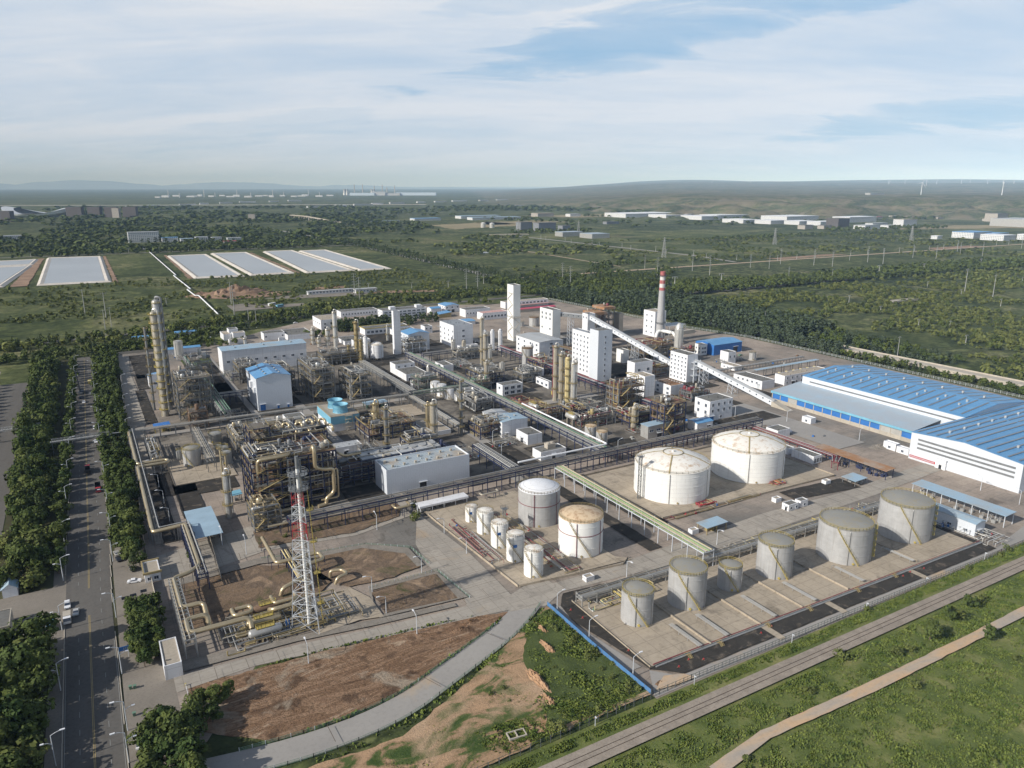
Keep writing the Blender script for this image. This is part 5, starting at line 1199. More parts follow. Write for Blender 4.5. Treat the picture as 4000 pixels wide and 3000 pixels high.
rack([(24.6,308),(24.6,262)],3.4,5.8,'navy lattice rack under the golden pipe bend near the upper gate',4,('tan','galv'),'navy',4,2,1.4)
rack([(15.2,264),(15.2,222)],3.2,5.4,'pale lattice rack at the left edge of the flare yard',3,('tan','gold'),'galv',2.6,2,1.5)
route([(22,233,3),(22,234.8,6.4),(15.4,234.8,6.4),(15.4,226.2,6.4),(33.4,226.2,6.4),(33.4,224,3.6)],.82,'gold','golden pipe loop in the front left of the flare yard',0)
route([(31,239,3.0),(36,239,3.0),(36,235,3.0),(30,235,3),(30,239.5,3)],.72,'gold','oval golden pipe loop lying in the middle of the flare yard',4)
route([(43,240,3.8),(43,235,3.8),(50.5,235,3.8),(50.5,238,3.8)],.68,'gold','golden pipe bend behind the big drums of the flare yard',4)
route([(41,233,3.2),(41,229,5.2),(47.5,229,5.2),(48.8,231,5.2),(48.8,231,1)],.78,'gold','golden pipe hoop held up by bright blue posts',0)
tag(MB().box(43.6,221.6,0,43.9,221.9,4.6).box(44.5,221.6,0,44.8,221.9,4.6).bar((43.7,221.7,0),(44.7,221.7,2),.12).bar((44.7,221.7,2),(43.7,221.7,4),.12).build('pipe_post', M['blue']), 'bright blue lattice post carrying the golden hoop', 'post')
route([(50,286,4.4),(50,262,4.4),(66,262,4.6),(66,256,4.6),(55,254,4.6),(55,246,4.4),(48,244,3.6),(47,244,1)],.72,'gold','golden pipe stepping across the basins towards the flare stack',6,'navy')
rack([(56,272),(56,244)],4.2,3.8,'short dense rack of golden pipes behind the flare stack',7,('gold','tan','ochre'),'navy',4,1)
route([(66,248,1),(66,248,3.4),(70,247,3.4),(71,243,3.4),(67,242,3.4),(66,242,1)],.6,'gold','small golden hoop right of the flare stack',0)
route([(54,293.5,5),(112,293.5,5),(125,293.5,5.4),(330,293.5,7)],.5,'gold','thick golden line along the front low rack',9,'navy')
route([(106,289,5),(106,284.5,5),(113,284.5,5),(113,289,5)],.5,'gold','golden expansion loop sticking out of the front low rack',4,'navy')
route([(147,284.5,3.2),(147,282.4,3.2),(156,282.4,3.2),(156,285,3.2)],.4,'tan','tan expansion loop on the low rack near the grey white domed tank',4,'navy')
# bridge over the main road
def bridge(x0, x1, y, z, label, mat='galv'):
    t = thing('pipe_bridge', label, 'pipe bridge', (x0,y,0)); L = x1-x0
    m = MB()
    for yy in (-1,1):
        for zz in (z, z+1.8): m.bar((0,yy,zz),(L,yy,zz),.16)
        n = int(L/2)
        for i in range(n): m.bar((L*i/n,yy,z),(L*(i+1)/n,yy,z+1.8) if i%2 else (L*i/n,yy,z+1.8),.1); m.bar((L*i/n,yy,z+1.8 if i%2==0 else z),(L*(i+1)/n,yy,z if i%2==0 else z+1.8),.1)
    for i in range(int(L/3)+1): m.bar((3*i,-1,z),(3*i,1,z),.12); m.bar((3*i,-1,z+1.8),(3*i,1,z+1.8),.12)
    m.build('truss', M[mat], t)
    MB().tube([(-1,.3,z+.5),(L+1,.3,z+.5)],.34,10).build('pipe', M['silver'], t, True)
    MB().tube([(-1,-.5,z+.4),(L+1,-.5,z+.4)],.2,8).build('pipe', M['galv'], t, True)
    for x in (0, L):
        MB().bar((x,-1,0),(x,-1,z+1.8),.25).bar((x,1,0),(x,1,z+1.8),.25).build('support', M['steel'], t)
    return t
bridge(-24,3.5,453,6.6,'lattice pipe bridge crossing over the main road')
bridge(-74,-30,490,6.6,'silver pipe bridge entering from the left edge over the side road','silver')
MB_ = MB().tube([(3.5,453.3,7.1),(13,454.6,6.4)],.34,8).build('pipeline', M['galv'], smooth=True); tag(MB_, 'short silver pipe linking the road bridge to the plant rack', 'pipe')
# far white pipeline
P_ = [(136,1985),(134,1890),(139,1888),(134,1300),(130,1298),(131,1110),(126,1108),(127,1040),(131,1038),(128,872)]
route([(x,y,3.2) for x, y in P_],.75,'white','long white pipeline striding over the scrub towards the ponds',45,'frame')

# ------------------------------------------------------------------ chimney, conveyors, flare
t = thing('chimney', 'tall tapering concrete chimney with red and white bands at the top', 'chimney', (458.6,520.7,0))
MB().lathe(0,0,[(4.3,0),(4.1,4),(3.6,20),(3.05,38),(2.75,48.2)],40).build('shaft', M['chimney'], t, True)
zz = [48.2,50.9,54.4,57.6,61.4,65.4]; rr_ = [2.75,2.68,2.58,2.5,2.4,2.3]
for i in range(5):
    MB().lathe(0,0,[(rr_[i],zz[i]),(rr_[i+1],zz[i+1])] + ([(rr_[i+1]-.4,zz[i+1]),(rr_[i+1]-.4,zz[i+1]-3)] if i == 4 else []),40).build('band', paint('chimney_band', (.40,.12,.12) if i % 2 == 0 else (.60,.58,.56), .8, 0, .8, (.35,.28,.25), .2, (1,1,.1)), t, True)
MB().lathe(0,0,[(2.4,61.2),(3.3,61.2),(3.3,61.4),(2.4,61.4)],32).rail([(3.2*math.cos(k*.393),3.2*math.sin(k*.393)) for k in range(16)],61.4,1.1,1.5,.1,True).build('gallery', M['steel'], t)
MB().lathe(0,0,[(3.6,18),(4.6,18),(4.6,18.3),(3.6,18.3)],32).rail([(4.5*math.cos(k*.393),4.5*math.sin(k*.393)) for k in range(16)],18.3,1.1,2,.1,True).build('gallery', M['steel'], t)
MB().tube([(-7,-3,2),(-7,-3,8),(-4,-2,11),(0,-3,11.2),(2,-8,11),(3,-12,10.6)],1.5,14).build('flue_duct', M['white_rust'], t, True)
MB().tube([(4,-3,10.8),(4,-14,10.8),(4,-18,6),(4,-18,1)],1.3,14).build('flue_duct', M['white_rust'], t, True)
MB().box(4,-14,8,30,-10,11.5).build('flue_box', M['conc'], t)
def gallery(a, b, w, hh, label, win=True, wm='cladwhite', legs=(), rm='roofsilver'):
    A, B = Vector(a), Vector(b); t = thing('conveyor_gallery', label, 'conveyor', (a[0],a[1],0))
    L = B-A; d = Vector((L.x,L.y,0)).normalized(); s = Vector((-d.y,d.x,0))
    o = Vector((0,0,A.z)); e = Vector((L.x,L.y,B.z))
    def q(p, k, z): return tuple(p + s*k*w/2 + Vector((0,0,z)))
    MB().add([q(o,-1,0),q(o,1,0),q(e,1,0),q(e,-1,0),q(o,-1,hh),q(o,1,hh),q(e,1,hh),q(e,-1,hh)], [(0,3,2,1),(4,5,6,7),(0,1,5,4),(1,2,6,5),(2,3,7,6),(3,0,4,7)]).build('wall', M[wm], t)
    MB().add([q(o,-1.12,hh+.02),q(o,0,hh+.7),q(o,1.12,hh+.02),q(e,-1.12,hh+.02),q(e,0,hh+.7),q(e,1.12,hh+.02)], [(0,3,4,1),(1,4,5,2),(0,1,2),(3,5,4),(0,2,5,3)]).build('roof', M[rm], t)
    n = int(L.length/5.5)
    if win:
        wm_ = MB().box(-.55,-.45,-.03,.55,.45,.03).mesh('window', M['glass'])
        for i in range(n):
            for k in (-1,1):
                p = o.lerp(e, (i+.5)/n) + s*k*(w/2+.04) + Vector((0,0,hh*.62))
                w_ = link('window', wm_, t, p); z = s*k; x = (e-o).normalized(); y = z.cross(x)
                w_.rotation_euler = Matrix((x,y,z)).transposed().to_euler()
    for f in legs:
        p = o.lerp(e, f); m = MB(); zt = p.z; q_ = w/2+.4
        for i in (-1,1):
            for j in (-1,1): m.bar((p.x+i*q_*1.2,p.y+j*q_,0),(p.x+i*q_,p.y+j*q_*.8,zt),.3)
        k = 0
        while k < zt-3:
            for j in (-1,1): m.bar((p.x-q_*1.1,p.y+j*q_,k),(p.x+q_*1.1,p.y+j*q_,k+3.4),.16); m.bar((p.x+q_*1.1,p.y+j*q_,k),(p.x-q_*1.1,p.y+j*q_,k+3.4),.16); m.bar((p.x+j*q_,p.y-q_,k),(p.x+j*q_,p.y+q_,k+3.4),.16)
            k += 3.4
        m.build('trestle', M['frame'], t)
    return t
gallery((384,526,27),(384,415,6),3.6,3.4,'white sloping conveyor gallery descending from the transfer house to the windowed block',legs=(.2,.55,.8))
gallery((385.5,397,13),(385.5,322,.3),3.8,3.4,'white sloping conveyor gallery running down to the ground by the open shed',legs=(.12,.5))
gallery((371,577,25),(384,532,26.5),3.4,3.2,'dark shaded conveyor gallery between the six window tower and the transfer house',wm='steel',legs=(.6,))
bld((380,526,8,8,32), 'transfer_house', 'small white head house where the conveyor gallery starts its descent', 'tower', wins=[('l',2,1,W_(z0=28,w=1.4,m=1.4))])
bld((376,470,6,9,10.5), 'conveyor_pier', 'white rusty pier block under the sloping conveyor gallery', 'tower', wm='white_rust')
t = tag(MB().add([(0,0,0),(5,0,0),(5,14,3.6),(0,14,3.6),(0,14,0),(5,14,0)], [(0,1,2,3),(0,3,4),(1,5,2),(3,2,5,4)]).build('loading_ramp', M['conc'], loc=(383,309,0)), 'concrete wedge ramp where the conveyor gallery meets the ground', 'ramp')
# flare stack
t = thing('flare_stack', 'red and white lattice flare stack standing over the golden pipes', 'flare stack', (50.5,219.8,0))
def lattice(prof, bw=.22, n=3):
    b = MB()
    for (z0, r0), (z1, r1) in zip(prof, prof[1:]):
        P0 = [Vector((r0*math.cos(2*math.pi*k/n-1.2), r0*math.sin(2*math.pi*k/n-1.2), z0)) for k in range(n)]
        P1 = [Vector((r1*math.cos(2*math.pi*k/n-1.2), r1*math.sin(2*math.pi*k/n-1.2), z1)) for k in range(n)]
        for k in range(n):
            k2 = (k+1) % n; b.bar(P0[k], P1[k], bw*1.5); b.bar(P1[k], P1[k2], bw)
            b.bar(P0[k], P1[k2], bw*.8); b.bar(P0[k2], P1[k], bw*.8)
    return b
def lr(z): return 3.6*(1-z/60)**1.5 + 1.9
ZL = [0,6,10.4,14.6,18.6,22.4,26,29.4,32.6,35.6,38.4,41.2,43.9,46.6,49.2]
for i0, i1, mt in ((0,8,'frame'),(8,10,'red'),(10,12,'frame'),(12,14,'red')):
    lattice([(ZL[k], lr(ZL[k])) for k in range(i0, i1+1)], .12 if mt != 'red' else .10).build('lattice', M[mt], t)
MB().tube([(0,0,1),(0,0,57)],.48,12).build('riser', M['white_rust'], t, True)
MB().tube([(1.1,.6,1),(1.1,.6,55)],.24,10).build('riser', M['tan'], t, True)
MB().tube([(-.9,.9,1),(-.9,.9,55)],.12,8).build('riser', M['galv'], t, True)
pl = MB()
for z in (49.4, 54.2):
    pl.lathe(0,0,[(.8,z),(3.2,z),(3.2,z+.15),(.8,z+.15)],12); pl.rail([(3.1*math.cos(k*.5236),3.1*math.sin(k*.5236)) for k in range(12)],z+.1,1.2,1.5,.12,True)
for k in range(6): pl.bar((2.2*math.cos(k),2.2*math.sin(k),49.4),(2.2*math.cos(k),2.2*math.sin(k),54.2),.2)
pl.build('platform', M['steel'], t)
MB().tube([(0,0,56),(0,0,60)],.5,10).tube([(1.2,.6,54),(1.2,.6,58.6)],.3,8).build('flare_tip', M['steel'], t)
l = MB()
for s_ in (-.35,.35): l.bar((4.4,-.8+s_,0),(2.4,-.8+s_,49.5),.1)
for k in range(55): f = k/55; l.bar((4.4-2*f,-1.15,49.5*f),(4.4-2*f,-.45,49.5*f),.08)
for z in (9,20,31,42): x = 4.4-2*z/49.5; l.box(x-1,-1.8,z,x+1,0,z+.12); l.rail([(x-1,-1.8),(x+1,-1.8),(x+1,0)],z+.1,1.1,1,.08)
l.build('ladder', M['yellow'], t)
# small lattice masts
for x, y, h, lb in ((139,247,12,'small grey lattice light mast among the white tanks'), (210.8,248,21,'lattice light mast right in front of the nearer dome tank')):
    t = thing('light_mast', lb, 'mast', (x,y,0))
    lattice([(z*h/8, .9) for z in range(9)], .1, 4).build('lattice', M['steel'], t)
    MB().box(-1.2,-1.2,0,1.2,1.2,.12).rail([(-1.2,-1.2),(1.2,-1.2),(1.2,1.2),(-1.2,1.2)],.1,1,1.2,.07,True).build('platform', M['steel'], t, loc=(0,0,h))
# drums in the flare yard
def drum(x, y, z, L, r, mat, label, rot=0):
    t = thing('horizontal_drum', label, 'vessel', (x,y,0)); t.rotation_euler = (0,0,R(rot))
    MB().tube([(-L/2-.5,0,z+r),(-L/2-.2,0,z+r),(-L/2+.3,0,z+r),(L/2-.3,0,z+r),(L/2+.2,0,z+r),(L/2+.5,0,z+r)],[r*.4,r*.8,r,r,r*.8,r*.4],20,False).build('shell', M[mat], t, True)
    for k in (-1,1): MB().box(k*L*.3-.25,-r*.7,0,k*L*.3+.25,r*.7,z+r*.5).build('saddle', M['conc'], t)
    p = MB().box(-L*.3,-.7,z+2*r+.05,L*.3,.7,z+2*r+.15).rail([(-L*.3,-.7),(L*.3,-.7),(L*.3,.7),(-L*.3,.7)],z+2*r+.1,1.1,1.4,.09,True)
    p.build('walkway', M['yellow'], t); return t
drum(37,221,2,9.5,1.35,'galv','big grey drum with yellow walkway nearest the front road',0)
drum(38,228,1.6,10,1.3,'gold','long golden brown drum in the middle of the flare yard',0)
drum(41,236,1.4,9,1.2,'rustdeck','rust brown drum behind the golden one in the flare yard',0)
for k, (x, y, lb, mt, r) in enumerate(((236,382,'silver drum lying on the rusty platform, left one','silver',1.7), (244,352,'silver drum lying on the rusty platform, right one','silver',1.6))):
    drum(x,y,5.4,8,r,mt,lb,95)
rd = random.Random(5)
t = thing('pipe_skid', 'low tangle of yellow railed valves and pipes beneath the flare stack', 'pipework', (24,217,0))
for k in range(90):
    MB().tube(pipe_run(rd, 0, 0, .5, 44, 20, 2.6, 3), rd.uniform(.08,.24), 7).build('pipe', M[rd.choice(['tan','gold','galv','mustard','steel'])], t, True)
for k in range(8):
    x, y = rd.uniform(2,40), rd.uniform(0,14); MB().box(x,y,1.8,x+3,y+1.6,1.92).rail([(x,y),(x+3,y),(x+3,y+1.6)],1.9,1.1,1,.09).bar((x,y,0),(x,y,1.8),.15).bar((x+3,y+1.6,0),(x+3,y+1.6,1.8),.15).build('valve_platform', M['mustard'], t)
# pump rows / manifolds on the slabs
def manifold(x, y, W, D, label, n=14, pal=('galv','tan','mustard','maroon'), seed=1, z1=1.6):
    rq = random.Random(seed); t = thing('pipe_manifold', label, 'pipework', (x,y,0))
    for k in range(n):
        MB().tube(pipe_run(rq, 0, 0, .3, W, D, z1, 3), rq.uniform(.07,.2), 6).build('pipe', M[rq.choice(pal)], t, True)
    for k in range(max(2, n//5)):
        a, b = rq.uniform(0,W), rq.uniform(0,D)
        MB().box(a,b,0,a+1,b+.6,.8).cyl(a+.5,b+.3,.8,1.3,.25,8).build('pump', M[rq.choice(['steel','blue','green','red'])], t)
    return t
manifold(140,206,10,60,'brown and yellow piping between the slim white tanks and the two larger ones',40,('mustard','tan','maroon','galv'),3)
manifold(122,224,6,46,'low red pipe supports in front of the slim white tank row',18,('maroon','galv'),4)
manifold(205,222.6,60,3,'row of dark red pipes along the front of the large dome tanks',16,('maroon','mustard','tan'),5,1.2)
manifold(228,226,10,5,'knot of red and yellow valves at the foot of the nearer dome tank',16,('maroon','mustard','red'),6)
manifold(276,226,10,5,'knot of red and yellow valves at the foot of the farther dome tank',16,('maroon','mustard','red'),7)
manifold(186,186,108,6,'yellow and grey piping joining the rack to the grey tanks',44,('ochre','galv','yellow','tan'),8,2.6)
manifold(136,180,30,8,'yellow barred piping behind the first grey tank',24,('ochre','galv','yellow'),9,3.2)
manifold(126,348,26,14,'pipe clutter with silver bends left of the tan columns',34,('galv','silver','tan'),10,3)
manifold(96,448,12,6,'small pipe group behind the grey roofed block',10,('galv','tan'),11)
manifold(268,322,24,10,'scattered valves on the wide lane by the squat grey tanks',20,('galv','rustdeck','steel'),12,1.4)
manifold(60,660,22,26,'blue pumps and white pipes beside the silver drum tank',22,('silver','galv','frame'),13,2.4)
manifold(302,138.5,12,26,'grey piping at the right end of the tank farm',24,('galv','silver'),14,2.4)
for i, (x, y, W, D, z1, n, lb) in enumerate(((96,404,18,22,5,40,'pipework jungle between the pipe roofed frame and the blue cooling tower'), (118,352,12,26,6,34,'dark pipework left of the low pale block by the long white hall'), (132,330,40,16,5,60,'pipework packed behind the long white hall'), (186,338,14,16,4,24,'small knot of pipes by the black bed near the two storey pair'),
        (206,452,16,16,3,20,'red and white pipes round the four white tanks'), (262,372,26,26,4,50,'wide field of valves and pipes between the column cluster and the rusty tower'), (300,342,26,16,5,44,'rusty pipes below the windowed slab block'), (84,560,20,30,5,40,'silver pipe ends beside the bright blue roofed hall'),
        (126,560,30,18,4,44,'pipework on the ground before the rear deck'), (246,520,20,24,4,36,'pipework under the tan column pair near the inner lane'), (282,545,14,20,4,26,'valves below the three slim white cylinders'), (340,490,14,18,6,30,'pipes under the gallery piers'), (424,470,26,14,6,40,'duct and pipe work right of the striped chimney'), (440,425,30,10,3,30,'low piping behind the small white tower house'), (66,470,16,10,4,24,'pipe bends beside the rack crossing near the tall columns'))):
    manifold(x,y,W,D,lb,n,('galv','silver','tan','steel','steel'),50+i,z1)
for x in (157.5,179.5,200,224,265):
    o = MB().box(-.22,0,0,.22,38,1.1).build('dike_wall', M['farmpad'], loc=(x,147.4,0)); tag(o, 'low concrete divider wall between grey tanks in the tank farm', 'wall', 'tank farm divider walls')
for i, (x, L) in enumerate(((152.5,14),(164,14),(186,15),(206,14),(232,12),(262,12))):
    t = thing('pipe_walkway', 'low bundle of thin grey pipes on little frames in front of a grey tank', 'pipework', (x,147.6,0), 'pipe bundles in front of the grey tanks')
    for k in range(4): MB().tube([(k*.45,0,1.5),(k*.45,L,1.5)],.11,6).build('pipe', M['galv'], t, True)
    for k in range(4): MB().bar((-.2,1+k*4,0),(-.2,1+k*4,1.4),.12).bar((1.6,1+k*4,0),(1.6,1+k*4,1.4),.12).bar((-.2,1+k*4,1.4),(1.6,1+k*4,1.4),.12).build('support', M['galv'], t)
t = thing('pipe_trench', 'pair of dark pipes running along the front wall of the tank farm', 'pipework', (135,148.6,0))
for k in range(3): MB().tube([(0,-k*.6,.6),(168,-k*.6-3.4,.6)],.24,7).build('pipe', M[('maroon','steel','galv')[k]], t, True)
stp = None
for x in (147,160,181,201,226,247):
    if stp is None:
        stp = thing('crossover_stair', 'small yellow crossover stair on the front wall of the tank farm', 'stair', (x,146.4,0), 'yellow crossover stairs')
        b = MB()
        for k in (-1,1): b.bar((k*.6,-2.2,0),(k*.6,0,1.8),.16); b.bar((k*.6,2.2,0),(k*.6,0,1.8),.16); b.bar((k*.6,-2.2,1),(k*.6,0,2.8),.1); b.bar((k*.6,2.2,1),(k*.6,0,2.8),.1)
        for k in range(6): b.box(-.6,-2.2+k*.4,.3*k,.6,-1.9+k*.4,.3*k+.08); b.box(-.6,2.2-k*.4,.3*k,.6,1.9-k*.4,.3*k+.08)
        b.build('steps', M['mustard'], stp); stp.scale = (.75,.75,.8); kids(stp)
    else: clone(stp, (x,146.4-(x-147)*.012,0))
M['fencegreen'] = paint('dark_mesh', (.035,.07,.05), .6, 0, .3, (.06,.06,.05), .3)
M['fenceblue'] = paint('faded_blue_sheet', (.07,.19,.40), .6, 0, .5, (.25,.3,.34), .3)
# ------------------------------------------------------------------ trees
npr = np.random.RandomState(11)
def leaf_quads(centers, radii, n, size, rs, up=.35, flat=1.0):
    "n small leaf-clump faces scattered over a set of lumps"
    k = rs.randint(0, len(centers), n); d = rs.normal(size=(n,3)); d /= np.linalg.norm(d, axis=1)[:,None]
    rad = (rs.uniform(.55, 1.0, n)**.5)[:,None]
    p = centers[k] + d*radii[k][:,None]*rad*np.array([1,1,flat])
    nn = d + np.array([0,0,up]) + rs.normal(scale=.45, size=(n,3)); nn /= np.linalg.norm(nn, axis=1)[:,None]
    a = np.cross(nn, rs.normal(size=(n,3))); a /= np.linalg.norm(a, axis=1)[:,None]; b = np.cross(nn, a)
    s = (size*rs.uniform(.6,1.35,n))[:,None]; s2 = s*rs.uniform(.5,.9,(n,1))
    V = np.stack([p-a*s-b*s2*.3, p+a*s*.2-b*s2, p+a*s+b*s2*.3, p-a*s*.2+b*s2], 1).reshape(-1,3)
    return V
def np_mesh(name, V, mat, quads=True, mi=None):
    n = len(V)//4; me = bpy.data.meshes.new(name)
    me.vertices.add(len(V)); me.vertices.foreach_set('co', V.astype(np.float32).ravel())
    me.loops.add(len(V)); me.loops.foreach_set('vertex_index', np.arange(len(V), dtype=np.int32))
    me.polygons.add(n); me.polygons.foreach_set('loop_start', np.arange(0, len(V), 4, dtype=np.int32)); me.polygons.foreach_set('loop_total', np.full(n, 4, dtype=np.int32))
    for m in (mat if isinstance(mat, list) else [mat]): me.materials.append(m)
    if mi is not None: me.polygons.foreach_set('material_index', mi.astype(np.int32))
    me.update(); me.validate(); return me
def crown(kind, rs, n, size):
    if kind == 'poplar':
        m = 9; z = np.linspace(.18,.95,m); c = np.stack([rs.normal(scale=.04,size=m), rs.normal(scale=.04,size=m), z],1); r = .15*np.sin(np.pi*(z*.8+.14))+.03
    elif kind == 'bush':
        m = 7; a = rs.uniform(0,6.28,m); q = rs.uniform(0,.36,m); c = np.stack([q*np.cos(a), q*np.sin(a), rs.uniform(.25,.65,m)],1); r = rs.uniform(.22,.36,m)
    else:
        m = 12; a = rs.uniform(0,6.28,m); z = rs.uniform(.38,.86,m); q = rs.uniform(.05,.34,m)*(1.1-abs(z-.55)*1.6); c = np.stack([q*np.cos(a), q*np.sin(a), z],1); r = rs.uniform(.13,.22,m)
    return leaf_quads(c, r, n, size, rs)
LEAFM = {'broad': 'leaf', 'poplar': 'leafpop', 'bush': 'leafbush', 'grey': 'leafgrey'}
HI = {k: [crown('poplar' if k == 'grey' else k, npr, {'broad':950,'poplar':500,'bush':420,'grey':500}[k], {'broad':.05,'poplar':.034,'bush':.07,'grey':.034}[k]) for _ in range(5)] for k in LEAFM}
MID = {k: [crown('poplar' if k == 'grey' else k, npr, {'broad':110,'poplar':70,'bush':55,'grey':70}[k], {'broad':.125,'poplar':.08,'bush':.17,'grey':.08}[k]) for _ in range(6)] for k in LEAFM}
LOW = {k: [crown('poplar' if k == 'grey' else k, npr, {'broad':26,'poplar':18,'bush':16,'grey':18}[k], {'broad':.24,'poplar':.15,'bush':.3,'grey':.15}[k]) for _ in range(6)] for k in LEAFM}
trees = []      # x, y, height, width factor, kind, label
def plant(x, y, h, kind='broad', label='broad green tree', w=1.0): trees.append((x, y, h, w, kind, label))
def inpoly(x, y, P):
    c = False; j = len(P)-1
    for i in range(len(P)):
        if (P[i][1] > y) != (P[j][1] > y) and x < (P[j][0]-P[i][0])*(y-P[i][1])/(P[j][1]-P[i][1])+P[i][0]: c = not c
        j = i
    return c
def fill(P, step, h, kind, label, dens=1.0, w=1.0, clump=0, gap=0):
    if len(P) == 4 and not isinstance(P[0], tuple): P = rect(*P)
    xs = [p[0] for p in P]; ys = [p[1] for p in P]
    x = min(xs)
    while x < max(xs):
        y = min(ys)
        while y < max(ys):
            a, b = x+rnd.uniform(-.5,.5)*step, y+rnd.uniform(-.5,.5)*step
            if inpoly(a, b, P) and rnd.random() < dens:
                if not clump or mn.noise(Vector((a/clump, b/clump, 4.2))) > gap:
                    plant(a, b, rnd.uniform(*h), kind if isinstance(kind, str) else rnd.choice(kind), label, w)
            y += step
        x += step
fill(rect(-39,296,-27,700), 4.8, (7.5,13), ('broad','broad','broad','poplar','bush'), 'leafy tree in the dense belt left of the main road', w=.95)
fill(rect(-27,300,-22.5,700), 5.5, (6,9.5), ('broad','broad','bush'), 'lower tree in the shaded inner side of the left belt')
for y in range(304, 700, 8): plant(rx(0,y)-2.2+rnd.uniform(-.4,.4), y+rnd.uniform(-1.5,1.5), rnd.uniform(6,9), 'broad', 'kerbside tree of the row on the left of the main road', 1.05)
fill([(-46,120),(-24.5,120),(-24.5,250),(-30,252),(-46,250)], 4.3, (8,14), ('broad','broad','broad','bush'), 'large leafy tree in the bottom left roadside grove')
for y in range(318, 700, 7): plant(rx(1,y)+2.4+rnd.uniform(-.4,.4), y+rnd.uniform(-1.5,1.5), rnd.uniform(5.5,8.5), 'broad', 'kerbside tree of the row on the right of the main road', 1.05)
fill([(1.5,290),(8,290),(8.5,330),(10,400),(11.5,475),(17,640),(18,700),(5,700),(3.5,560),(2.5,400)], 4.3, (5,10), ('broad','broad','broad','poplar'), 'dense tree between the main road and the plant fence')
fill([(-.6,222),(8,229),(8.6,262),(.2,264)], 2.3, (4.6,6.6), 'broad', 'tightly packed tree in the roadside block beside the blue sign')
fill([(-2.5,160),(11,160),(11,190),(5,193),(-1,192)], 3.9, (7.5,10), 'broad', 'tree in the bottom cluster where the curved road meets the main road')
for x, y, h in ((14,196.5,7.4),(18,194,7.6),(21,197,6.4),(16,189,6),(12,192,8)): plant(x, y, h, 'broad', 'dark tree shading the edge of the churned ground')
for y in range(304,640,9): plant(-63+rnd.uniform(-1,1), y, rnd.uniform(5,8), 'broad', 'tree along the far side of the left service road')
fill([(-76,440),(-68,440),(-66,600),(-72,600)], 5, (2,4), 'bush', 'hedge bush beside the left service road', 1)
fill(rect(-100,360,-66,420), 9, (5,8), 'broad', 'tree by the left lot', .5)
for x, y in ((112.5,278.5),(114,281.5),(117,291)): plant(x, y, 4, 'bush', 'round shrub at the corner of the yard road')
plant(24,289,4.6,'broad','single bright green tree inside the fence near the upper gate'); plant(60,290,2.4,'bush','small bush on the brown bed'); plant(55,287,2,'bush','tiny bush on the brown bed')
for tx, ty, h, l in ((220.4,115)+(6.5,'tallest bushy tree between railway and sandy track'), (236.6,118.6)+(5,'tree beside the railway, right of the tallest'), (240.2,117.4)+(4.5,'low tree beside the railway next to its taller neighbour'), (249.2,119.2)+(5.5,'tree on the ballast edge at the far right'),
        (187.4,122.9)+(3.6,'small conifer like tree on the ballast edge'), (203.9,115.5)+(3.6,'small tree on the grass above the sandy track'), (208.8,114.2)+(3,'dark bush above the sandy track'), (236.1,105.2)+(5.5,'grey green tree overhanging the sandy track'),
        (218.1,135.8)+(2.4,'bush growing against the outer fence'), (276.3,134.5)+(2.6,'bush by the outer fence at the right'), (193.5,103.2)+(3.2,'round bush on the lower side of the sandy track'), (257.7,119.8)+(3.4,'bush at the right beyond the tall trees'),
        (94.8,139.2)+(3.8,'bright bush in the overgrown hollow by the outer fence'), (130.1,107.1)+(2.4,'bush at the bottom right of the track'), (298,134.8)+(2.4,'bush inside the outer fence near the right corner'), (305.3,135.4)+(3,'second bush near the right corner of the fence'), (108.7,140.6)+(2.2,'dark shrub in the middle of the overgrown hollow')):
    plant(tx, ty, h, 'bush' if h < 5 else 'broad', l, 1.1)
fill([(118,180),(124.5,188),(125,141),(119,141)], 3.4, (1.6,2.8), 'bush', 'shrub growing along the blue fence', .8)
fill(rect(86,142,118,168), 6, (1.2,2.4), 'bush', 'low shrub in the overgrown hollow', .5)
# poplars among the buildings
fill(rect(214,712,272,736), 4.4, (9,12), 'poplar', 'dark poplar in the clump before the white office block', w=1.3)
fill(rect(272,716,300,738), 5, (7,10), 'poplar', 'poplar right of the dark clump near the offices', w=1.2)
fill(rect(300,722,330,745), 5.5, (7,9.5), 'poplar', 'poplar in front of the five storey office', .8, w=1.3)
fill(rect(178,700,200,716), 5, (5,7), 'broad', 'round tree by the white canteen')
fill(rect(24,712,100,745), 6, (5,8), 'broad', 'tree behind the back left corner of the plant', .8)
fill(rect(60,700,130,720), 6, (4,6.5), 'broad', 'tree among the white gate offices', .6)
fill(rect(400,800,440,830), 7, (5,8), 'broad', 'tree at the back fence', .7)
# belts and woods outside the plant
fill([(-700,690),(-60,712),(20,718),(120,762),(240,822),(240,836),(0,744),(-700,742)], 6.5, (5,9), ('broad','poplar'), 'tree in the belt behind the plant', w=1.1)
fill([(-700,760),(0,772),(350,858),(520,862),(520,905),(350,905),(0,806),(-700,790)], 7.5, (5,10), ('broad','poplar','bush'), 'tree in the belt behind the plant', w=1.1)
fill([(516,830),(560,840),(558,1000),(520,1000)], 7, (7,12), ('poplar','broad'), 'poplar by the highway', w=1.2)
fill([(548,560),(566,560),(566,830),(520,830)], 4.6, (9,13), ('poplar','grey'), 'silver poplar along the plant edge', w=1.5)
fill([(582,470),(640,470),(655,600),(650,760),(582,760)], 4.8, (9,13), ('grey','grey','poplar'), 'silver green poplar in the plantation', w=1.6)
fill([(552,400),(566,400),(566,560),(552,560)], 5, (8,12), 'grey', 'silver poplar along the plant edge', w=1.5)
fill([(549,200),(560,200),(560,400),(550,400)], 5, (5,8), ('broad','poplar'), 'dark tree behind the blue depot roof', w=1.1)
fill([(583,330),(620,330),(640,470),(583,470)], 7, (6,9), ('grey','broad'), 'tree beyond the elevated road', .8, w=1.3)
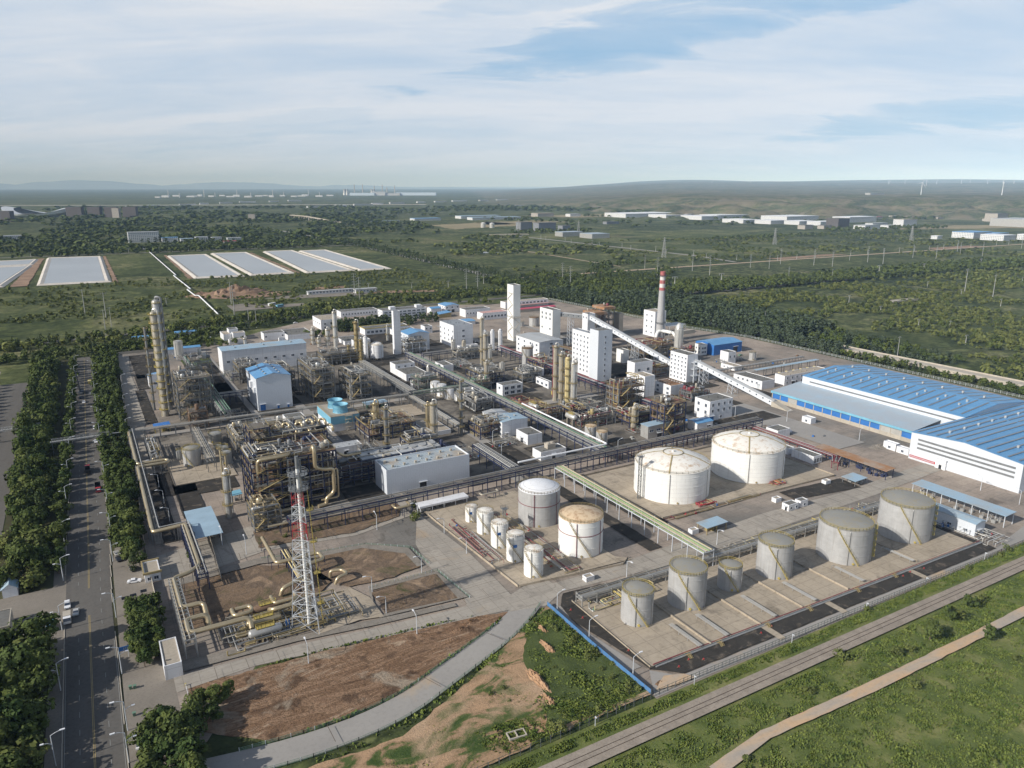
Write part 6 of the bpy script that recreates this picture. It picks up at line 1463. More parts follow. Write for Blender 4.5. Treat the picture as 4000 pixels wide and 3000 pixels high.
fill([(584,780),(700,740),(900,730),(1600,700),(1700,716),(1500,790),(900,800),(760,850),(590,900)], 7.5, (7,12), ('poplar','broad','broad'), 'tree in the dark belt to the right', clump=60, gap=-.35, w=1.1)
fill([(584,900),(760,860),(900,980),(960,1100),(820,1130),(740,1020),(600,1050)], 10, (6,10), ('broad','poplar'), 'tree north of the chimney', clump=80, gap=-.1, w=1.2)
fill([(620,130),(1100,130),(1500,400),(1400,700),(900,720),(660,690),(655,560),(640,330),(590,300)], 8.2, (3,6.5), ('bush','broad','bush'), 'scrub bush on the open land', .95, clump=70, gap=-.12, w=1.3)
fill([(1500,400),(2200,300),(2300,900),(1500,990)], 14, (3,8), ('bush','broad'), 'scrub bush on the open land', clump=120, gap=-.05, w=1.5)
for y in range(900, 2000, 11):
    for q in (-14,-9,14,22):
        plant(np.interp(y,[380,1000,1955],[567,572,606])+q, y+rnd.uniform(-3,3), rnd.uniform(6,11), 'poplar', 'highway poplar', 1.2)
fill([(-900,810),(500,910),(500,1230),(-900,1260)], 10, (1.6,5), ('bush','bush','bush','broad'), 'bush on the scrubland', clump=55, gap=-.05, w=1.5)
fill([(-900,1262),(330,1235),(330,1246),(-900,1286)], 9, (3,7), ('bush','broad'), 'tree along the pond edge', .5, w=1.2)
fill([(-1500,1850),(600,1780),(600,2080),(-1500,2120)], 15, (7,13), ('broad','poplar'), 'far tree belt', clump=100, gap=-.3, w=1.5)
fill([(600,1100),(860,1080),(1100,1500),(1100,2000),(640,2000)], 22, (5,10), ('broad','bush'), 'far tree', clump=150, gap=.05, w=1.7)
fill([(880,1100),(1090,1050),(2200,1050),(2200,1500),(1130,1600)], 17, (2.5,7), ('bush','broad'), 'far bush', clump=110, gap=-.02, w=1.8)
fill([(-2200,2120),(1000,2100),(1300,3400),(-2600,3500)], 27, (8,16), ('broad','poplar'), 'far wood', clump=260, gap=-.12, w=2.0)
fill([(1130,1960),(1400,1940),(1500,2060),(1200,2080)], 22, (8,12), 'broad', 'far row', w=1.6)
fill([(1500,1480),(2300,1380),(2320,1420),(1500,1530)], 16, (8,12), ('poplar','broad'), 'far row', w=1.4)
fill([(2050,1560),(2600,1500),(2700,1620),(2150,1680)], 22, (8,12), 'broad', 'far row', .6, w=1.6)
fill([(300,3500),(3500,3100),(4200,3900),(0,6000),(-3500,5600),(-2600,3500)], 62, (10,18), 'broad', 'distant wood', clump=420, gap=-.1, w=2.8)
fill([(1600,2100),(3400,1900),(3600,2900),(1500,3200)], 46, (7,13), 'broad', 'distant wood', clump=260, gap=.12, w=2.4)
def seen(x, y):
    X = x*math.cos(R(30)) - y*math.sin(R(30)); Y = x*math.sin(R(30)) + y*math.cos(R(30))
    return Y > 120 and abs(X) < Y*.74 + 25
trees = [t for t in trees if seen(t[0], t[1])]
trees.sort(key=lambda t: (t[0]**2 + t[1]**2)/(t[2]**2*1.0))
near = [t for t in trees if t[5].split()[0] != 'shrub'][:300]
ns = set(id(t) for t in near); rest = [t for t in trees if id(t) not in ns]
crownme = {k: [np_mesh('crown', v, M[LEAFM[k]]) for v in HI[k]] for k in LEAFM}
tb = MB().tube([(0,0,0),(.01,0,.25),(0,.01,.5),(0,0,.72)],[.028,.022,.016,.008],6,False)
for a in (.4,2.1,3.7,5.2): tb.tube([(0,0,.3+a*.03),(.1*math.cos(a),.1*math.sin(a),.46+a*.02),(.2*math.cos(a),.2*math.sin(a),.62)],[.014,.01,.005],5,False)
trunkme = tb.mesh('trunk', M['bark'], True)
for i, (x, y, h, wf, kind, label) in enumerate(near):
    nm = {'bush':'bush','poplar':'poplar_tree','grey':'poplar_tree'}.get(kind, 'roadside_tree')
    t = link(nm, None, None, (x,y,0)); t.rotation_euler = (0,0,rnd.uniform(0,6.28)); k_ = rnd.uniform(.85,1.2); t.scale = (h*wf*k_, h*wf*k_*rnd.uniform(.9,1.1), h*rnd.uniform(.85,1.12))
    tag(t, label, 'bush' if kind == 'bush' else 'tree', label + 's' if not label.endswith('s') else label)
    link('crown', rnd.choice(crownme[kind]), t); link('trunk', trunkme, t)
def mass(name, T, lib, label):
    parts = {}
    for (x, y, h, wf, kind, _) in T:
        v = lib[kind][rnd.randrange(len(lib[kind]))]; a = rnd.uniform(0,6.28); c, s = math.cos(a), math.sin(a)
        q = v*np.array([h*wf,h*wf,h]); q = np.stack([q[:,0]*c-q[:,1]*s+x, q[:,0]*s+q[:,1]*c+y, q[:,2]], 1)
        parts.setdefault(kind, []).append(q)
    V = []; mi = []; ms = []
    for k, l in parts.items():
        A = np.concatenate(l); V.append(A); mi.append(np.full(len(A)//4, len(ms))); ms.append(M[LEAFM[k]])
    o = link(name, np_mesh(name, np.concatenate(V), ms, mi=np.concatenate(mi)))
    return tag(o, label, 'woodland', kind='stuff')
dist = lambda t: math.hypot(t[0], t[1])
A_ = [t for t in rest if dist(t) < 620 or (t[2] > 8 and dist(t) < 760)]; ia = set(map(id, A_))
B_ = [t for t in rest if id(t) not in ia and dist(t) < 1300]; ib = set(map(id, B_))
C_ = [t for t in rest if id(t) not in ia and id(t) not in ib]
print('trees', len(near), len(A_), len(B_), len(C_))
MID2 = {k: [v[:len(v)//4*4] for v in HI[k]] for k in HI}
HM = {k: [crown('poplar' if k == 'grey' else k, npr, {'broad':300,'poplar':190,'bush':150,'grey':190}[k], {'broad':.085,'poplar':.052,'bush':.11,'grey':.052}[k]) for _ in range(6)] for k in LEAFM}
mass('roadside_woodland', A_, HM, 'dense tree belts and poplar plantations close around the plant')
mass('scrub_woodland', B_, MID, 'scattered bushes and tree belts on the open land behind the plant')
mass('distant_woodland', C_, LOW, 'distant woods far behind the ponds and fields')
# grass and weeds on the near verges
def tufts(name, polys, n, size, label, mats=None):
    V = []
    for P in polys:
        if not isinstance(P[0], tuple): P = rect(*P)
        xs = [p[0] for p in P]; ys = [p[1] for p in P]
        X = npr.uniform(min(xs), max(xs), n); Y = npr.uniform(min(ys), max(ys), n)
        keep = [i for i in range(n) if inpoly(X[i], Y[i], P) and mn.noise(Vector((X[i]/5, Y[i]/5, 1))) + .6*mn.noise(Vector((X[i]/1.6, Y[i]/1.6, 7))) > rnd.uniform(-.35,.2)]
        X = X[keep]; Y = Y[keep]; m = len(X)
        s = size*npr.uniform(.5,1.3,m)*(1+.6*np.array([mn.noise(Vector((a/9,b/9,3))) for a, b in zip(X,Y)]))
        a = npr.uniform(0,3.14,m); ca, sa = np.cos(a)*s*.55, np.sin(a)*s*.55; z = np.full(m,.03)
        lx, ly = npr.uniform(-.4,.4,m)*s, npr.uniform(-.4,.4,m)*s
        V.append(np.stack([np.stack([X-ca,Y-sa,z],1), np.stack([X+ca,Y+sa,z],1), np.stack([X+ca*.5+lx,Y+sa*.5+ly,s*.9],1), np.stack([X-ca*.6+lx,Y-sa*.6+ly,s*1.1],1)],1).reshape(-1,3))
    return tag(link(name, np_mesh(name, np.concatenate(V), M['grassblade'])), label, 'grass', kind='stuff')
tufts('tall_grass', [[(60,132.8),(560,129.5),(560,134.8),(140,135.6),(60,135.6)], [(70,112.8),(140,112.8),(185,111.4),(235,110.6),(400,110.8),(560,108),(560,119.5),(300,122),(70,124)]], 110000, .38, 'long grass on both sides of the railway')
tufts('tall_grass', [[(80,60),(420,60),(420,103.5),(300,105.5),(140,108),(120,105)]], 170000, .38, 'rough meadow in the lower right corner')
tufts('weeds', [[(100,156),(106,176),(113,186),(122,189.8),(124.6,190),(125.2,140),(80,140)], [(78,138.5),(124,138.5),(124,146),(70,150)]], 26000, .75, 'tangled weeds in the hollow beside the blue fence')
tufts('weeds', [strip([(p[0],p[1]-6.6) for p in cr[3:]], 2.8), strip([(p[0],p[1]+5.4) for p in cr[3:-4]], 1.0)], 9000, .6, 'green edges of the curved road')
tufts('weeds', [[(30,207.2),(45,206.2),(70,203.2),(100,199.4),(100,200.4),(70,204.2),(45,207.2)]], 3000, .6, 'strip of weeds along the front road')
tufts('weeds', [[(24,140),(60,158),(84,168),(100,176),(98,150),(78,139)]], 16000, .5, 'patchy weeds on the sandy waste ground')

# ------------------------------------------------------------------ lamps, poles, fences, walls
def lamp_proto(label, group, h=9, arms=2, name='street_lamp'):
    t = thing(name, label, 'street lamp', (0,0,0), group)
    MB().tube([(0,0,0),(0,0,h)],[.16,.1],8,False).build('pole', M['frame'], t)
    for k in range(arms):
        s = 1 if k == 0 else -1; L = 2.2 if k == 0 else 1.5; z = h if k == 0 else h*.72
        MB().tube([(0,0,z),(s*L*.5,0,z+.5),(s*L,0,z+.75)],.08,6).build('arm', M['frame'], t)
        MB().box(s*L-.15,-.22,z+.68,s*L+s*1.0,.22,z+.88).build('lamp_head', M['white'], t)
    kids(t); return t
lp = lamp_proto('tall white double armed lamp on the left pavement of the main road', 'double armed lamps left of the main road')
ys = [192,224.8,259.4,296,330.8,372.7]+[372.7+38*k for k in range(1,9)]
for i, y in enumerate(ys):
    if i == 0: lp.location = (-20.6,y,0)
    else: clone(lp, (rx(0,y)-.9,y,0))
lp = lamp_proto('tall white double armed lamp on the right pavement of the main road', 'double armed lamps right of the main road')
for i, y in enumerate([184,197,224.5,259.1,303.2,331,359.2,399.5]+[399.5+36*k for k in range(1,8)]):
    if i == 0: lp.location = (-4.7,y,0); lp.rotation_euler = (0,0,R(180))
    else: clone(lp, (rx(1,y)+.9,y,0), 180)
lp = lamp_proto('slim white curved lamp post on a plant yard kerb', 'single armed yard lamps', 6.6, 1, 'yard_lamp')
for i, (x, y, rz) in enumerate(((45.3,201.8,90),(79.8,199.6,90),(75.4,215.6,180),(75.9,230.8,180),(96.9,235.4,180),(95.1,278.4,90),(114.8,281,180),(118.2,261.2,180),(118.2,240.5,180),(36.2,296,90),(43,283,90),(161.3,194.6,-90),(209,196.8,-90),(242,304,0),
        (364.9,294.8,0),(372.1,250,0),(358.4,175.1,90),(356.9,157.1,90),(20.4,330,180),(20.4,352,180),(20.4,374,180),(20.4,396,180),(12.8,480,0),(14,510,0),(15,540,0),(16,570,0),(17,600,0),(118.6,420,0),(190.6,352,0),(184,330,0),(236.4,320,180),(345,318,90))):
    if i == 0: lp.location = (x,y,0); lp.rotation_euler = (0,0,R(rz))
    else: clone(lp, (x,y,0), rz)
lp = lamp_proto('slim white lamp post standing along the blue fence', 'lamps along the blue fence', 7, 1, 'yard_lamp')
for i, y in enumerate((187.9,169.4,147.4)):
    if i == 0: lp.location = (126.2,y,0)
    else: clone(lp, (126.2,y,0))
cp = thing('camera_post', 'short white camera post by the outer fence', 'post', (104.5,136.4,0), 'camera posts at the outer fence')
MB().tube([(0,0,0),(0,0,3)],.1,6).box(-.1,-.7,2.8,.1,.1,3.05).build('post', M['frame'], cp); kids(cp)
for x in (139.6,181,218,252,290,330,372): clone(cp, (x,136.0,0))
# utility poles
def upole(label, group, h, arms):
    t = thing('utility_pole', label, 'utility pole', (0,0,0), group)
    MB().tube([(0,0,0),(0,0,h)],[.5,.26],8,False).build('mast', M['galv'], t)
    for k in range(arms):
        z = h*(.97-.11*k); b = MB().bar((-2.6,0,z),(2.6,0,z),.3)
        for s in (-2.4,2.4): b.bar((s,0,z),(s,0,z-1.3),.28)
        b.build('crossarm', M['galv'], t)
    kids(t); return t
pA = upole('tall grey steel power pole with stacked crossarms on the scrub', 'power poles with crossarms', 29, 5)
first = True
for x, y, h in ((631.5,941.6,28.7),(615.7,897.3,28.8),(857.7,1021.9,24),(814.7,938.6,28.8),(908.9,958.3,29.2),(888.2,896.2,31.8),(1033,944.3,23.8),(1045.7,913.3,24.5),(1131.4,962.7,28.3),(1166.3,916.7,29),(1176.9,885.5,28.5),(1302.8,904.1,30.1),(1296.2,867.5,29.4),
        (1461.4,914.7,26.3),(1483.9,880.3,27.2),(1644.4,931.4,28.3),(1608.4,904.1,27.3),(1625.2,867.8,27.7),(996.8,748.3,18),(945.8,786.7,20.8),(298.9,897.2,31.4),(311,952.6,29.9),(468.4,939,29.2),(467.6,903.1,29.3),(145.5,874.2,33.9),(1900,930,28),(1860,880,28)):
    if first: pA.location = (x,y,0); first = False
    else: clone(pA, (x,y,0), sc_=h/29)
pB = upole('tall bare tapering pole with a small top bracket', 'bare tall poles', 28, 1)
first = True
for x, y, h in ((.7,967.4,27.3),(15.8,819.9,24.3),(20,918.7,29),(22.5,861.9,20.4),(156.8,956.2,28.1),(144.3,787.6,19.3),(150.8,783.8,18.5),(1029.2,565,33.8),(1032.1,529.7,29),(588.6,370.2,18.5),(609,531.4,15.5)):
    if first: pB.location = (x,y,0); first = False
    else: clone(pB, (x,y,0), sc_=h/28)
pC = upole('short pale pole scattered over the scrub', 'short poles on the scrub', 10, 1)
first = True
for x, y, h in ((345.2,995.4,9.4),(518.2,981.4,11.8),(407.1,989.6,8),(454.8,969.7,9.7),(716.5,788.4,18.9),(801.9,785.1,19),(1118.3,753.4,17.2),(1232.6,749.5,14.4),(1407.9,752.1,14.3),(1305.5,944.9,9),(764.8,429.3,7),(87.7,990.4,9)) + tuple((x,1012,10) for x in range(1180,2040,55)) + tuple((650+k*44, 300+((k*73)%330), 9) for k in range(16)) + tuple((-500+k*60,1830,10) for k in range(20)) + tuple((1120-(k%2)*22,1060+k*60,10) for k in range(14)):
    if first: pC.location = (x,y,0); first = False
    else: clone(pC, (x,y,0), sc_=h/10)
for x, y, lb in ((1190,2020,'lattice pylon on the plain beyond the white tanks'), (1330,1900,'lattice pylon right of the far white tanks'), (1030,1170,'lattice pylon behind the chimney top'), (1500,1300,'faint lattice pylon on the green plain'), (1900,1200,'lattice pylon near the right edge')):
    t = thing('pylon', lb, 'pylon', (x,y,0))
    lattice([(z, 4.5*(1-z/40)+.8) for z in (0,6,12,18,24,30,36,40)], .3, 4).build('lattice', M['galv'], t)
    MB().bar((-7,0,34),(7,0,34),.5).bar((-5.5,0,38.5),(5.5,0,38.5),.5).build('crossarm', M['galv'], t)
# fences and walls
def fence(pts, h, label, mat='steel', step=3, name='fence', solid=False, postm='frame', cat='fence'):
    ox, oy = pts[0][:2]; t = thing(name, label, cat, (ox,oy,0))
    p = MB(); r = MB()
    for a, b in zip(pts, pts[1:]):
        a = (a[0]-ox, a[1]-oy); b = (b[0]-ox, b[1]-oy); L = math.dist(a,b); n = max(1, int(L/step))
        if solid: p.bar((*a,h/2),(*b,h/2),.14,h)
        else:
            for z in (h, h*.62, h*.3): p.bar((*a,z),(*b,z),.07)
            m = int(L/1.5)
            for i in range(m): f = i/m; x, y = a[0]+(b[0]-a[0])*f, a[1]+(b[1]-a[1])*f; p.bar((x,y,.1),(x,y,h),.05)
        for i in range(n+1): f = i/n; x, y = a[0]+(b[0]-a[0])*f, a[1]+(b[1]-a[1])*f; r.bar((x,y,0),(x,y,h+.15),.15)
    p.build('panel', M[mat], t); r.build('posts', M[postm], t); return t
fence([(60,136.8),(140,137.6),(300,135.2),(548,133.5)],2.2,'long dark green mesh fence between the plant road and the railway','fencegreen',3,'mesh_fence',postm='steel')
fence([(125.2,192.5),(124.9,166),(125.6,138.6)],1.9,'bright blue sheet metal fence closing off the waste ground','fenceblue',2.6,'sheet_fence',True,'steel')
fence([(20,164.6)] + [(p[0],p[1]-4.9) for p in cr[2:]],1.1,'low dark guard rail on the lower side of the curved road','green',3,'guard_rail')
fence([(20,174.2)] + [(p[0],p[1]+4.9) for p in cr[2:-5]],1.1,'low green guard rail on the upper side of the curved road','green',3,'guard_rail')
fence([(47,276.4),(66,270.4),(86,267.6),(101,256),(102,240)],1.0,'green railing around the upper sunken basin','green',2.4,'railing')
fence([(76,234.3),(102.6,233.8),(104.4,210.5)],1.0,'green railing around the lower sunken basin','green',2.4,'railing')
fence([(12,200),(10.4,177)],1.6,'grey railing by the bottom gate','frame',2.4,'railing')
fence([(547,136),(547,495),(531,560),(517,800)],2.0,'pale mesh fence along the right side of the plant','frame',4,'mesh_fence')
for pts, h, lb in (([(9,230),(8.8,278)],2.4,'plant boundary wall between the two gates on the main road'), ([(9,290),(9.2,320),(12.2,400),(13,452)],2.4,'long plant boundary wall behind the roadside trees'), ([(13.2,458),(18.6,640),(20,712),(100,714)],2.2,'boundary wall at the back left corner'),
        ([(119.4,281),(119.6,272),(122.8,208.4),(166,202.4),(171,206)],1.0,'low pale dike wall around the white tank yard'), ([(203,284),(312,284.5),(314,221.6),(206,225.6),(203,284)],1.0,'low dike wall around the two dome tanks'),
        ([(134,190.4),(133.4,148),(160,147.6),(250,145.8),(300,145)],.9,'low dike wall around the grey tank row'), ([(27,414),(27,371),(56,371)],.9,'low dike wall of the left tank yard'), ([(31,266),(33,306)],1.8,'grey blast wall beside the pale blue canopy'), ([(118,318),(118,300)],1,'short kerb wall by the white hall corner')):
    fence(pts, h, lb, 'farmpad' if h < 1.5 else 'conc', 6, 'boundary_wall' if h > 1.5 else 'dike_wall', True, 'conc', 'wall')
# gate pieces and road sign
t = thing('road_sign', 'blue direction sign with white writing on a single post', 'road sign', (-1.6,233,0))
MB().tube([(0,0,0),(0,0,3.4)],.09,6).build('post', M['frame'], t)
MB().box(-2.4,-.06,2.5,2.4,.06,3.9).build('board', M['blue'], t)
wb = MB(); q_ = random.Random(3)
for k in range(7):
    x = -1.2+k*.46; wb.box(x,-.09,3.15,x+.3,-.06,3.25).box(x+.1,-.09,2.85,x+.18,-.06,3.55).box(x,-.09,2.8,x+.3,-.06,2.88)
wb.build('lettering', M['frame'], t)
for k, (x, y) in enumerate(((-1.5,269),(1.2,269.6),(4.6,271),(1,199.6),(4,200))):
    t = thing('notice_board', 'grey notice board beside the gate apron', 'notice board', (x,y,0), 'notice boards at the gates')
    MB().box(0,0,.7,2.0,.08,1.8).build('board', M['glass'], t); MB().box(-.06,0,0,.06,.08,1.9).box(1.94,0,0,2.06,.08,1.9).build('frame', M['frame'], t)
for k, (x, y) in enumerate(((-2.3,215.5),(-1.2,215.2),(-2.2,202.5))):
    t = thing('waste_bin', 'dark green wheeled bin on the pavement', 'bin', (x,y,0), 'green bins on the right pavement')
    MB().add([(-.3,-.3,.1),(.3,-.3,.1),(.3,.3,.1),(-.3,.3,.1),(-.4,-.4,1.1),(.4,-.4,1.1),(.4,.4,1.1),(-.4,.4,1.1)], [(0,3,2,1),(0,1,5,4),(1,2,6,5),(2,3,7,6),(3,0,4,7),(4,5,6,7)]).build('body', M['green'], t); MB().box(-.45,-.45,1.1,.45,.45,1.2).build('lid', M['green'], t)
t = thing('boom_gate', 'white barrier boom at the lower plant entrance', 'barrier', (11.6,209,0))
MB().box(-.2,-.2,0,.2,.2,1).build('post', M['yellow'], t); MB().bar((0,0,.9),(0,-5,.9),.1).build('boom', M['white'], t)
t = thing('bus_shelter', 'glass roofed bus shelter under the left roadside lamp', 'shelter', (-22.4,262,0))
MB().box(-1.3,-2.6,2.5,1.3,2.6,2.62).build('roof', M['ltblue'], t); MB().box(-1.2,-2.5,0,-1.1,2.5,2.4).build('back_panel', M['glass'], t)
for y in (-2.4,2.4): MB().box(1,y-.06,0,1.12,y+.06,2.5).build('post', M['frame'], t)
t = thing('concrete_chamber', 'open two cell concrete chamber half buried in weeds', 'chamber', (81.4,142.2)+(0,))
c = MB()
for a in ((0,0,5,.3),(0,2.5,5,2.8),(0,.3,.3,2.5),(4.7,.3,5,2.5),(2.3,.3,2.6,2.5)): c.box(a[0],a[1],0,a[2],a[3],1.2)
c.build('wall', M['conc'], t); t.rotation_euler = (0,0,R(-8))
MB().box(.3,.3,.1,4.7,2.5,.2).build('floor', M['dark'], t)
# hydrants, manholes
for i, (x, y) in enumerate(((130.5,186),(131.2,180),(133,158),(141,144),(150,143),(146,145.2),(176,144),(182,145),(250,143.5),(255,144),(262,143))):
    t = thing('hydrant', 'red brown hydrant cluster on the black gravel strip', 'hydrant', (x,y,0), 'hydrants on the gravel strip')
    MB().cyl(0,0,0,.9,.22,8).build('barrel', M['red'], t); MB().tube([(-.7,0,.5),(.7,0,.5)],.14,6).tube([(0,-.6,.35),(0,.6,.35)],.12,6).build('outlet', M['rustdeck'], t)
for i, x in enumerate((139,169,189,210,234)):
    t = thing('valve_pit', 'flat concrete valve pit with round green lids in the gravel strip', 'valve pit', (x,144.4-(x-139)*.01,0), 'valve pits in the gravel strip')
    MB().box(0,0,0,2.6,1.8,.28).box(2.6,.6,0,5.2,2.4,.28).build('slab', M['farmpad'], t)
    for a, b in ((.9,.9),(2,.9),(4,1.6)): MB().cyl(a,b,.28,.36,.4,12).build('lid', M['green'], t)

# ------------------------------------------------------------------ vehicles
def wheels(t, xs, yw, r=.34, w=.24):
    for x in xs:
        for s in (-1,1):
            wh = MB(); wh.tube([(x,s*yw-w/2,r),(x,s*yw+w/2,r)],r,12)
            o = wh.build('wheel', M['black'], t, True); MB().tube([(x,s*(yw+.02)-w/2-.005,r),(x,s*(yw+.02)+w/2+.01,r)],r*.5,8).build('rim', M['silver'], o)
def car(x, y, rz, col_, label, suv=False, group=None):
    t = thing('parked_car' if rz in (-12, 80, 100) else 'car', label, 'car', (x,y,0), group, rz)
    L, W, h = (4.6,1.85,1.7 if suv else 1.45)
    prof = [(-L/2,.35),(-L/2,.8),(-L/2+.25,.92),(-L/2+(.35 if suv else .9),.95),(-L/2+(.6 if suv else 1.4),h),(.35,h),(1.0,.98),(L/2-.25,.85),(L/2,.7),(L/2,.35)]
    n = len(prof); ins = [0,0,0,.04,.16,.16,.04,0,0,0]
    vs = [(p[0],-W/2+i,p[1]) for p, i in zip(prof,ins)] + [(p[0],W/2-i,p[1]) for p, i in zip(prof,ins)]
    MB().add(vs, [tuple(range(n))[::-1], tuple(range(n,2*n))] + [(k,(k+1)%n,(k+1)%n+n,k+n) for k in range(n)]).build('body', M[col_], t)
    a, b = prof[3], prof[4]
    gl = MB()
    for s in (-1,1): gl.add([(a[0]+.15,s*(W/2-.03),1.0),(.9,s*(W/2-.03),1.0),(.33,s*(W/2-.13),h-.1),(b[0]+.05,s*(W/2-.13),h-.1)], [(0,1,2,3)])
    gl.add([(.42,-W/2+.2,h-.05),(.42,W/2-.2,h-.05),(1.02,W/2-.12,1.01),(1.02,-W/2+.12,1.01)], [(0,1,2,3)]).add([(b[0]-.03,-W/2+.2,h-.08),(b[0]-.03,W/2-.2,h-.08),(a[0]-.02,W/2-.12,1.0),(a[0]-.02,-W/2+.12,1.0)], [(0,1,2,3)])
    gl.build('window', M['glass'], t)
    for s in (-1,1): MB().box(L/2-.05,s*.65-.2,.62,L/2+.03,s*.65+.2,.78).build('headlight', M['silver'], t)
    wheels(t, (-1.4,1.4), W/2-.12); return t
car(3.3,281.7,-12,'white','white saloon parked just below the upper gatehouse')
car(3.6,292,100,'dark','black saloon parked above the upper gatehouse')
car(-17.9,275.1,-90,'white','white off-road car in the left lane by the bus shelter', True)
car(-15.4,268.6,-94,'silver','silver hatchback overtaking the light truck')
car(-1.6,189.7,80,'white','white car half hidden under the bottom roadside tree', True)
car(-3.4,491.7,-90,'white','white van like car at the right kerb beyond the pipe bridge', True)
car(-1.0,308.9,100,'silver','grey car parked in the tree gap, farther one'); car(-.6,303.2,100,'dark','black car parked in the tree gap, nearer one')
car(-3.6,463.9,-90,'white','white car partly hidden under the right kerbside trees')
car(-7.9,558.4,-90,'white','white car in the far traffic, right lane'); car(-9.9,543.1,-90,'dark','dark car in the far traffic, left lane'); car(-9.6,572,-90,'dark','dark car farthest along the main road')
car(480.6,442.4,10,'green','dark green car by the blue warehouse'); car(99.8,752,5,'white','small car at the back gate'); car(191.7,789,5,'white','white pickup at the rear entrance')
def truck(x, y, rz, cab, box, label, L=6, hb=2.6, open_=False):
    t = thing('truck', label, 'truck', (x,y,0), None, rz)
    c = MB().add([(L/2-1.9,-1.1,.6),(L/2,-1.1,.6),(L/2,1.1,.6),(L/2-1.9,1.1,.6),(L/2-1.9,-1.1,2.5),(L/2-.4,-1.1,2.5),(L/2-.4,1.1,2.5),(L/2-1.9,1.1,2.5),(L/2,-1.1,1.5),(L/2,1.1,1.5)], [(0,3,2,1),(4,5,6,7),(0,1,8,5,4),(3,7,6,9,2),(1,2,9,8),(0,4,7,3)])
    c.build('cab', M[cab], t); MB().add([(L/2+.01,-1,1.55),(L/2+.01,1,1.55),(L/2-.37,1,2.4),(L/2-.37,-1,2.4)], [(0,1,2,3)]).build('windscreen', M['glass'], t)
    b = MB()
    if open_:
        b.box(-L/2,-1.2,.9,L/2-2.1,1.2,1.05).box(-L/2,-1.2,1.05,L/2-2.1,-1.1,hb).box(-L/2,1.1,1.05,L/2-2.1,1.2,hb).box(-L/2,-1.1,1.05,-L/2+.1,1.1,hb).box(L/2-2.2,-1.1,1.05,L/2-2.1,1.1,hb)
    else: b.box(-L/2,-1.15,.8,L/2-2.0,1.15,hb)
    b.build('cargo_body', M[box], t); wheels(t, (-L/2+1.2, L/2-1.2) if L < 8 else (-L/2+1,-L/2+2.2,L/2-3.2,L/2-1.2), 1.0, .48, .3); return t
truck(-17.9,264.6,-90,'white','conc','light truck with a pale box body stopped at the left kerb',5.6)
truck(-8.7,414.6,90,'red','dark','long red dump truck with a dark load bed driving away',9,2.6,True)
truck(-5.0,385.3,-90,'red','dark','red tipper truck with black bed at the right kerb',8.6,2.8,True)
truck(-8.5,587.3,-90,'steel','steel','grey flat truck in the distant road works',9,1.6,True)
t = truck(-3.1,613.4,90,'yellow','yellow','yellow works vehicle at the right kerb of the main road',6)
t = thing('mobile_crane', 'dark crane jib raised over the main road works', 'crane', (-9.3,584,0))
MB().bar((0,0,1.5),(-1.5,10,15),.8).build('jib', M['dark'], t); MB().box(-1.2,-3,.6,1.2,3,1.8).build('chassis', M['steel'], t); wheels(t, (-.8,.8), 2.2, .5)
t = thing('crawler_crane', 'orange crane leaning beside the dark red mast', 'crane', (276,418,0))
MB().box(-2,-2,0,2,2,2.6).build('cab', M['yellow'], t); MB().bar((0,0,2.4),(-1,-9,12),1).bar((-1,-9,12),(-3,-16,27),.45).build('jib', M['mustard'], t)
for x, y, c_, lb in ((198.5,926.4,'white','white coach parked on the scrub track'), (203.5,908,'ltblue','light blue coach parked next to the white one')):
    t = thing('coach', lb, 'bus', (x,y,0)); t.rotation_euler = (0,0,R(35)); MB().box(-5.5,-1.25,.5,5.5,1.25,3.2).build('body', M[c_], t); MB().box(-5.2,-1.28,1.7,5.3,1.28,2.6).build('window', M['glass'], t); wheels(t, (-3.4,3.4), 1.1, .5, .3)

drift = []
for k in range(200):
    x, y = rnd.uniform(90,420), rnd.uniform(62,123)
    if mn.noise(Vector((x/14,y/9,2))) > .12 and not (103 < y < 113): drift.append((x, y, rnd.uniform(.7,1.9), rnd.uniform(1.2,2.2), 'bush', ''))
mass('meadow_shrubs', [d_ for d_ in drift if seen(d_[0], d_[1])], HM, 'low shrubs in drifts on the meadow around the sandy track')
# ------------------------------------------------------------------ the far plain
def facade(name, c, wc, px=3.6, pz=3.3, dirt=.2):
    m, nt, b = NT(name); p = pos(nt, 'Object')
    sx = nt.nodes.new('ShaderNodeSeparateXYZ'); nt.links.new(p, sx.inputs[0])
    xy = math_(nt, 'ADD', sx.outputs[0], sx.outputs[1])
    a = math_(nt, 'GREATER_THAN', math_(nt, 'FRACT', math_(nt, 'DIVIDE', xy, px)), .45)
    z = math_(nt, 'GREATER_THAN', math_(nt, 'FRACT', math_(nt, 'DIVIDE', sx.outputs[2], pz)), .5)
    nt.links.new(mix(nt, math_(nt, 'MULTIPLY', a, z), c, wc), b.inputs['Base Color']); b.inputs['Roughness'].default_value = .7
    return m
M['fac_dark'] = facade('facade_dark', (.10,.085,.08), (.04,.04,.045), 5, 3)
M['fac_white'] = facade('facade_white', (.66,.66,.66), (.16,.19,.24), 4.5, 4)
M['fac_beige'] = facade('facade_beige', (.42,.38,.33), (.12,.12,.13), 4, 3.3)
M['fac_grey'] = facade('facade_grey', (.24,.25,.27), (.07,.08,.1), 4, 3.5)
def farb(x, y, W, D, h, label, wm='fac_white', rm='roofsilver', group=None, name='factory_building', cat='building', rz=0):
    t = thing(name, label, cat, (x,y,0), group, rz)
    MB().box(0,0,0,W,D,h).build('wall', M[wm], t); MB().box(-.5,-.5,h,W+.5,D+.5,h+.8).build('roof', M[rm], t)
    return t
farb(121,2160,72,22,26,'tall white factory block with pale windows just behind the ponds')
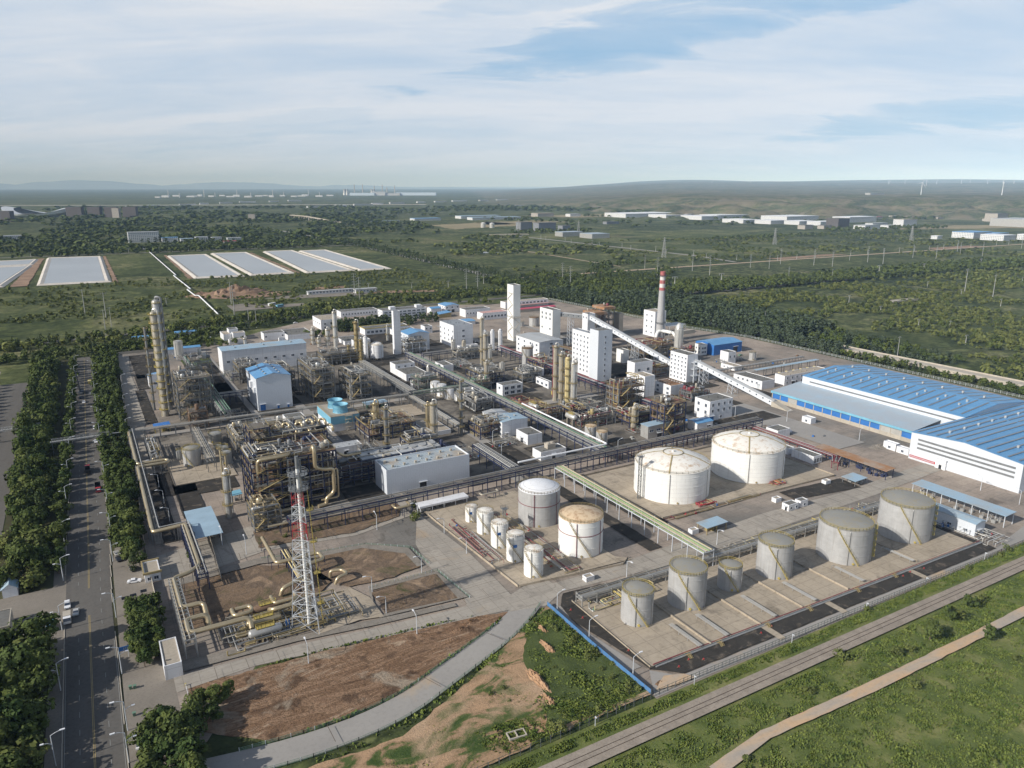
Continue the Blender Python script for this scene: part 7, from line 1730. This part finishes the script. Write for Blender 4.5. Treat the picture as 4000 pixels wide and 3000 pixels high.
farb(196,2130,38,20,12,'white hall with blue roof right of the tall white factory block',rm='roofblue'); farb(238,2112,30,18,9,'low white hall with pale blue roof behind the ponds',rm='roofltblue')
farb(270,2080,30,16,14,'white works building with angled roofs behind the ponds'); farb(306,2062,24,16,13,'white works building next to the angled roofs'); farb(340,2036,34,18,12,'rightmost white works building behind the ponds')
farb(318,1960,30,14,9,'small white house with dark red roof in front of the works',rm='redroof'); farb(-160,2420,40,20,12,'small white houses on the left plain, nearest')
for i, (x, y, w_, lb) in enumerate(((-14,4110,70,'leftmost dark apartment slab beside the silver stadium'), (72,4060,56,'second dark apartment slab from the stadium'), (140,4030,56,'third dark apartment slab'), (214,3985,60,'rightmost dark apartment slab'))):
    farb(x,y,w_,26,46,lb,'fac_dark','roofgrey','dark apartment slabs','apartment_block','apartments',-28)
farb(168,3950,30,20,42,'single cream tower in front of the dark apartment slabs','fac_beige','rooftan',None,'apartment_block','apartments',-28)
farb(-290,3740,90,30,42,'dark apartment slab cut by the left edge of the view','fac_dark','roofgrey',None,'apartment_block','apartments',-28)
farb(640,3300,26,22,26,'lonely cream tower house on the dark wooded plain','fac_beige','rooftan',None,'apartment_block','apartments',-20)
t = thing('stadium', 'silver saddle roofed stadium on the far left plain', 'stadium', (-115,4270,0)); t.rotation_euler = (0,0,R(-30))
b = MB(); n = 64; vs = []
for k in range(n):
    a = 2*math.pi*k/n; zz_ = 30 + 17*math.cos(2*a)*1.0
    vs += [(135*math.cos(a),95*math.sin(a),0),(168*math.cos(a),118*math.sin(a),zz_*.55),(172*math.cos(a),122*math.sin(a),zz_),(120*math.cos(a),80*math.sin(a),zz_*.86)]
b.add(vs, [(4*k+j,4*((k+1)%n)+j,4*((k+1)%n)+j+1,4*k+j+1) for k in range(n) for j in range(3)]).build('roof_shell', M['frame'], t, True)
MB().lathe(0,0,[(70,1),(115,16)],48).build('stand', M['conc'], t)
# logistics park and offices on the right plain
for x, y, W, D, h, lb in ((2199,2770,300,160,17,'largest white logistics hall on the far right plain'), (2290,2600,150,120,15,'white logistics hall in front of the largest one, left'), (2330,2420,110,130,15,'white logistics hall with pillared front, second row'), (2480,2480,200,110,15,'grey roofed logistics hall behind the pillared front'),
        (2260,2120,90,110,13,'white logistics hall nearest the grey office, first of four'), (2300,2020,90,80,13,'white logistics hall, second of four in the near row'), (2350,1930,90,70,13,'white logistics hall, third of four in the near row'), (2380,1860,100,60,13,'white logistics hall, last of four in the near row'),
        (2600,2200,200,140,16,'pale logistics hall at the right end of the park'), (2680,1960,170,80,20,'tall plain pale hall right of the logistics park')):
    farb(x,y,W,D,h,lb,'fac_white','white')
farb(1500,3050,200,60,11,'long pale blue roofed sheds far left of the logistics park','fac_white','roofltblue'); farb(1480,2900,240,50,10,'second row of pale blue roofed sheds','fac_white','roofltblue'); farb(1240,2960,120,50,9,'small blue roofed shed at the end of the shed rows','fac_white','roofblue')
farb(1900,3050,90,60,16,'beige works building between sheds and logistics park','fac_beige','rooftan'); farb(2050,3000,60,40,12,'small white works building left of the logistics park')
farb(1262,2130,44,30,26,'dark grey office block on the plain, front left wing','fac_grey','roofgrey',None,'office'); farb(1300,2080,66,34,25,'dark grey office block on the plain, main wing','fac_grey','roofgrey',None,'office'); farb(1352,2020,30,28,18,'lower grey wing of the dark office block','fac_grey','roofgrey',None,'office')
farb(1212,1810,70,40,12,'grey metal hall on the plain, left of two','galv','roofshed'); farb(1236,1700,60,60,12,'grey metal hall on the plain, right of two with blue band','galv','roofshed')
farb(2125,1720,40,30,13,'low beige block left of the dark square building','fac_beige','roofgrey'); farb(2195,1700,40,26,11,'second low beige block left of the dark square building','fac_beige','roofgrey'); farb(2320,1740,60,50,30,'dark square building on the right plain','fac_dark','roofgrey')
farb(2300,1620,80,44,12,'white hall right of the dark square building'); farb(2440,1630,50,30,9,'small white hall farther right'); farb(2600,1680,80,40,23,'white five storey office on the tan field','fac_white','rooftan',None,'office'); farb(2540,1760,90,30,8,'long low white building beside the tan field')
farb(2900,1280,160,260,26,'huge ribbed grey hall at the right edge of the view','galv','roofsilver'); farb(3250,1700,80,50,32,'grey apartment block near the right horizon','fac_beige','roofgrey',None,'apartment_block','apartments')
for x, y, W, D, h, lb, rm in ((2150,1180,90,60,16,'white depot with blue roof at the right edge, rear one','roofblue'), (2120,1085,60,60,14,'white depot at the right edge, front left one','white'), (2215,1040,70,60,14,'white depot at the right edge, front right one','white'), (2210,1160,80,50,12,'low depot with blue and red roof at the right edge','roofblue'), (2040,1215,24,18,8,'tiny white office beside the right edge depots','white')):
    farb(x,y,W,D,h,lb,'fac_white',rm)
farb(1760,2330,60,24,9,'small grey house on the belt of trees beyond the plain','fac_grey','roofgrey')
farb(260,990,62,7,4.2,'long row of low white sheds on the excavated ground','fac_white','roofsilver',None,'shed','shed'); farb(320,975,30,9,5,'taller end of the low white shed row with grey roof','fac_white','roofsilver',None,'shed','shed')
farb(1030,2900,120,8,6,'thin line of blue roofed cabins far behind','fac_white','roofltblue',None,'shed','shed')
for k in range(26):
    a = 12+k*.9; d = 3700+((k*137)%500)
    x, y = d*math.cos(R(60-a)), d*math.sin(R(60-a)); farb(x,y,26+(k*17)%22,16,9,'village house at the foot of the eroded hills','fac_beige','redroof' if k%3==0 else 'rooftan','village houses under the hills','village_house','house')
for k in range(34):
    a = -30+k*1.5+((k*61)%7)*.1; d = 5200+((k*271)%2600)
    x, y = d*math.cos(R(60-a)), d*math.sin(R(60-a)); farb(x,y,60+(k*37)%90,30,10,'small pale building far out on the plain','fac_white','white' if k%2 else 'rooftan','pale buildings far out on the plain','distant_building','building')
for x, y, lb in ((1242,2352,'left one of two silver tanks alone on the plain'), (1262,2325,'right one of two silver tanks alone on the plain')):
    t = thing('distant_tank', lb, 'tank', (x,y,0)); MB().cyl(0,0,0,16,8.5,24).build('shell', M['silver'], t, True); MB().lathe(0,0,[(8.6,16),(.01,18)],24).build('roof', M['white'], t, True)
# viaducts
def viaduct(pts, w, label, pier=30, name='viaduct', pr=1.6, wall=1.0, dm='conc'):
    t = thing(name, label, 'bridge', (pts[0][0],pts[0][1],0)); ox, oy = pts[0][:2]
    d = MB(); P = [Vector((p[0]-ox,p[1]-oy,p[2])) for p in pts]
    for a, b in zip(P, P[1:]):
        d.bar(a - Vector((0,0,.9)), b - Vector((0,0,.9)), w, 1.6)
        s = (b-a).cross(Vector((0,0,1))).normalized()*w/2
        for k in (-1,1): d.bar(a+s*k+Vector((0,0,.3)), b+s*k+Vector((0,0,.3)), .4, wall)
    d.build('deck', M[dm], t)
    for a, b in zip(P, P[1:]):
        L = (b-a).length; n = max(1,int(L/pier))
        for i in range(n):
            c = a.lerp(b,(i+.5)/n); MB().box(c.x-pr,c.y-w*.3,0,c.x+pr,c.y+w*.3,c.z-1.6).build('pier', M[dm], t)
    return t
viaduct([(845,3420,17),(864,3245,17),(893,2836,6),(905,2760,2)],12,'pale viaduct on many piers in the dark woods beyond the ponds',26,pr=2)
viaduct([(4300,2750,70),(4100,2840,58),(3990,2960,44),(3900,3110,20),(3880,3280,7),(3900,3500,4)],24,'massive concrete ramp bridge climbing the eroded hills',34,pr=4)
viaduct([(567,414,4.2),(569,300,4.4),(571,150,4.4)],13,'elevated highway behind the blue roofed depot',28,'highway_bridge',1,1.1)
viaduct([(1030,1930,5),(1110,1905,6),(1150,1895,5)],10,'small road overpass on the plain near the white tanks',24,'overpass',1)
viaduct([(860,560,3),(905,556,3.4)],9,'small concrete overpass in the scrub right of the chimney',20,'overpass',1)
sheet('highway', [(560,380),(563,1000),(596,1955),(580,2500),(592,2500),(610,1955),(577,1000),(574,380)], .5, M['road_g'])
sheet('plain_road', [(868,1519),(843,1074),(848,1074),(874,1519)], .4, M['dirtroad']); sheet('plain_road', [(1106,2000),(1108,1165),(1081,1030),(1090,1030),(1119,1165),(1119,2000)], .4, M['road_g'])
sheet('plain_road', [(600,1013),(2400,990),(2400,1000),(600,1023)], .46, M['dirtroad']); sheet('plain_road', [(-900,1850),(620,1800),(620,1808),(-900,1860)], .4, M['road_g'])
sheet('highway', [(600,745),(2400,715),(2400,729),(600,760)], .5, M['asphalt'])
sheet('runway', [(-1500,7300),(2400,5500),(2460,5600),(-1500,7420)], .6, M['silt'])
for P, mt in (([(2380,1560),(3000,1330),(3300,1500),(2800,1620),(2480,1600)],'tanfield'), ([(2000,2900),(2500,2950),(2600,3200),(1900,3200)],'tanfield'), ([(1100,2300),(1500,2450),(1460,2700),(1150,2600)],'tanfield'), ([(1350,2500),(1750,2560),(1700,2760),(1380,2700)],'tanfield'),
              ([(1200,1020),(1420,1030),(1380,1056),(1190,1050)],'hillsand'), ([(1700,1010),(1900,1010),(1880,1040),(1720,1046)],'hillsand'), ([(130,1030),(175,1000),(225,1005),(250,1040),(200,1062),(150,1058)],'hillsand'), ([(230,970),(330,955),(340,985),(240,1000),(200,985)],'paving'),
              ([(150,900),(240,905),(235,925),(200,930),(180,960),(150,950)],'paving'), ([(280,1040),(330,1035),(335,1060),(290,1066)],'hillsand'), ([(340,965),(430,935),(425,955),(350,985)],'hillsand'), ([(690,560),(780,570),(790,640),(720,700),(660,640)],'verge'), ([(640,610),(700,600),(690,690),(650,680)],'verge'),
              ([(590,900),(760,910),(800,1080),(640,1070)],'verge'), ([(-500,1000),(100,1020),(90,1180),(-500,1150)],'verge'), ([(1150,1100),(1700,1060),(1750,1300),(1250,1330)],'verge')):
    if mt != 'verge': sheet('open_field', P, .3+len(P)*.01, M[mt])
MB().poly([(752,1448),(790,1420),(800,1450),(770,1475)], .6).build('pond_water', M['water'])['kind'] = 'structure'
# raised earth
def mound(x, y, rx_, ry_, h, mat, label, n=22, seed=1, name='earth_mound'):
    vs = [(0,0,h)]; fs = []; m = 28
    for i in range(1, n//2+1):
        f = i/(n//2)
        for k in range(m):
            a = 2*math.pi*k/m; q = 1+.35*mn.noise(Vector((math.cos(a)*1.5,math.sin(a)*1.5,seed)))
            z = h*(1-f)**.8*(.55+.9*abs(mn.noise(Vector((math.cos(a)*f*5, math.sin(a)*f*5, seed+7))))) - (.1 if f == 1 else 0)
            vs.append((rx_*f*q*math.cos(a), ry_*f*q*math.sin(a), z))
    for k in range(m): fs.append((0,1+k,1+(k+1)%m))
    for i in range(n//2-1):
        for k in range(m): fs.append((1+i*m+k,1+(i+1)*m+k,1+(i+1)*m+(k+1)%m,1+i*m+(k+1)%m))
    return tag(MB().add(vs, fs).build(name, M[mat], loc=(x,y,0)), label, 'earth mound')
mound(176,1042,48,24,14,'hillsand','big excavated sand heap behind the gate offices',seed=2)
mound(136,1056,22,10,6,'hillsand','smaller sand heap left of the big excavated one',seed=4)
mound(372,238,7,4,1.6,'paving','low heap of pale gravel beside the depot cabins',seed=3)
for k, (x, y, a, b, h) in enumerate(((88,191,4.5,1.6,.9),(93,194.6,4,1.8,1.3),(97.5,196.8,3.5,1.6,1.5),(83,187.5,5,1.5,.8),(76,184,6,1.4,.7),(68,181.5,6,1.3,.6),(101,198,3,1.2,.9),(58,184,5,1,.5))):
    mound(x,y,a,b,h,'tracks','ridge of dark churned earth beside the curved road',seed=10+k)['group'] = 'ridges of churned earth'
for k, (x, y, a, b, h) in enumerate(((116,182,1.6,7,1.6),(112,172,1.8,6,2.0),(101,160,2.2,9,2.2),(99,151,2,5,1.6))):
    mound(x,y,a,b,h,'orange','crumbling bank of orange sand at the edge of the overgrown hollow',seed=30+k)['group'] = 'sandy banks'
mound(132,141.2,3.4,1.6,.8,'tracks','little pile of orange earth on the lane corner by the outer fence',seed=41)
# wind turbines
def turbine(label, group, h):
    t = thing('wind_turbine', label, 'wind turbine', (0,0,0), group)
    MB().lathe(0,0,[(2.4,0),(1.4,h)],14).build('tower', M['white'], t, True)
    MB().box(-1.6,-4,h-1,1.6,5,h+2.6).build('nacelle', M['white'], t)
    for k in range(3):
        a = 2*math.pi*k/3+.35; L = h*.6
        MB().add([(-.3,-4.2,0),(.3,-4.2,0),(1.6,-4.3,L*.2),(.3,-4.3,L),(-.3,-4.3,L),(-.9,-4.3,L*.2),(-.3,-4.6,0),(.3,-4.6,0),(1.6,-4.5,L*.2),(.3,-4.4,L),(-.3,-4.4,L),(-.9,-4.5,L*.2)], [(0,1,2,3,4,5),(11,10,9,8,7,6)]+[(i,(i+1)%6,(i+1)%6+6,i+6) for i in range(6)]).build('blade', M['white'], t, loc=(0,0,h+.8)).rotation_euler = (0,a,0)
    kids(t); return t
def polar(px, d):
    a = math.degrees(math.atan((px-2000)/2920*.967)); return a, d*math.cos(R(60-a)), d*math.sin(R(60-a))
tb_ = turbine('nearest white wind turbine on the eroded hills, left one', None, 85)
for i, (px, d, lb) in enumerate(((3601,6300,None),(3918,6100,'nearest white wind turbine on the eroded hills, right one'))):
    a, x, y = polar(px, d); o = tb_ if i == 0 else clone(tb_, (0,0,0), 0, lb); o.location = (x,y,hillh(a,d)-2); o.rotation_euler = (0,0,R(-a+10+i*40)); o.scale = (1.0,)*3
for px, d in ((3470,13800),(3533,14500),(3617,12500),(3657,13500),(3753,13500),(3787,15000),(3855,13400),(3916,13800),(3958,13200),(2780,15500),(2930,15800)):
    a, x, y = polar(px, d); o = clone(tb_, (x,y,hillh(a,d)-4), -a+(px*7)%70-35, 'small distant wind turbine on the horizon ridge', 'distant wind turbines'); o.scale = (.95,)*3
# power station and refinery on the horizon
def stack(x, y, h, r, label, cat='chimney', group=None, mat='conc'):
    t = thing('distant_chimney', label, cat, (x,y,0), group); MB().lathe(0,0,[(r,0),(r*.6,h),(.1,h)],12).build('shaft', M[mat], t, True); return t
D_ = 13000
for px, h, lb in ((1384,210,'leftmost'), (1416,210,'second'), (1462,185,'third'), (1493,205,'fourth'), (1511,150,'fifth'), (1541,190,'rightmost')):
    a, x, y = polar(px, D_); stack(x, y, h*.80, 9, lb+' tall chimney of the power station on the horizon')
for px, lb in ((1345,'left cooling tower of the left pair on the horizon'), (1355,'right cooling tower of the left pair on the horizon'), (1452,'left cooling tower of the right pair on the horizon'), (1460,'right cooling tower of the right pair on the horizon')):
    a, x, y = polar(px, D_-400); t = thing('distant_cooling_tower', lb, 'cooling tower', (x,y,0))
    MB().lathe(0,0,[(30,0),(24,32),(19,62),(18,78),(20,92),(18,92),(16,78)],20).build('shell', M['galv'], t, True)
for px, w_, h, lb, mt in ((1415,380,42,'pale green domed coal store on the horizon, left','roofshed'), (1530,260,38,'pale domed coal store on the horizon, middle','galv'), (1625,620,46,'longest pale domed coal store on the horizon','roofshed'), (1480,200,60,'boiler block of the power station','galv')):
    a, x, y = polar(px, D_-900); t = thing('coal_store', lb, 'factory hall', (x,y,0)); t.rotation_euler = (0,0,R(-30))
    MB().add([(-w_/2+w_*i/10, 60*math.cos(k*math.pi/8), h*math.sin(k*math.pi/8)) for i in range(11) for k in range(9)], [(i*9+k,(i+1)*9+k,(i+1)*9+k+1,i*9+k+1) for i in range(10) for k in range(8)]+[tuple(range(9))[::-1], tuple(range(90,99))]).build('roof_shell', M[mt], t, True)
for k in range(30):
    px = 600+k*23+((k*37)%11); a, x, y = polar(px, 10500+((k*401)%1500)); hh = (14,24,60,18,36,16)[k%6]
    if hh > 30: stack(x,y,hh*1.6,5,'thin stack in the refinery on the left horizon','stack','stacks of the horizon refinery','silver')
    else: farb(x,y,60+(k*29)%50,40,hh,'pale block in the refinery on the left horizon','fac_white','white','blocks of the horizon refinery','refinery_block','building',-30)
for k in range(16):
    px = 2180+k*22; a, x, y = polar(px, 12500+((k*211)%900)); farb(x,y,60+(k*29)%60,40,16 if k != 9 else 90,'pale works block far behind the tall white tower','fac_white','white','works blocks behind the tall white tower','works_block','building',-30)
farb(4700,3300,150,40,12,'long white domed works on top of the hills','galv','roofsilver').location.z = hillh(24,5800)
# tiny worker near the basins
t = thing('person', 'person in dark clothes standing by the white basins at the back left', 'person', (30,655,0))
sk = bpy.data.meshes.new('body'); pts = [(0,0,.95),(0,0,1.2),(0,0,1.42),(0,0,1.55),(0,.02,1.7),(.1,0,.9),(.11,.02,.5),(.11,0,.06),(-.1,0,.9),(-.11,-.02,.5),(-.11,0,.06),(.2,0,1.38),(.26,.02,1.1),(.28,.06,.86),(-.2,0,1.38),(-.26,.02,1.1),(-.28,.06,.86),(.11,.14,.04),(-.11,.14,.04)]
sk.from_pydata(pts, [(0,1),(1,2),(2,3),(3,4),(0,5),(5,6),(6,7),(0,8),(8,9),(9,10),(2,11),(11,12),(12,13),(2,14),(14,15),(15,16),(7,17),(10,18)], [])
o = link('body', sk, t); mo = o.modifiers.new('skin', 'SKIN'); sk.materials.append(M['dark'])
for i, r_ in enumerate((.15,.16,.17,.07,.11,.1,.075,.05,.1,.075,.05,.07,.05,.035,.07,.05,.035,.04,.04)): sk.skin_vertices[0].data[i].radius = (r_, r_*.8)
sk.skin_vertices[0].data[0].use_root = True; o.modifiers.new('sub', 'SUBSURF').levels = 1
# painted joints and stains on the plant roads
jb = MB(); jz = 1.35
for i in range(4, len(cr)-1, 6):
    p, q = Vector(cr[i]), Vector(cr[i+1]); d = (q-p).normalized(); n_ = Vector((-d.y,d.x))*3.5; jb.bar((*(p-n_),jz),(*(p+n_),jz),.16,.03)
for x in range(22,112,9): jb.bar((x,276.6+ (x-22)*.02,jz),(x+.3,283.4,jz),.15,.03)
for x in range(136,372,10): jb.bar((x,197,jz),(x-.5,207,jz),.1,.02)
for y in range(206,280,9): jb.bar((102.5,y,jz),(118,y,jz),.1,.02)
for x in range(20,112,9): jb.bar((x,206,jz),(x,212,jz),.1,.02)
jb.build('road_joint', paint('joint_sealant', (.10,.075,.055), .9, 0, .2))['kind'] = 'structure'

# vehicles and hedges on the side lot at the left edge
truck(-75,640,95,'red','red','red container truck in the far left lot, first of three',9,3.2); truck(-84,644,95,'red','red','red container truck in the far left lot, second of three',9,3.2); truck(-92,640,95,'white','frame','white box truck in the far left lot',9,3.4)
farb(-132,560,26,40,7,'grey shed on the lot at the left edge','galv','roofgrey',None,'shed','shed')

# patched paving and worn spots between the units
for k in range(70):
    x, y = rnd.uniform(60,380), rnd.uniform(300,640); a, b = rnd.uniform(2,9), rnd.uniform(3,12)
    sheet('paving_patch', rect(x,y,x+a,y+b), PADZ+.004+k*.0001, M[rnd.choice(['road_g','paving','asphalt','asphalt','gravel','road_c'])])

# loose things in the working yards
for k in range(60):
    x, y = rnd.choice([(rnd.uniform(250,330),rnd.uniform(300,330)), (rnd.uniform(340,370),rnd.uniform(240,330)), (rnd.uniform(395,520),rnd.uniform(400,470)), (rnd.uniform(290,380),rnd.uniform(520,640)), (rnd.uniform(120,180),rnd.uniform(600,680))])
    t = thing('crate', 'small crate or machine part left standing on the plant yard', 'crate', (x,y,0), 'crates left on the plant yards', rnd.uniform(0,90))
    a, b, h = rnd.uniform(.8,2.4), rnd.uniform(.7,1.6), rnd.uniform(.5,1.5)
    MB().box(0,0,.12,a,b,h).box(.1,0,0,.3,b,.12).box(a-.3,0,0,a-.1,b,.12).build('body', M[rnd.choice(['white','rustdeck','steel','blue','conc','silver'])], t)
